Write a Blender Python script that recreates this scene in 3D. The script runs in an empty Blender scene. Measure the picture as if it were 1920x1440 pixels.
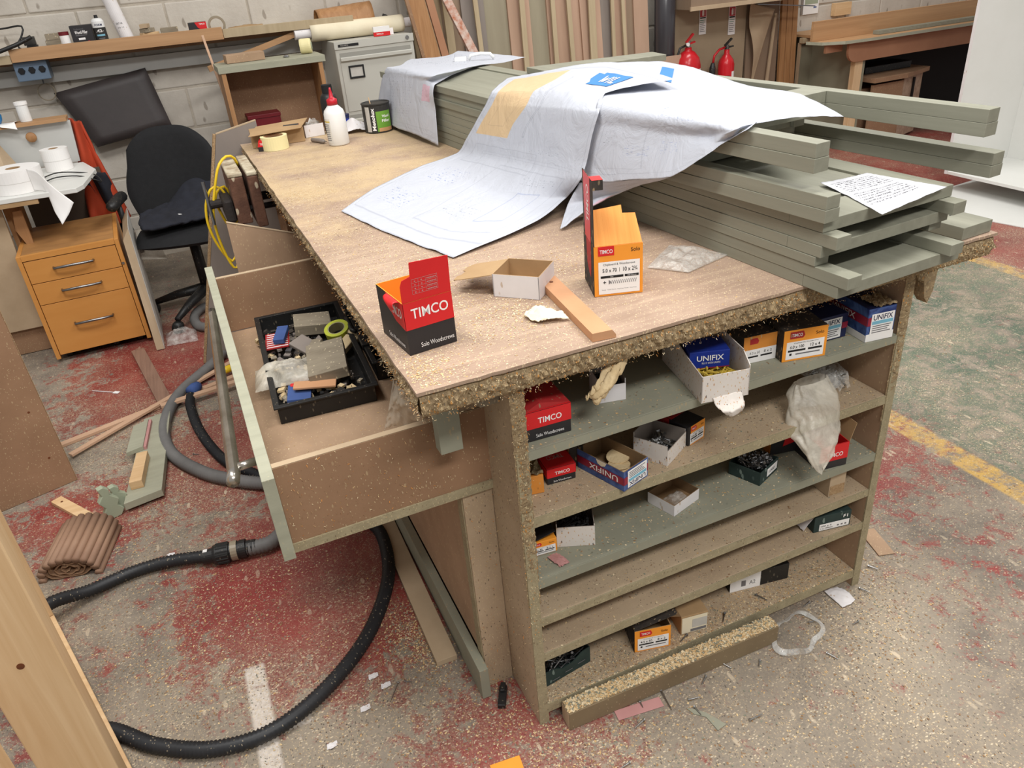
import bpy, bmesh, math, random
from mathutils import Vector, Matrix, noise
random.seed(7)
scene = bpy.context.scene
C = scene.collection
PI = math.pi

# ---------------------------------------------------------------- camera
def cam_basis(yaw, pitch, roll):
    f = Vector((math.sin(yaw)*math.cos(pitch), math.cos(yaw)*math.cos(pitch), -math.sin(pitch)))
    r = Vector((math.cos(yaw), -math.sin(yaw), 0)); u = r.cross(f)
    return r*math.cos(roll)+u*math.sin(roll), -r*math.sin(roll)+u*math.cos(roll), f
cam = bpy.data.cameras.new('camera'); cam_ob = bpy.data.objects.new('camera', cam); C.objects.link(cam_ob)
cr, cu, cf = cam_basis(.3748, .509, -.0886)
cam_ob.matrix_world = Matrix(((cr.x, cu.x, -cf.x, -.423), (cr.y, cu.y, -cf.y, -1.033), (cr.z, cu.z, -cf.z, 1.479), (0, 0, 0, 1)))
cam.sensor_fit = 'HORIZONTAL'; cam.sensor_width = 36; cam.lens = 27.0; cam.clip_start = .05
scene.camera = cam_ob

# ---------------------------------------------------------------- light
w = bpy.data.worlds.new('world'); scene.world = w; w.use_nodes = True
w.node_tree.nodes['Background'].inputs[0].default_value = (1, .985, .96, 1)
w.node_tree.nodes['Background'].inputs[1].default_value = .47
def area(name, loc, target, sx, sy, power, col=(1, .985, .96)):
    l = bpy.data.lights.new(name, 'AREA'); l.shape = 'RECTANGLE'; l.size = sx; l.size_y = sy; l.energy = power; l.color = col
    o = bpy.data.objects.new(name, l); C.objects.link(o); o.location = loc
    o.rotation_euler = (Vector(target)-Vector(loc)).to_track_quat('-Z', 'Y').to_euler()
area('ceiling_light', (-.9, .3, 3.9), (-.7, .5, 0), 1.8, .5, 100)
area('ceiling_light', (1.9, .2, 3.9), (1.7, .5, 0), 1.8, .5, 92)
area('ceiling_light', (2.6, 2.8, 3.9), (2.6, 2.9, 0), 1.8, .5, 75)
area('ceiling_light', (.2, -2.6, 3.9), (.3, -1.0, .4), 1.8, .5, 120)
scene.view_settings.view_transform = 'Standard'; scene.view_settings.look = 'None'
scene.view_settings.gamma = 1; scene.view_settings.use_curve_mapping = False
scene.view_settings.exposure = -0.18

# ---------------------------------------------------------------- materials
def lin(c):
    return tuple((v/255/12.92 if v/255 <= .04045 else ((v/255+.055)/1.055)**2.4) for v in c)+(1,)
class NT:
    def __init__(s, m):
        m.use_nodes = True; s.t = m.node_tree; s.n = s.t.nodes; s.b = s.n['Principled BSDF']
        s.tc = s.n.new('ShaderNodeTexCoord'); s.out = s.n['Material Output']
    def link(s, a, b): s.t.links.new(a, b)
    def set(s, sock, v):
        if hasattr(v, 'is_linked'): s.link(v, sock)
        else: sock.default_value = v
    def mapping(s, sc=(1, 1, 1), co='Object', rot=(0, 0, 0), loc=(0, 0, 0)):
        mp = s.n.new('ShaderNodeMapping'); s.link(s.tc.outputs[co], mp.inputs[0])
        mp.inputs['Scale'].default_value = sc; mp.inputs['Rotation'].default_value = rot; mp.inputs['Location'].default_value = loc
        return mp.outputs[0]
    def noise(s, vec, scale, detail=4, rough=.6, dist=0, out=0):
        n = s.n.new('ShaderNodeTexNoise'); s.link(vec, n.inputs['Vector']); n.inputs['Scale'].default_value = scale
        n.inputs['Detail'].default_value = detail; n.inputs['Roughness'].default_value = rough; n.inputs['Distortion'].default_value = dist
        return n.outputs[out]
    def voro(s, vec, scale, out='Distance', feat='F1'):
        n = s.n.new('ShaderNodeTexVoronoi'); n.feature = feat; s.link(vec, n.inputs['Vector']); n.inputs['Scale'].default_value = scale
        return n.outputs[out]
    def grains(s, scale, keep, stretch=(1, 1, .45), rot=(.4, .3, .7)):
        n = s.n.new('ShaderNodeTexVoronoi'); n.inputs['Scale'].default_value = scale
        w_ = s.n.new('ShaderNodeTexNoise'); w_.inputs['Scale'].default_value = scale*.7
        mp = s.mapping(stretch, rot=rot); s.link(mp, w_.inputs['Vector'])
        ad = s.n.new('ShaderNodeMix'); ad.data_type = 'VECTOR'; ad.inputs[0].default_value = .6/scale
        s.link(mp, ad.inputs[4]); s.link(w_.outputs['Color'], ad.inputs[5]); s.link(ad.outputs[1], n.inputs['Vector'])
        r = s.n.new('ShaderNodeSeparateXYZ'); s.link(n.outputs['Color'], r.inputs[0])
        return s.math('MULTIPLY', s.ramp(n.outputs['Distance'], .42, .3), s.ramp(r.outputs[0], keep, keep+.02))
    def ramp(s, fac, lo, hi, a=0, b=1):
        n = s.n.new('ShaderNodeMapRange'); s.link(fac, n.inputs[0]); n.inputs[1].default_value = lo; n.inputs[2].default_value = hi
        n.inputs[3].default_value = a; n.inputs[4].default_value = b; n.clamp = True
        return n.outputs[0]
    def math(s, op, a, b=0.0, clamp=False):
        n = s.n.new('ShaderNodeMath'); n.operation = op; n.use_clamp = clamp; s.set(n.inputs[0], a); s.set(n.inputs[1], b); return n.outputs[0]
    def mix(s, fac, a, b):
        n = s.n.new('ShaderNodeMix'); n.data_type = 'RGBA'; s.set(n.inputs[0], fac); s.set(n.inputs[6], a); s.set(n.inputs[7], b); return n.outputs[2]
    def bump(s, h, strength=.3, dist=.01):
        n = s.n.new('ShaderNodeBump'); n.inputs['Strength'].default_value = strength; n.inputs['Distance'].default_value = dist
        s.link(h, n.inputs['Height']); s.link(n.outputs[0], s.b.inputs['Normal'])
    def sep(s, vec):
        n = s.n.new('ShaderNodeSeparateXYZ'); s.link(vec, n.inputs[0]); return n.outputs
MATS = {}
def M(name, c1, c2=None, scale=6, rough=.6, bump=0, stretch=(1, 1, 1), metal=0, speck=None, bscale=None, detail=4, spec=.4, contrast=.22, dist=0):
    """two-tone noise material; speck = list of (colour, scale, threshold)"""
    m = bpy.data.materials.new(name); t = NT(m); MATS[name] = m
    v = t.mapping(stretch)
    c2 = c2 or tuple(max(0, q*.86) for q in c1)
    nz = t.noise(v, scale, detail, dist=dist)
    col = t.mix(t.ramp(nz, .5-contrast, .5+contrast), lin(c1), lin(c2))
    for sp in (speck or []):
        col = t.mix(t.math('MULTIPLY', t.grains(sp[1]*1.6, sp[2]+.17), .85), col, lin(sp[0]))
    t.link(col, t.b.inputs['Base Color'])
    t.b.inputs['Roughness'].default_value = rough; t.b.inputs['Metallic'].default_value = metal
    t.b.inputs['Specular IOR Level'].default_value = spec
    if bump: t.bump(t.noise(v, bscale or scale*4, 5, .7), bump)
    return m
M('sage', (166, 165, 145), (150, 149, 130), 5, .62, .05, (1, 6, 6), speck=[((170, 165, 140), 160, .70)])
M('sage_stack', (146, 145, 129), (126, 125, 110), 4, .55, .05, (10, .6, 10), contrast=.3)
M('sage_shelf', (150, 149, 131), (134, 133, 116), 6, .7, .05, speck=[((165, 150, 120), 120, .68)])
M('mdf', (178, 148, 120), (156, 128, 102), 7, .75, .06, speck=[((190, 165, 130), 150, .68)])
M('mdf_dusty', (184, 163, 136), (160, 138, 112), 5, .85, .1, speck=[((196, 174, 138), 300, .62), ((95, 80, 66), 190, .74)])
M('mdf_dark', (156, 122, 94), (136, 104, 78), 5, .75, .05, speck=[((190, 168, 132), 260, .74), ((176, 150, 116), 120, .78)])
M('mdf_pale', (185, 163, 135), (170, 148, 120), 8, .8, .05)
M('mdf_strip', (201, 152, 113), (190, 140, 102), 9, .75, .04)
M('edge_dusty', (166, 154, 124), (146, 134, 106), 30, .9, .3, speck=[((190, 172, 136), 260, .62), ((120, 104, 80), 200, .74)])
M('crust', (178, 154, 118), (136, 116, 88), 60, .95, .6, speck=[((222, 204, 162), 260, .60), ((212, 150, 76), 150, .72), ((112, 104, 92), 180, .76), ((206, 186, 146), 120, .7)])
M('chipboard', (190, 160, 122), (150, 118, 82), 140, .9, .4, speck=[((220, 200, 165), 220, .62), ((110, 82, 58), 160, .66)])
M('pine', (222, 192, 152), (202, 166, 122), 3, .5, .05, (9, 9, .5), contrast=.25, dist=1.2)
M('pine_x', (222, 190, 148), (200, 162, 118), 3, .5, .05, (.5, 9, 9), contrast=.25, dist=1.2)
M('plank_wood', (178, 134, 92), (150, 106, 66), 3, .55, .05, (14, 14, .5), contrast=.25, dist=.8)
M('plank_wood_x', (190, 149, 108), (166, 126, 88), 3, .55, .05, (.4, 12, 12), contrast=.25, dist=.8)
M('knot', (120, 66, 34), (84, 44, 24), 40, .6)
M('beech', (205, 145, 78), (192, 130, 64), 2.5, .4, .02, (1, 5, 6), contrast=.3)
M('beech_top', (188, 138, 84), (140, 100, 62), 3, .5, .04, (2, 5, 5), contrast=.3)
M('steel', (190, 190, 190), (150, 150, 150), 30, .28, metal=1)
M('steel_dull', (150, 150, 150), (120, 120, 122), 30, .35, metal=1)
M('chrome_bar', (205, 200, 192), (150, 140, 128), 12, .22, metal=.9)
M('black_plastic', (26, 26, 27), (36, 35, 34), 14, .45, speck=[((96, 88, 76), 120, .69)])
M('black_soft', (20, 20, 22), (27, 27, 29), 40, .85, .1)
M('black_hose', (30, 31, 34), (42, 42, 44), 10, .5, speck=[((140, 128, 108), 150, .72)])
M('grey_hose', (122, 120, 118), (104, 102, 100), 10, .6)
M('white_paint', (222, 222, 218), (216, 216, 211), 3, .4)
M('white_card', (226, 222, 222), (215, 210, 209), 8, .75, speck=[((190, 170, 150), 90, .74)])
M('white_dusty', (222, 215, 208), (208, 198, 188), 8, .8, speck=[((180, 128, 80), 190, .70), ((90, 84, 80), 170, .76), ((200, 160, 90), 260, .70)])
M('white_plastic', (232, 232, 230), (222, 222, 220), 5, .35)
M('kraft', (176, 145, 106), (160, 129, 92), 10, .85, .05)
M('kraft_dark', (140, 112, 80), (124, 98, 68), 10, .85)
M('orange_card', (243, 158, 52), (234, 146, 44), 6, .6)
M('orange_flute', (232, 156, 76), (214, 134, 56), 2, .7, .1, (60, 2, 2))
M('orange_dusty', (222, 146, 60), (200, 126, 52), 12, .8, speck=[((60, 52, 44), 90, .62), ((190, 165, 125), 120, .64)])
M('timco_red', (214, 34, 38), (202, 30, 35), 6, .45)
M('timco_red_dusty', (178, 42, 42), (160, 36, 38), 12, .7, speck=[((150, 120, 95), 120, .64)])
M('timco_black', (38, 36, 38), (44, 42, 44), 6, .5)
M('black_dusty', (48, 44, 42), (74, 66, 58), 40, .9, .3, speck=[((160, 138, 108), 120, .58)])
M('print_white', (240, 238, 236), (236, 233, 230), 5, .6)
M('print_black', (28, 27, 28), None, 5, .6)
M('print_grey', (120, 118, 120), None, 5, .6)
M('print_blue', (56, 128, 200), (50, 120, 194), 5, .6)
M('ink_blue', (90, 110, 160), None, 5, .6)
M('unifix_blue', (24, 44, 132), (30, 58, 150), 8, .4)
M('unifix_mottle', (30, 48, 104), (84, 112, 168), 22, .45, contrast=.16, dist=1.5)
M('unifix_navy', (30, 38, 80), (24, 30, 64), 8, .45)
M('unifix_red', (150, 34, 58), None, 8, .45)
M('unifix_cyan', (128, 190, 214), None, 8, .6)
M('dark_green_card', (44, 62, 58), (36, 50, 48), 30, .7, speck=[((120, 135, 128), 70, .69)])
M('cabinet_grey', (190, 188, 179), (184, 182, 173), 4, .4)
M('cabinet_lip', (150, 148, 140), (145, 143, 136), 4, .4)
M('wall_paint', (206, 199, 188), (188, 180, 169), 5, .85, .35, bscale=30, speck=[((150, 140, 128), 22, .72)])
M('mortar', (196, 187, 173), (172, 162, 148), 9, .95, .5, bscale=40)
M('cushion', (62, 55, 54), (52, 46, 46), 5, .5, .05, speck=[((84, 76, 72), 5, .6)])
M('red_fabric', (176, 62, 28), (158, 52, 24), 6, .8, .1)
M('navy_fabric', (34, 36, 46), (26, 27, 34), 12, .9, .2)
M('yellow_hose', (232, 196, 42), (220, 182, 36), 6, .4)
M('vice_wood', (110, 76, 58), (80, 52, 40), 20, .8, .3, speck=[((190, 175, 150), 40, .62)])
M('vice_iron', (44, 42, 42), (58, 50, 46), 20, .7, .2, metal=.4)
M('paint_worn', (205, 196, 172), (140, 118, 92), 30, .8, .3)
M('grey_dust_wood', (152, 141, 122), (128, 117, 100), 12, .9, .15, (1, 4, 4), speck=[((205, 190, 160), 110, .64)])
M('lime', (190, 196, 60), (170, 178, 60), 10, .5)
M('blue_sponge', (66, 90, 146), (58, 80, 132), 20, .8)
M('cream_paper', (232, 222, 196), (222, 210, 182), 10, .75)
M('cream_tape', (232, 222, 172), (224, 212, 160), 12, .6)
M('tape_side', (176, 170, 130), (160, 150, 115), 60, .6)
M('foam', (222, 200, 160), (204, 178, 134), 25, .85, .3)
M('socket_blue', (104, 122, 142), (96, 114, 134), 5, .35)
M('socket_black', (22, 22, 24), None, 5, .4)
M('trunking', (196, 196, 192), (186, 186, 182), 3, .5)
M('red_extinguisher', (190, 30, 38), (180, 26, 34), 4, .25)
M('sign_red', (200, 56, 66), None, 5, .5)
M('board_shade', (150, 128, 106), (128, 108, 90), 2, .7, .05, (3, 3, .6), contrast=.3)
M('board_pink', (186, 154, 132), (168, 138, 116), 2, .7, .05, (3, 3, .6))
M('board_green', (156, 148, 126), (140, 130, 110), 2, .7, .05, (4, 4, .5))
M('board_grey', (148, 137, 128), (122, 113, 107), 2, .5, .04, (3, 3, .6), contrast=.3)
M('board_olive', (184, 166, 136), (166, 148, 118), 3, .7, .05, (8, 8, .5))
M('panel_beige', (166, 148, 122), (150, 132, 108), 2, .7, .04, (2, 2, .8), contrast=.3)
M('panel_dark', (96, 84, 72), (84, 72, 62), 2, .7)
M('dark_roll', (62, 60, 64), (54, 52, 56), 4, .25, spec=.6)
M('panel_olive', (142, 139, 119), (128, 125, 106), 3, .6)
M('apron_brown', (168, 122, 92), (156, 110, 82), 4, .7, .04)
M('osb', (192, 166, 142), (156, 130, 108), 30, .8, .2)
M('void_shade', (26, 22, 20), None, 4, .8)  # near-black colour stands in for shade under the bench and in cut-outs
M('rust', (170, 96, 60), (206, 196, 186), 30, .8, .2)
M('brown_slat', (150, 118, 100), (120, 92, 78), 4, .6, .1, (30, 1, 30), contrast=.3)
M('reed', (160, 128, 104), (136, 104, 84), 6, .7, .1)
M('pinkish_slat', (200, 164, 136), (184, 148, 120), 5, .7, .05)
M('sawdust', (206, 180, 138), (170, 140, 102), 900, .95)
M('sawdust_floor', (196, 172, 134), (128, 108, 86), 700, .95, speck=[((226, 214, 190), 500, .6)])
M('batten_brown', (138, 120, 92), (120, 102, 78), 6, .85, .1, speck=[((176, 156, 122), 220, .76)])
M('pink_card', (190, 140, 136), (176, 126, 122), 8, .8)
M('glue_label', (226, 222, 214), None, 8, .6)
M('glue_yellow', (214, 184, 70), None, 8, .6)
M('nozzle_red', (196, 30, 48), None, 5, .35)
M('can_black', (36, 35, 34), (60, 58, 54), 14, .5)
M('can_green', (110, 158, 56), (98, 146, 50), 8, .5)
M('can_tan', (206, 160, 112), None, 8, .5)
M('can_label', (200, 196, 188), None, 8, .5)
M('maroon', (112, 22, 32), (96, 18, 26), 5, .5)
M('tape_brown', (158, 146, 126), (138, 126, 106), 8, .4)
M('blue_bottle', (40, 120, 176), (34, 104, 158), 5, .3)
M('mould_green', (168, 176, 152), (150, 158, 136), 4, .45)
M('green_ink', (60, 140, 110), None, 5, .6)
def plastic(name, tint, alpha, rough=.18, bump=.4, scale=30):
    m = bpy.data.materials.new(name); t = NT(m); MATS[name] = m
    t.b.inputs['Base Color'].default_value = lin(tint); t.b.inputs['Roughness'].default_value = rough
    tr = t.n.new('ShaderNodeBsdfTransparent'); mx = t.n.new('ShaderNodeMixShader')
    k = t.noise(t.mapping((1, 1, 1)), scale, 5, .7, .6)
    t.link(t.ramp(k, .35, .7, max(0, alpha-.22), min(1, alpha+.22)), mx.inputs[0])
    t.link(tr.outputs[0], mx.inputs[1]); t.link(t.b.outputs[0], mx.inputs[2]); t.link(mx.outputs[0], t.out.inputs[0])
    t.bump(k, bump, .01)
plastic('clear_film', (235, 232, 226), .32)
plastic('milky_film', (222, 214, 198), .55, .35, .3, 14)
plastic('bubble_film', (225, 222, 215), .34, .12, .35, 90)
plastic('clear_tape', (235, 235, 232), .25, .1, .3, 25)

# ---------------------------------------------------------------- geometry helpers
class MB:
    def __init__(s): s.v = []; s.f = []; s.m = []
    def add(s, vs, fs, mi=0):
        o = len(s.v); s.v += [tuple(q) for q in vs]; s.f += [tuple(i+o for i in f) for f in fs]; s.m += [mi]*len(fs); return s
    def box(s, x0, x1, y0, y1, z0, z1, mi=0, rot=None):
        vs = [Vector((x, y, z)) for z in (z0, z1) for y in (y0, y1) for x in (x0, x1)]
        if rot is not None: vs = [rot @ q for q in vs]
        fs = [(0, 2, 3, 1), (4, 5, 7, 6), (0, 1, 5, 4), (2, 6, 7, 3), (0, 4, 6, 2), (1, 3, 7, 5)]
        return s.add(vs, fs, mi)
    def prism(s, poly, axis, a, b, mi=0):
        """poly = 2D outline, extruded along axis ('x','y','z') from a to b"""
        def P(q, k):
            return {'x': (k, q[0], q[1]), 'y': (q[0], k, q[1]), 'z': (q[0], q[1], k)}[axis]
        n = len(poly); vs = [P(q, a) for q in poly]+[P(q, b) for q in poly]
        fs = [tuple(range(n-1, -1, -1)), tuple(range(n, 2*n))]+[(i, (i+1) % n, n+(i+1) % n, n+i) for i in range(n)]
        return s.add(vs, fs, mi)
    def slab(s, quad, nrm, mi=0):
        """thick plate: quad corners (any n-gon) extruded by vector nrm"""
        n = len(quad); q = [Vector(p) for p in quad]; nv = Vector(nrm)
        vs = q+[p+nv for p in q]
        fs = [tuple(range(n-1, -1, -1)), tuple(range(n, 2*n))]+[(i, (i+1) % n, n+(i+1) % n, n+i) for i in range(n)]
        return s.add(vs, fs, mi)
    def bar(s, a, b, wd, ht, up=(0, 0, 1), mi=0):
        a = Vector(a); b = Vector(b); d = (b-a).normalized(); u = Vector(up); sd = d.cross(u).normalized(); u = sd.cross(d)
        vs = [p+sd*(i*wd/2)+u*(j*ht/2) for p in (a, b) for i, j in ((-1, -1), (1, -1), (1, 1), (-1, 1))]
        return s.add(vs, [(3, 2, 1, 0), (4, 5, 6, 7), (0, 1, 5, 4), (1, 2, 6, 5), (2, 3, 7, 6), (3, 0, 4, 7)], mi)
    def tube(s, pts, r, seg=10, cap=True, mi=0, closed=False):
        pts = [Vector(p) for p in pts]; n = len(pts); R = r if isinstance(r, (list, tuple)) else [r]*n
        vs = []; up = Vector((0, 0, 1))
        pv = None
        for i, p in enumerate(pts):
            if closed: t = (pts[(i+1) % n]-pts[i-1]).normalized()
            else: t = (pts[min(i+1, n-1)]-pts[max(i-1, 0)]).normalized()
            if pv is None:
                a = Vector((0, 0, 1)) if abs(t.z) < .9 else Vector((1, 0, 0))
                nx = t.cross(a).normalized()
            else: nx = (pv-t*pv.dot(t)).normalized()
            pv = nx; ny = t.cross(nx)
            vs += [p+nx*(R[i]*math.cos(2*PI*k/seg))+ny*(R[i]*math.sin(2*PI*k/seg)) for k in range(seg)]
        fs = [(i*seg+k, i*seg+(k+1) % seg, (i+1)*seg+(k+1) % seg, (i+1)*seg+k) for i in range(n-1) for k in range(seg)]
        if closed: fs += [((n-1)*seg+k, (n-1)*seg+(k+1) % seg, (k+1) % seg, k) for k in range(seg)]
        elif cap: fs += [tuple(range(seg-1, -1, -1)), tuple((n-1)*seg+k for k in range(seg))]
        return s.add(vs, fs, mi)
    def lathe(s, prof, seg=24, c=(0, 0, 0), axis='z', mi=0):
        vs = []
        for r, h in prof:
            for k in range(seg):
                a = 2*PI*k/seg; x, y = r*math.cos(a), r*math.sin(a)
                q = {'z': (x, y, h), 'y': (x, h, y), 'x': (h, x, y)}[axis]
                vs.append((q[0]+c[0], q[1]+c[1], q[2]+c[2]))
        n = len(prof)
        fs = [(i*seg+k, i*seg+(k+1) % seg, (i+1)*seg+(k+1) % seg, (i+1)*seg+k) for i in range(n-1) for k in range(seg)]
        if prof[0][0] > 1e-6 and prof[-1][0] > 1e-6: fs += [((n-1)*seg+k, (n-1)*seg+(k+1) % seg, (k+1) % seg, k) for k in range(seg)]   # hollow ring
        return s.add(vs, fs, mi)
    def grid(s, fn, nu, nv, mi=0):
        vs = [fn(i/nu, j/nv) for j in range(nv+1) for i in range(nu+1)]
        fs = [(j*(nu+1)+i, j*(nu+1)+i+1, (j+1)*(nu+1)+i+1, (j+1)*(nu+1)+i) for j in range(nv) for i in range(nu)]
        return s.add(vs, fs, mi)
    def build(s, name, mats, parent=None, smooth=False, bevel=0, fix=True, solid=0, sub=0, loc=None, rz=0):
        me = bpy.data.meshes.new(name); me.from_pydata(s.v, [], s.f); me.update()
        if isinstance(mats, str): mats = [mats]
        for k in mats: me.materials.append(MATS[k])
        me.polygons.foreach_set('material_index', s.m)
        if fix:
            b = bmesh.new(); b.from_mesh(me); bmesh.ops.recalc_face_normals(b, faces=b.faces); b.to_mesh(me); b.free()
        if smooth: me.polygons.foreach_set('use_smooth', [True]*len(me.polygons))
        o = bpy.data.objects.new(name, me); C.objects.link(o)
        if parent: o.parent = parent
        if loc: o.location = loc
        if rz: o.rotation_euler = (0, 0, rz)
        if solid:
            k = o.modifiers.new('thick', 'SOLIDIFY'); k.thickness = solid; k.offset = 0
        if bevel:
            k = o.modifiers.new('bevel', 'BEVEL'); k.width = bevel; k.segments = 2; k.limit_method = 'ANGLE'; k.angle_limit = .6
        if sub:
            k = o.modifiers.new('sub', 'SUBSURF'); k.levels = sub; k.render_levels = sub
        return o
def tag(o, label=None, cat=None, group=None, kind=None):
    if label: o['label'] = label
    if cat: o['category'] = cat
    if group: o['group'] = group
    if kind: o['kind'] = kind
    return o
def thing(name, label, cat, loc=(0, 0, 0), rz=0, group=None):
    o = bpy.data.objects.new(name, None); o.empty_display_size = .02; C.objects.link(o)
    o.location = loc; o.rotation_euler = (0, 0, rz)
    return tag(o, label, cat, group)
def copy_tree(o, parent=None):
    c = o.copy(); C.objects.link(c); c.parent = parent
    for ch in list(o.children): copy_tree(ch, c)
    return c
def rad(a): return a*PI/180
def spline(pts, n=8, closed=False):
    P = [Vector(p) for p in pts]; out = []; m = len(P)
    rng = range(m) if closed else range(m-1)
    for i in rng:
        if closed: a, b, c, d = P[i-1], P[i], P[(i+1) % m], P[(i+2) % m]
        else: a, b, c, d = P[max(i-1, 0)], P[i], P[i+1], P[min(i+2, m-1)]
        for k in range(n):
            t = k/n
            out.append(.5*((2*b)+(c-a)*t+(2*a-5*b+4*c-d)*t*t+(3*b-a-3*c+d)*t**3))
    if not closed: out.append(P[-1])
    return out
def nz(x, y=0, z=0): return noise.noise(Vector((x, y, z)))
# faces of a box with its base corner at the origin: u runs left to right as seen from outside, v upwards
def face(f, w, d, h, eps=.0006):
    if f == 'front': return Vector((0, -eps, 0)), Vector((1, 0, 0)), Vector((0, 0, 1)), Vector((0, -1, 0))
    if f == 'left': return Vector((-eps, d, 0)), Vector((0, -1, 0)), Vector((0, 0, 1)), Vector((-1, 0, 0))
    if f == 'right': return Vector((w+eps, 0, 0)), Vector((0, 1, 0)), Vector((0, 0, 1)), Vector((1, 0, 0))
    if f == 'back': return Vector((w, d+eps, 0)), Vector((-1, 0, 0)), Vector((0, 0, 1)), Vector((0, 1, 0))
    return Vector((0, 0, h+eps)), Vector((1, 0, 0)), Vector((0, 1, 0)), Vector((0, 0, 1))
def decal(fr, poly, mat, parent, name='printed_panel', off=0):
    O, U, V, N = fr; mb = MB(); mb.slab([O+U*a+V*b+N*off for a, b in poly], N*.0003); return mb.build(name, mat, parent)
def drect(fr, u0, v0, u1, v1, mat, parent, name='printed_panel', off=0):
    return decal(fr, [(u0, v0), (u1, v0), (u1, v1), (u0, v1)], mat, parent, name, off)
TXT = {}
def text_data(body, bold):
    k = (body, bold)
    if k not in TXT:
        c = bpy.data.curves.new('lettering', 'FONT'); c.body = body; c.size = 1; c.offset = bold; c.resolution_u = 3
        c.align_x = 'CENTER'; c.align_y = 'CENTER'
        o = bpy.data.objects.new('lettering', c); me = bpy.data.meshes.new_from_object(o)
        vs = [v.co.copy() for v in me.vertices]; fs = [tuple(p.vertices) for p in me.polygons]
        bpy.data.objects.remove(o); bpy.data.meshes.remove(me)
        x0 = min(v.x for v in vs); x1 = max(v.x for v in vs); y0 = min(v.y for v in vs); y1 = max(v.y for v in vs)
        TXT[k] = ([Vector(((v.x-(x0+x1)/2)/(x1-x0), (v.y-(y0+y1)/2)/(y1-y0), 0)) for v in vs], fs)
    return TXT[k]
def text(fr, body, u, v, wd, ht, mat, parent, bold=.0, off=.0006, name='lettering', flip=False, warp=None):
    vs, fs = text_data(body, bold); O, U, V, N = fr or (None,)*4; sg = -1 if flip else 1
    if warp: q = [warp(u+sg*p.x*wd, v+sg*p.y*ht) for p in vs]
    else: q = [O+U*(u+sg*p.x*wd)+V*(v+sg*p.y*ht)+N*off for p in vs]
    return MB().add(q, fs).build(name, mat, parent, fix=False)
def open_box(mb, w, d, h, t=.0016, hf=None):
    """cardboard tray: outside = slot 0, inside and rim = slot 1; hf = heights of the walls front,right,back,left"""
    hF, hR, hB, hL = hf or (h, h, h, h)
    mb.box(0, w, 0, d, 0, t)
    def wall(x0, x1, y0, y1, hh, inner):
        b = len(mb.f); mb.box(x0, x1, y0, y1, t, hh)
        mb.m[b+1] = 1; mb.m[b+inner] = 1
    wall(0, w, 0, t, hF, 3); wall(0, w, d-t, d, hB, 2); wall(0, t, t, d-t, hL, 5); wall(w-t, w, t, d-t, hR, 4)
    mb.box(t, w-t, t, d-t, t, t+.0006, 1)
    return mb
def screws(name, label, loc, rz, w, d, z0, z1, n, mat, ln=.03, r=.0016, cat='screws'):
    rnd = random.Random(n); mb = MB(); ln = min(ln, .8*min(w, d))
    for i in range(n):
        a = rnd.uniform(0, 2*PI); e = rnd.uniform(-.35, .5)
        L = ln*rnd.uniform(.8, 1); u = Vector((math.cos(a)*math.cos(e), math.sin(a)*math.cos(e), math.sin(e)))
        mxx = max(0, w/2-abs(u.x)*L/2-.003); mxy = max(0, d/2-abs(u.y)*L/2-.003)
        c = Vector((w/2+rnd.uniform(-mxx, mxx), d/2+rnd.uniform(-mxy, mxy), z0+(z1-z0)*rnd.random()**.6))
        lo = min(0, (c-u*L/2).z-.004, (c+u*L/2).z-.004); c.z -= lo
        mb.tube([c-u*L/2, c+u*(L/2-.003), c+u*L/2], [r*.7, r, r*2.1], 5)
    o = mb.build(name, mat, loc=loc, rz=rz, smooth=False, fix=False)
    return tag(o, label, cat, kind='stuff')

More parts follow.
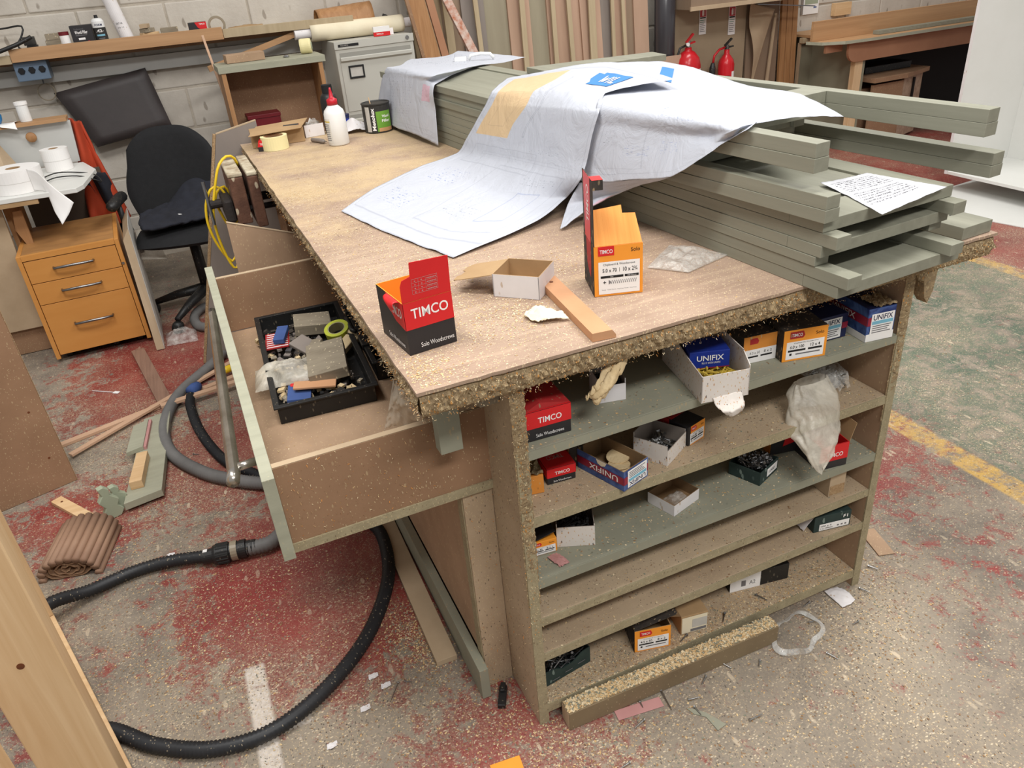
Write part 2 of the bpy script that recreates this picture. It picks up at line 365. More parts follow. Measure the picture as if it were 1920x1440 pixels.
# ---------------------------------------------------------------- floor and wall
def floor_material():
    m = bpy.data.materials.new('painted_concrete'); t = NT(m); MATS['floor'] = m
    v = t.mapping((1, 1, 1)); sx, sy, sz = t.sep(v)
    base = t.mix(t.ramp(t.noise(v, 7, 6, .7), .3, .7), lin((148, 136, 121)), lin((96, 89, 82)))
    base = t.mix(t.ramp(t.noise(v, 1.7, 3), .5, .68), base, lin((150, 139, 124)))
    def blob(x, y, r, k=1.0):
        d = t.n.new('ShaderNodeVectorMath'); d.operation = 'DISTANCE'; t.link(v, d.inputs[0]); d.inputs[1].default_value = (x, y, 0)
        return t.ramp(d.outputs['Value'], r*1.15, r*.3, 0, k)
    bias = blob(-.32, .74, .52)
    for a in ((-.62, 2.55, .6, .85), (-.5, 1.5, .42, .95), (-1.0, 1.35, .35, .6), (-.85, 2.2, .4, .7), (-.36, .38, .22, .55), (-.10, -.05, .32, .6), (1.28, .5, .45, .6), (1.2, -.1, .4, .2), (-1.2, .7, .4, .3)):
        bias = t.math('MAXIMUM', bias, blob(*a))
    bias = t.math('MAXIMUM', bias, t.ramp(sx, 3.0, 3.1, 0, .85))
    flake = t.noise(v, 16, 10, .82, .3)
    red = t.ramp(t.math('ADD', flake, t.math('MULTIPLY', bias, .30)), .575, .64)
    redcol = t.mix(t.ramp(t.noise(v, 4, 4), .35, .65), lin((146, 48, 43)), lin((120, 38, 36)))
    col = t.mix(t.math('MULTIPLY', red, .92), base, redcol)
    # green walkway between two yellow lines
    gm = t.math('MULTIPLY', t.ramp(sx, 1.60, 1.62), t.ramp(sx, 2.985, 2.965))
    gf = t.math('MULTIPLY', gm, t.ramp(t.noise(v, 14, 10, .82, .5), .44, .54))
    col = t.mix(t.math('MULTIPLY', gf, .9), col, t.mix(t.ramp(t.noise(v, 3, 4), .4, .6), lin((72, 92, 76)), lin((92, 108, 90))))
    ym = t.math('ADD', t.math('MULTIPLY', t.ramp(sx, 1.512, 1.522), t.ramp(sx, 1.612, 1.602)), t.math('MULTIPLY', t.ramp(sx, 2.965, 2.972), t.ramp(sx, 3.062, 3.055)), True)
    yf = t.math('MULTIPLY', ym, t.ramp(t.noise(v, 20, 9, .8), .42, .54))
    col = t.mix(t.math('MULTIPLY', yf, .92), col, lin((198, 158, 78)))
    # worn white paint marks
    def rect(x0, x1, y0, y1):
        e = .004
        a = t.math('MULTIPLY', t.ramp(sx, x0-e, x0+e), t.ramp(sx, x1+e, x1-e)); b = t.math('MULTIPLY', t.ramp(sy, y0-e, y0+e), t.ramp(sy, y1+e, y1-e))
        return t.math('MULTIPLY', a, b)
    wm = t.math('MAXIMUM', rect(-.602, -.556, .12, .472), rect(-.55, -.478, .246, .284))
    wm = t.math('MAXIMUM', wm, t.math('MULTIPLY', rect(-.62, -.54, -.06, .12), .8))
    wf = t.math('MULTIPLY', wm, t.ramp(t.noise(v, 24, 7, .75), .34, .46))
    col = t.mix(wf, col, lin((216, 206, 196)))
    # dust film, flecks and dark grit
    dm = t.ramp(t.noise(v, 1.9, 6, .65), .40, .62)
    dust = t.math('MULTIPLY', dm, t.ramp(t.noise(v, 120, 5, .85), .40, .6))
    col = t.mix(t.math('MULTIPLY', dust, .7), col, lin((168, 152, 130)))
    near = t.math('MAXIMUM', dm, .45)
    for sc, keep, c_, st in ((330, .66, (200, 175, 138), (1, .5, 1)), (260, .78, (222, 204, 174), (.45, 1, 1)), (220, .84, (70, 60, 54), (1, .7, 1)), (70, .955, (206, 188, 162), (1, .35, 1))):
        col = t.mix(t.math('MULTIPLY', t.grains(sc, keep, st, (0, 0, .5)), t.math('MULTIPLY', near, .85)), col, lin(c_))
    col = t.mix(t.ramp(t.noise(v, 34, 7, .7), .64, .68, 0, .7), col, lin((196, 182, 168)))
    t.link(col, t.b.inputs['Base Color'])
    t.link(t.ramp(red, 0, 1, .85, .5), t.b.inputs['Roughness'])
    t.bump(t.noise(v, 70, 6, .75), .35, .01)
floor_material()
fl = MB().box(-3, 8, -3, 4.3, -.06, 0).build('floor', 'floor'); tag(fl, kind='structure')
wl = MB().box(-3, 8, 4.122, 4.3, 0, 3.2).build('wall_back', 'mortar'); tag(wl, kind='structure')
# painted concrete blocks with recessed joints: one shared mesh per block length
def block_mesh(wd):
    b = MB(); h = .213
    b.box(0, wd, 0, .03, 0, h); o = b.build('block', 'wall_paint', bevel=.006); return o
protoF = block_mesh(.438); protoF.parent = wl
first = True; rndw = random.Random(3)
for r in range(1, 8):
    z = .046+(r-1)*.225
    x = -1.62+(.225 if r % 2 else 0)
    while x < 6.4:
        o = protoF if first else protoF.copy()
        if not first: C.objects.link(o)
        first = False
        o.parent = wl; o.location = (x+.005, 4.116+rndw.uniform(-.002, .002), z+.006); x += .448

# ---------------------------------------------------------------- workbench: top, shelf unit, drawer cabinet
TOPX0, TOPX1, TOPY0, TOPY1, TZ = -.183, 1.082, -.02, 2.30, .9
def table_material():
    m = bpy.data.materials.new('dusty_hardboard'); t = NT(m); MATS['table'] = m
    v = t.mapping((1, 1, 1)); sx, sy, sz = t.sep(v)
    base = t.mix(t.ramp(t.noise(v, 5, 6, .65), .3, .7), lin((174, 149, 129)), lin((150, 125, 106)))
    gr = t.noise(t.mapping((5, 70, 20)), 1, 5, .7, .4)
    base = t.mix(t.ramp(gr, .5, .68, 0, .45), base, lin((138, 112, 92)))
    base = t.mix(t.ramp(t.noise(t.mapping((3, 40, 20), loc=(3, 1, 0)), 1, 6, .75, .6), .5, .66, 0, .45), base, lin((192, 168, 142)))
    # thick yellow sawdust toward the back and along the edges
    far = t.ramp(sy, .5, 1.4, 0, .22)
    base = t.mix(t.ramp(t.math('ADD', t.noise(v, 3.5, 6, .7), far), .6, .8, 0, .6), base, lin((204, 178, 134)))
    base = t.mix(t.ramp(t.noise(v, 12, 6, .8), .64, .72, 0, .7), base, lin((124, 98, 80)))
    base = t.mix(t.math('MULTIPLY', t.grains(300, .72), .7), base, lin((216, 194, 156)))
    base = t.mix(t.ramp(t.noise(v, 60, 2, .5), .74, .77, 0, .9), base, lin((88, 70, 60)))
    t.link(base, t.b.inputs['Base Color']); t.b.inputs['Roughness'].default_value = .7
    t.bump(t.noise(v, 120, 5, .7), .2, .004)
table_material()
top = thing('worktop', 'long dusty workbench top with a crusted chipboard edge, doors stacked on it', 'worktop', (0, 0, 0))
mb = MB()
nx = 60
edge = [(TOPX0+(TOPX1-TOPX0)*i/nx, TOPY0+.002+.003*nz(i*.9, 4)) for i in range(nx+1)]
edge += [(TOPX1, TOPY1), (TOPX0, TOPY1)]+[(TOPX0+.003*nz(i*.7, 9), TOPY1+(TOPY0-TOPY1)*i/40) for i in range(1, 40)]
mb.prism(edge, 'z', TZ-.006, TZ)
mb.build('top_sheet', 'table', top)
MB().box(TOPX0+.006, TOPX1-.004, TOPY0+.008, TOPY1-.004, .853, TZ-.0065).build('core_board', 'chipboard', top)
def crust_strip(p0, p1, out, z0, z1, n, amp, seed):
    p0 = Vector(p0); p1 = Vector(p1); out = Vector(out)
    def fn(u, v):
        q = p0.lerp(p1, u); z = z0+(z1-z0)*v
        k = .5+.5*nz(u*n*.35+seed, v*3)+.35*nz(u*n*1.3, v*7+seed)
        prof = math.sin(PI*min(1, max(0, v)))**.5
        return q+out*(amp*prof*max(.15, k))+Vector((0, 0, z+(.004*nz(u*n*.6, seed) if v == 0 else 0)))
    return fn
mb = MB().grid(crust_strip((TOPX0+.004, TOPY0+.010, 0), (TOPX1-.004, TOPY0+.010, 0), (0, -1, 0), .850, .8935, 420, .016, 2), 420, 8)
mb.build('edge_crust', 'crust', top)
mb = MB().grid(crust_strip((TOPX0+.008, TOPY1-.01, 0), (TOPX0+.008, TOPY0+.012, 0), (-1, 0, 0), .852, .8935, 420, .014, 5), 420, 7)
mb.build('edge_crust', 'crust', top)
mb = MB().grid(crust_strip((TOPX1-.006, TOPY0+.012, 0), (TOPX1-.006, 1.0, 0), (1, 0, 0), .852, .8935, 160, .008, 8), 160, 6)
mb.build('edge_crust', 'crust', top)

SW = .866
su = thing('shelf_unit', 'open six-tier shelf unit of screw boxes under the front of the workbench', 'shelf unit', (0, 0, 0))
SH = [.716, .567, .413, .309, .209, .055]; TH = [.019, .022, .022, .02, .021, .026]
MB().box(-.021, 0, .002, .31, 0, .852).build('side_panel', 'mdf_dusty', su, bevel=.001)
MB().box(SW, SW+.021, .002, .31, 0, .852).build('side_panel', 'mdf', su, bevel=.001)
MB().box(0, SW, .292, .31, 0, .852).build('back_panel', 'mdf', su)
for i, (z, th) in enumerate(zip(SH, TH)):
    MB().box(.0005, SW-.0005, .003, .291, z-th, z).build('shelf', 'sage_shelf' if i in (0, 2) else 'mdf_dusty', su, bevel=.0008)
    MB().box(.0005, SW-.0005, -.0005, .0025, z-th, z-.0006).build('shelf_edge', 'sage_shelf' if i in (0, 2) else 'edge_dusty', su)
MB().box(.0005, SW-.0005, .02, .035, 0, .0285).build('kick_board', 'mdf_dark', su)
# sage edge strips of the uprights, crusted with glue and sawdust
for x0, x1 in ((-.0215, .0005), (SW-.0005, SW+.0215)):
    MB().box(x0, x1, -.002, .0015, 0, .72).build('edge_strip', 'edge_dusty', su)
def upright(x0, x1, z0, z1, amp, seed):
    def fn(u, v):
        x = x0+(x1-x0)*u; z = z0+(z1-z0)*v
        k = .5+.5*nz(u*3+seed, v*40)+.4*nz(u*6, v*130+seed)
        fade = min(1, v*3)
        return (x+.003*nz(v*60, seed)*(1 if u in (0, 1) else 0), .001-amp*math.sin(PI*u)**.6*max(.1, k)*fade, z)
    return fn
MB().grid(upright(-.024, .004, .35, .852, .009, 1), 6, 160).build('edge_crust', 'crust', su)
MB().grid(upright(SW-.003, SW+.025, .5, .852, .008, 4), 6, 120).build('edge_crust', 'crust', su)
# torn batten under the overhang on the right
tb = MB()
tb.prism([(SW+.022, .852), (SW+.075, .852), (SW+.072, .80), (SW+.062, .775), (SW+.05, .79), (SW+.04, .83), (SW+.022, .835)], 'y', -.006, .02)
tb.build('torn_batten', 'crust', top)
MB().box(SW+.022, SW+.06, .03, 1.6, .80, .852).build('underside_rail', 'mdf_dark', top)

dc = thing('drawer_cabinet', 'wide drawer cabinet under the left side of the workbench, its drawer pulled out', 'cabinet', (0, 0, 0))
BX = -.085
MB().box(BX, -.0215, .147, .165, 0, .852).build('end_panel', 'mdf_dusty', dc, bevel=.001)
MB().box(BX, BX+.018, .168, 1.26, .092, .545).build('side_panel', 'mdf', dc, bevel=.001)
MB().box(BX-.002, BX+.018, .152, .182, .0, .552).build('edge_strip', 'edge_dusty', dc)
MB().box(BX-.024, BX-.003, .118, 1.75, .002, .092).build('plinth_rail', 'sage_shelf', dc, bevel=.001)
MB().box(BX, .50, 1.262, 1.28, 0, .852).build('divider_panel', 'mdf_dark', dc)
MB().box(.50, .518, .32, 2.25, 0, .852).build('back_panel', 'mdf_dark', dc)
MB().box(BX, .50, 2.21, 2.228, 0, .852).build('far_panel', 'mdf_dark', dc)
MB().box(BX, .499, .312, 1.26, .5, .518).build('runner_board', 'mdf_dark', dc)
MB().box(-.129, -.086, .092, .122, .70, .8515).build('rail_end', 'sage_shelf', dc, bevel=.001)
MB().box(-.084, -.024, .09, .146, .79, .8515).build('packing_block', 'mdf_dusty', dc, bevel=.002)
MB().box(-.06, -.0225, .05, .146, .80, .8515).build('packing_block', 'grey_dust_wood', dc, bevel=.002)
# the pulled-out drawer
dr = MB().box(-.437, -.4155, .104, 1.305, .572, .748).build('drawer', 'sage', dc, bevel=.0012); dr['label'] = 'pulled-out drawer with sage green front'
MB().box(-.4153, .06, .143, .158, .558, .742).build('side_panel', 'mdf_dark', dr, bevel=.001)
MB().box(-.4153, .06, 1.195, 1.21, .578, .742).build('side_panel', 'mdf_dark', dr, bevel=.001)
for y_ in (.143, 1.195): MB().box(-.4153, .06, y_+.0004, y_+.0146, .7421, .7432).build('top_edge', 'mdf_pale', dr)
MB().box(-.4153, .06, .1585, 1.1945, .562, .576).build('base', 'mdf', dr)
MB().box(-.4153, .06, .139, .1427, .5565, .576).build('base_edge', 'edge_dusty', dr)
hb = MB()
hb.tube([(-.487, .268, .66), (-.482, .3, .66), (-.45, 1.14, .66), (-.4485, 1.17, .66)], .0125, 14)
hb.tube([(-.4815, .315, .66), (-.436, .318, .66)], .0085, 10); hb.tube([(-.4505, 1.125, .66), (-.436, 1.125, .66)], .0085, 10)
h = hb.build('handle', 'chrome_bar', dr, smooth=True); h['label'] = 'long tubular chrome drawer handle'

# ---------------------------------------------------------------- stack of sage door frames
SA = math.atan2(-.062, 1.0)       # the stack is turned a little against the bench
def sx_at(y): return .577-.062*(y+.095)
def frame(label, x0, wid, y0, y1, z0, th, rail_y=None, rail=.07, stile=.034, split=False, full=False, name='frame_unit', rz=None, rext=0):
    """one frame: two long stiles, rails between them; rail_y = y of the first rail (stiles run past it)"""
    o = thing(name, label, 'door frame', (x0, y0, z0), -SA if rz is None else rz, 'sage door frames stacked on the workbench')
    L = y1-y0; ry = (rail_y-y0) if rail_y is not None else 0
    n = 2 if split else 1
    for k in range(n):
        a, b = k*th/n, (k+1)*th/n-.0004
        e = .0012*k
        MB().box(e, stile-e*.5, e, L, a, b).build('stile', 'sage_stack', o, bevel=.0008)
        MB().box(wid-stile+e*.5, wid-e, e*.5-rext, L, a, b).build('stile', 'sage_stack', o, bevel=.0008)
        MB().box(stile+.0003, wid-stile-.0003, ry, ry+rail, a, b).build('rail', 'sage_stack', o, bevel=.0008)
        MB().box(stile+.0003, wid-stile-.0003, L-rail, L-.001, a, b).build('rail', 'sage_stack', o, bevel=.0008)
    return o
Z0 = .9005
def solid_door(label, x0, wid, y0, y1, z0, th):
    o = thing('door_blank', label, 'door', (x0, y0, z0), -SA, 'sage doors stacked on the workbench')
    L = y1-y0
    MB().box(0, wid, 0, .08, 0, th).build('rail', 'sage_stack', o, bevel=.0008)
    MB().box(0, .06, .0803, L, 0, th).build('stile', 'sage_stack', o, bevel=.0008)
    MB().box(wid-.06, wid, .0803, L, 0, th).build('stile', 'sage_stack', o, bevel=.0008)
    MB().box(.0603, wid-.0603, .0803, L, .004, th-.005).build('panel', 'sage_stack', o)
    return o
YB = 2.30
solid_door('bottom sage green door of the stack, lying directly on the bench top', sx_at(-.095), .322, -.095, YB, Z0, .0225)
frame('sage frame second from the bottom of the stack', sx_at(-.115)-.001, .30, -.115, YB, Z0+.0228, .0225, rail_y=.06)
frame('thin sage frame third from the bottom of the stack', sx_at(-.04)-.003, .335, -.04, YB, Z0+.0456, .018, rail_y=-.01)
solid_door('sage door fourth from the bottom of the stack', sx_at(-.05)-.002, .335, -.05, YB, Z0+.0639, .0215)
frame('sage frame fifth from the bottom of the stack', sx_at(-.08), .335, -.08, YB, Z0+.0857, .0235, rail_y=.12)
solid_door('sage door carrying the handwritten note', sx_at(-.047), .336, -.047, YB, Z0+.1095, .0225)
# the two double-thickness frames with long free ends
frame('double sage frame with long free ends, under the topmost frame', .560, .462, -.062, .78, Z0+.1323, .047, rail_y=.40, rail=.06, stile=.035, split=True, rz=.10, rext=.02)
frame('sage frame tucked between the two double frames', .565, .36, .36, .76, Z0+.1796, .034, rail_y=.37, rail=.08, rz=.10)
frame('topmost double sage frame with long free ends jutting out under the drawings', .552, .43, -.032, .73, Z0+.2139, .05, rail_y=.29, rail=.07, stile=.035, split=True, rz=.10, rext=.045)
# doors on the far half that carry the second drawing
solid_door('sage door on the far half of the stack, level below the top', sx_at(.87)-.005, .35, .87, YB, Z0+.1323, .022)
solid_door('sage door on the far half of the stack, second level below its top', sx_at(.87)+.002, .345, .88, YB, Z0+.1546, .022)
solid_door('uppermost sage door on the far half of the stack', sx_at(.87)-.002, .36, .86, YB, Z0+.1769, .022)

# ---------------------------------------------------------------- drawings and note
def paper_material(name, marks, tint=(202, 205, 214)):
    """marks: list of (kind, u0, v0, u1, v1, colour, a, b) printed in UV space"""
    m = bpy.data.materials.new(name); t = NT(m); MATS[name] = m
    u, v, _ = t.sep(t.tc.outputs['UV'])
    col = lin(tint)
    def win(u0, v0, u1, v1, e=.002):
        a = t.math('MULTIPLY', t.ramp(u, u0-e, u0+e), t.ramp(u, u1+e, u1-e)); b = t.math('MULTIPLY', t.ramp(v, v0-e, v0+e), t.ramp(v, v1+e, v1-e))
        return t.math('MULTIPLY', a, b)
    for k, u0, v0, u1, v1, c, a, b in marks:
        w_ = win(u0, v0, u1, v1)
        if k == 'fill': f = t.math('MULTIPLY', w_, a)
        elif k == 'text':        # rows of tiny lettering, a across, b rows
            mp = t.n.new('ShaderNodeMapping'); t.link(t.tc.outputs['UV'], mp.inputs[0]); mp.inputs['Scale'].default_value = (a, b, 1)
            nzz = t.noise(mp.outputs[0], 1, 2, .6)
            row = t.math('FRACT', t.math('MULTIPLY', v, b*.8))
            f = t.math('MULTIPLY', t.math('MULTIPLY', w_, t.ramp(nzz, .56, .62) if name != 'note' else t.ramp(nzz, .47, .52)), t.math('MULTIPLY', t.ramp(row, .25, .35), t.ramp(row, .8, .7)))
            f = t.math('MULTIPLY', f, .55 if name != 'note' else .9)
        elif k == 'box':          # outline only, a = line width
            inn = win(u0+a, v0+a, u1-a, v1-a); f = t.math('MULTIPLY', t.math('SUBTRACT', w_, inn, True), b)
        col = t.mix(f, col, lin(c))
    t.link(col, t.b.inputs['Base Color']); t.b.inputs['Roughness'].default_value = .6; t.b.inputs['Specular IOR Level'].default_value = .3
    t.b.inputs['Subsurface Weight'].default_value = 0
    tr = t.n.new('ShaderNodeBsdfTranslucent'); t.set(tr.inputs[0], col); mx = t.n.new('ShaderNodeMixShader'); mx.inputs[0].default_value = .18
    t.link(t.b.outputs[0], mx.inputs[1]); t.link(tr.outputs[0], mx.inputs[2]); t.link(mx.outputs[0], t.out.inputs[0])
    t.bump(t.noise(t.mapping((1, 1, 1)), 9, 6, .62, .8), .45, .02)
def crspline(P, t):
    n = len(P)-1; x = min(max(t, 0), 1)*n; i = min(int(x), n-1); f = x-i
    a, b, c, d = P[max(i-1, 0)], P[i], P[i+1], P[min(i+2, n)]
    s = .5*((2*b)+(c-a)*f+(2*a-5*b+4*c-d)*f*f+(3*b-a-3*c+d)*f**3)
    return s.lerp(b.lerp(c, f), .45)
def sheet(rows, crump=.002, seed=0, freq=9):
    R = [[Vector(p) for p in r] for r in rows]
    def fn(u, v):
        q = crspline([crspline(r, u) for r in R], v)
        k = crump*(nz(u*freq+seed, v*freq)+.6*nz(u*freq*2.7, v*freq*2.7+seed))
        return q+Vector((k*.5, k*.5, k+crump))
    return fn
def paper(name, fn, nu, nv, mat, label):
    mb = MB().grid(fn, nu, nv); o = mb.build(name, mat, smooth=True, fix=False, solid=.0003)
    me = o.data; uv = me.uv_layers.new(name='UVMap')
    for p in me.polygons:
        for li in p.loop_indices:
            vi = me.loops[li].vertex_index; uv.data[li].uv = ((vi % (nu+1))/nu, (vi//(nu+1))/nv)
    return tag(o, label, 'drawing')
INK = (120, 124, 140); BLU = (96, 120, 180)
paper_material('drawing_a', [('fill', .07, .05, .34, .52, (226, 196, 152), .95, 0), ('box', .03, .04, .97, .96, INK, .0035, .35), ('box', .46, .10, .475, .50, INK, .003, .5), ('box', .14, .22, .27, .46, (170, 140, 120), .003, .4),
    ('box', .12, .58, .62, .70, INK, .003, .3), ('text', .14, .74, .30, .81, BLU, 90, 150), ('box', .40, .68, .88, .93, INK, .003, .3), ('text', .62, .70, .84, .735, INK, 100, 150), ('text', .44, .84, .62, .88, INK, 100, 150), ('text', .10, .86, .26, .92, BLU, 90, 150), ('box', .66, .76, .80, .88, BLU, .003, .45), ('text', .55, .55, .80, .575, INK, 100, 150), ('box', .2, .62, .9, .64, INK, .002, .3)])
paper_material('drawing_b', [('box', .03, .04, .97, .94, INK, .003, .35), ('text', .22, .72, .32, .80, BLU, 80, 120), ('text', .10, .62, .16, .74, INK, 80, 120), ('text', .36, .66, .44, .78, BLU, 80, 120), ('box', .08, .55, .30, .9, INK, .0028, .3), ('text', .30, .34, .46, .44, BLU, 80, 120), ('text', .52, .56, .62, .64, BLU, 80, 120), ('box', .34, .2, .92, .5, INK, .0025, .25)])
paper_material('drawing_c', [('box', .03, .04, .97, .96, INK, .003, .25), ('fill', .66, .62, .86, .74, (220, 184, 198), .9, 0), ('text', .15, .55, .5, .9, (150, 150, 170), 110, 60), ('box', .1, .5, .9, .93, INK, .003, .25), ('text', .3, .1, .8, .3, INK, 120, 60)])
paper_material('note', [('text', .12, .1, .88, .42, (40, 40, 44), 70, 26), ('text', .10, .48, .85, .8, (40, 40, 44), 64, 24)], (214, 214, 219))
fnA = sheet([[(0.636, 1.463, 1.12), (0.777, 1.214, 1.165), (0.815, 1.061, 1.178), (0.687, 0.573, 1.192)],
             [(0.561, 1.355, 1.12), (0.576, 0.986, 1.168), (0.622, 0.857, 1.178), (0.613, 0.61, 1.186)],
             [(0.47, 1.192, 1.128), (0.492, 0.948, 1.152), (0.498, 0.743, 1.173), (0.53, 0.629, 1.176)],
             [(0.452, 1.207, 1.091), (0.455, 0.924, 1.122), (0.454, 0.711, 1.143), (0.462, 0.54, 1.154)],
             [(0.436, 1.254, 1.041), (0.44, 0.988, 1.067), (0.44, 0.754, 1.089), (0.448, 0.55, 1.101)],
             [(0.42, 1.305, 0.988), (0.425, 1.021, 1.011), (0.428, 0.767, 1.033), (0.435, 0.555, 1.045)],
             [(0.4, 1.355, 0.935), (0.405, 1.042, 0.966), (0.41, 0.767, 0.991), (0.42, 0.558, 1.007)],
             [(0.276, 1.363, 0.912), (0.309, 1.054, 0.922), (0.338, 0.767, 0.932), (0.422, 0.64, 0.945)],
             [(0.08, 1.223, 0.904), (0.138, 0.942, 0.906), (0.184, 0.7, 0.912), (0.326, 0.602, 0.917)],
             [(-0.054, 1.061, 0.902), (-0.014, 0.845, 0.903), (0.033, 0.661, 0.903), (0.075, 0.518, 0.903)]], .0016, 3)
pa = paper('drawing_sheet', fnA, 90, 130, 'drawing_a', 'large drawing with a peach coloured strip, draped from the stack onto the bench')
fnB = sheet([[(0.848, 1.116, 1.17), (0.939, 1.012, 1.17), (0.917, 0.824, 1.17), (0.824, 0.486, 1.17), (0.823, 0.311, 1.17), (0.705, 0.067, 1.172)],
             [(0.673, 0.854, 1.168), (0.698, 0.684, 1.168), (0.682, 0.505, 1.168), (0.66, 0.299, 1.169), (0.683, 0.206, 1.17), (0.683, 0.099, 1.171)],
             [(0.481, 0.58, 1.168), (0.502, 0.434, 1.168), (0.515, 0.296, 1.168), (0.525, 0.197, 1.168), (0.539, 0.149, 1.168), (0.645, 0.14, 1.17)],
             [(0.462, 0.566, 1.12), (0.482, 0.466, 1.125), (0.506, 0.315, 1.131), (0.523, 0.21, 1.142), (0.516, 0.132, 1.168), (0.595, 0.158, 1.172)],
             [(0.45, 0.581, 1.059), (0.466, 0.47, 1.071), (0.488, 0.3, 1.095), (0.508, 0.204, 1.128), (0.53, 0.162, 1.148), (0.555, 0.13, 1.172)],
             [(0.44, 0.599, 0.992), (0.452, 0.464, 1.016), (0.472, 0.27, 1.063), (0.498, 0.196, 1.112), (0.523, 0.16, 1.144), (0.524, 0.11, 1.17)]], .0014, 8)
pb = paper('drawing_sheet', fnB, 100, 70, 'drawing_b', 'large drawing spread over the top of the stack, its pointed corner reaching right')
fnD = sheet([[(0.435, 0.595, 0.989), (0.458, 0.474, 1.014), (0.488, 0.293, 1.053)], [(0.412, 0.616, 0.935), (0.458, 0.57, 0.954), (0.488, 0.432, 1.004)], [(0.355, 0.548, 0.904), (0.37, 0.544, 0.91), (0.47, 0.582, 0.935)]], .0012, 5)
pd = paper('drawing_sheet', fnD, 40, 30, 'drawing_c', 'grey-looking underside of a folded drawing hanging behind the orange screw box')
fnC = sheet([[(.60, 2.28, 1.104), (.74, 2.28, 1.105), (0.891, 2.608, 1.105), (0.987, 2.076, 1.103)],
             [(.52, 2.27, 1.106), (0.633, 2.528, 1.104), (0.762, 2.329, 1.103), (0.859, 2.003, 1.103)],
             [(0.44, 2.223, 1.116), (0.455, 1.962, 1.126), (0.475, 1.697, 1.133), (0.727, 2.001, 1.103)],
             [(0.425, 2.278, 1.068), (0.43, 2.007, 1.093), (0.44, 1.751, 1.106), (0.452, 1.67, 1.103)],
             [(0.405, 2.339, 0.959), (0.405, 1.988, 0.995), (0.42, 1.759, 1.017), (0.44, 1.657, 1.018)],
             [(0.395, 2.353, 0.904), (0.392, 2.045, 0.915), (0.405, 1.78, 0.921), (0.428, 1.636, 0.906)]], .002, 12)
pc = paper('drawing_sheet', fnC, 70, 60, 'drawing_c', 'creased drawing with a pink block, draped over the far end of the stack')
fnN = sheet([[(0.73, 0.129, 1.034), (0.782, 0.124, 1.034), (0.845, 0.123, 1.035)], [(0.704, 0.03, 1.034), (0.778, 0.032, 1.034), (0.858, 0.037, 1.036)], [(0.667, -0.085, 1.034), (0.745, -0.066, 1.034), (0.874, -0.04, 1.036)]], .0008, 21)
pn = paper('handwritten_note', fnN, 36, 30, 'note', 'small handwritten note lying on the door frame at the right end'); pn['category'] = 'note'
# blue trade logo printed twice on the drawings
def on(fn):
    def g(u, v):
        p = Vector(fn(u, v)); du = Vector(fn(u+.01, v))-p; dv = Vector(fn(u, v+.01))-p; n_ = du.cross(dv).normalized()
        if n_.z < 0: n_ = -n_
        return p+n_*.0014
    return g
gA = on(fnA)
def logo(fn, u0, v0, u1, v1, par, word):
    mb = MB()
    def W(a, b): return fn(u0+(u1-u0)*a, v0+(v1-v0)*b)
    pts = [(0, .25), (.25, .32), (.42, 0), (1, .0), (1, .9), (.35, 1), (.1, .72)]
    m_ = 10
    mb.grid(lambda a, b: W(a*.9+.05*(1-b), .1+b*.85), m_, 6); mb.grid(lambda a, b: W(-.16+a*.22, .2+b*(.35+.3*a)), 4, 4)
    lg = mb.build('logo', 'print_blue', par, fix=False, smooth=True)
    st = [((.30, .3), (.36, .75)), ((.36, .75), (.41, .4)), ((.41, .4), (.46, .75)), ((.46, .75), (.52, .3)), ((.60, .3), (.60, .75)), ((.70, .3), (.70, .75)), ((.70, .71), (.84, .71))]
    lt = MB()
    for (x0, y0), (x1, y1) in st:
        h = (.022, 0) if abs(y1-y0) > .1 else (0, .05)
        lt.grid(lambda a, b: Vector(W(x0+(x1-x0)*b+h[0]*(2*a-1), y0+(y1-y0)*b+h[1]*(2*a-1)))+Vector((0, 0, .0012)), 1, 3)
    lt.build('lettering', 'print_white', par, fix=False)
logo(gA, .70, .06, .88, .17, pa, 'WIL')
gB = on(fnB)
mbl = MB().grid(lambda a, b: gB(.215+.075*a, .06+.10*b), 8, 4); mbl.build('logo', 'print_blue', pb, fix=False, smooth=True)

o = MB().slab([(.80, 1.50, Z0+.2005), (1.275, 1.485, Z0+.2005), (1.29, 1.60, Z0+.2005), (.80, 1.66, Z0+.2005)], (0, 0, .02)).build('sage_board', 'sage_stack', bevel=.001); tag(o, 'sage board laid across the far doors, its end jutting out beyond the stack', 'board')

# ---------------------------------------------------------------- things on the bench top
GB = 'screw boxes on the bench top'
# red and black carton at the front left corner, its lid flap standing up
t_ = thing('screw_box', 'open red and black screw box at the near left corner of the bench top', 'box', (-.152, .112, TZ+.0008), rad(6.5))
W_, D_, H_ = .089, .118, .094
open_box(MB(), W_, D_, H_).build('body', ['timco_black', 'orange_card'], t_)
fr = face('front', W_, D_, H_); fl_ = face('left', W_, D_, H_)
drect(fr, 0, .046, W_, H_, 'timco_red', t_)
decal(fl_, [(.045, H_), (.062, .062), (.078, .052), (D_, .046), (D_, H_)], 'timco_red', t_)
text(fr, 'TIMCO', W_*.52, .073, .068, .018, 'print_white', t_, bold=.011)
text(fr, 'Solo Woodscrews', W_*.60, .014, .062, .0085, 'print_white', t_)
text(fl_, 'TIMCO', .084, .073, .05, .018, 'print_white', t_, bold=.011)
text(fl_, 'Solo Woodscrews', .07, .014, .07, .0085, 'print_white', t_)
lid = MB(); lid.prism([(0, 0), (W_, 0), (W_, .064), (.02, .068), (.019, .044), (.004, .04), (0, .03)], 'y', 0, .0012)
lo = lid.build('lid_flap', 'timco_red', t_); lo.location = (0, .0002, H_+.0004); lo.rotation_euler = (rad(4), 0, 0)
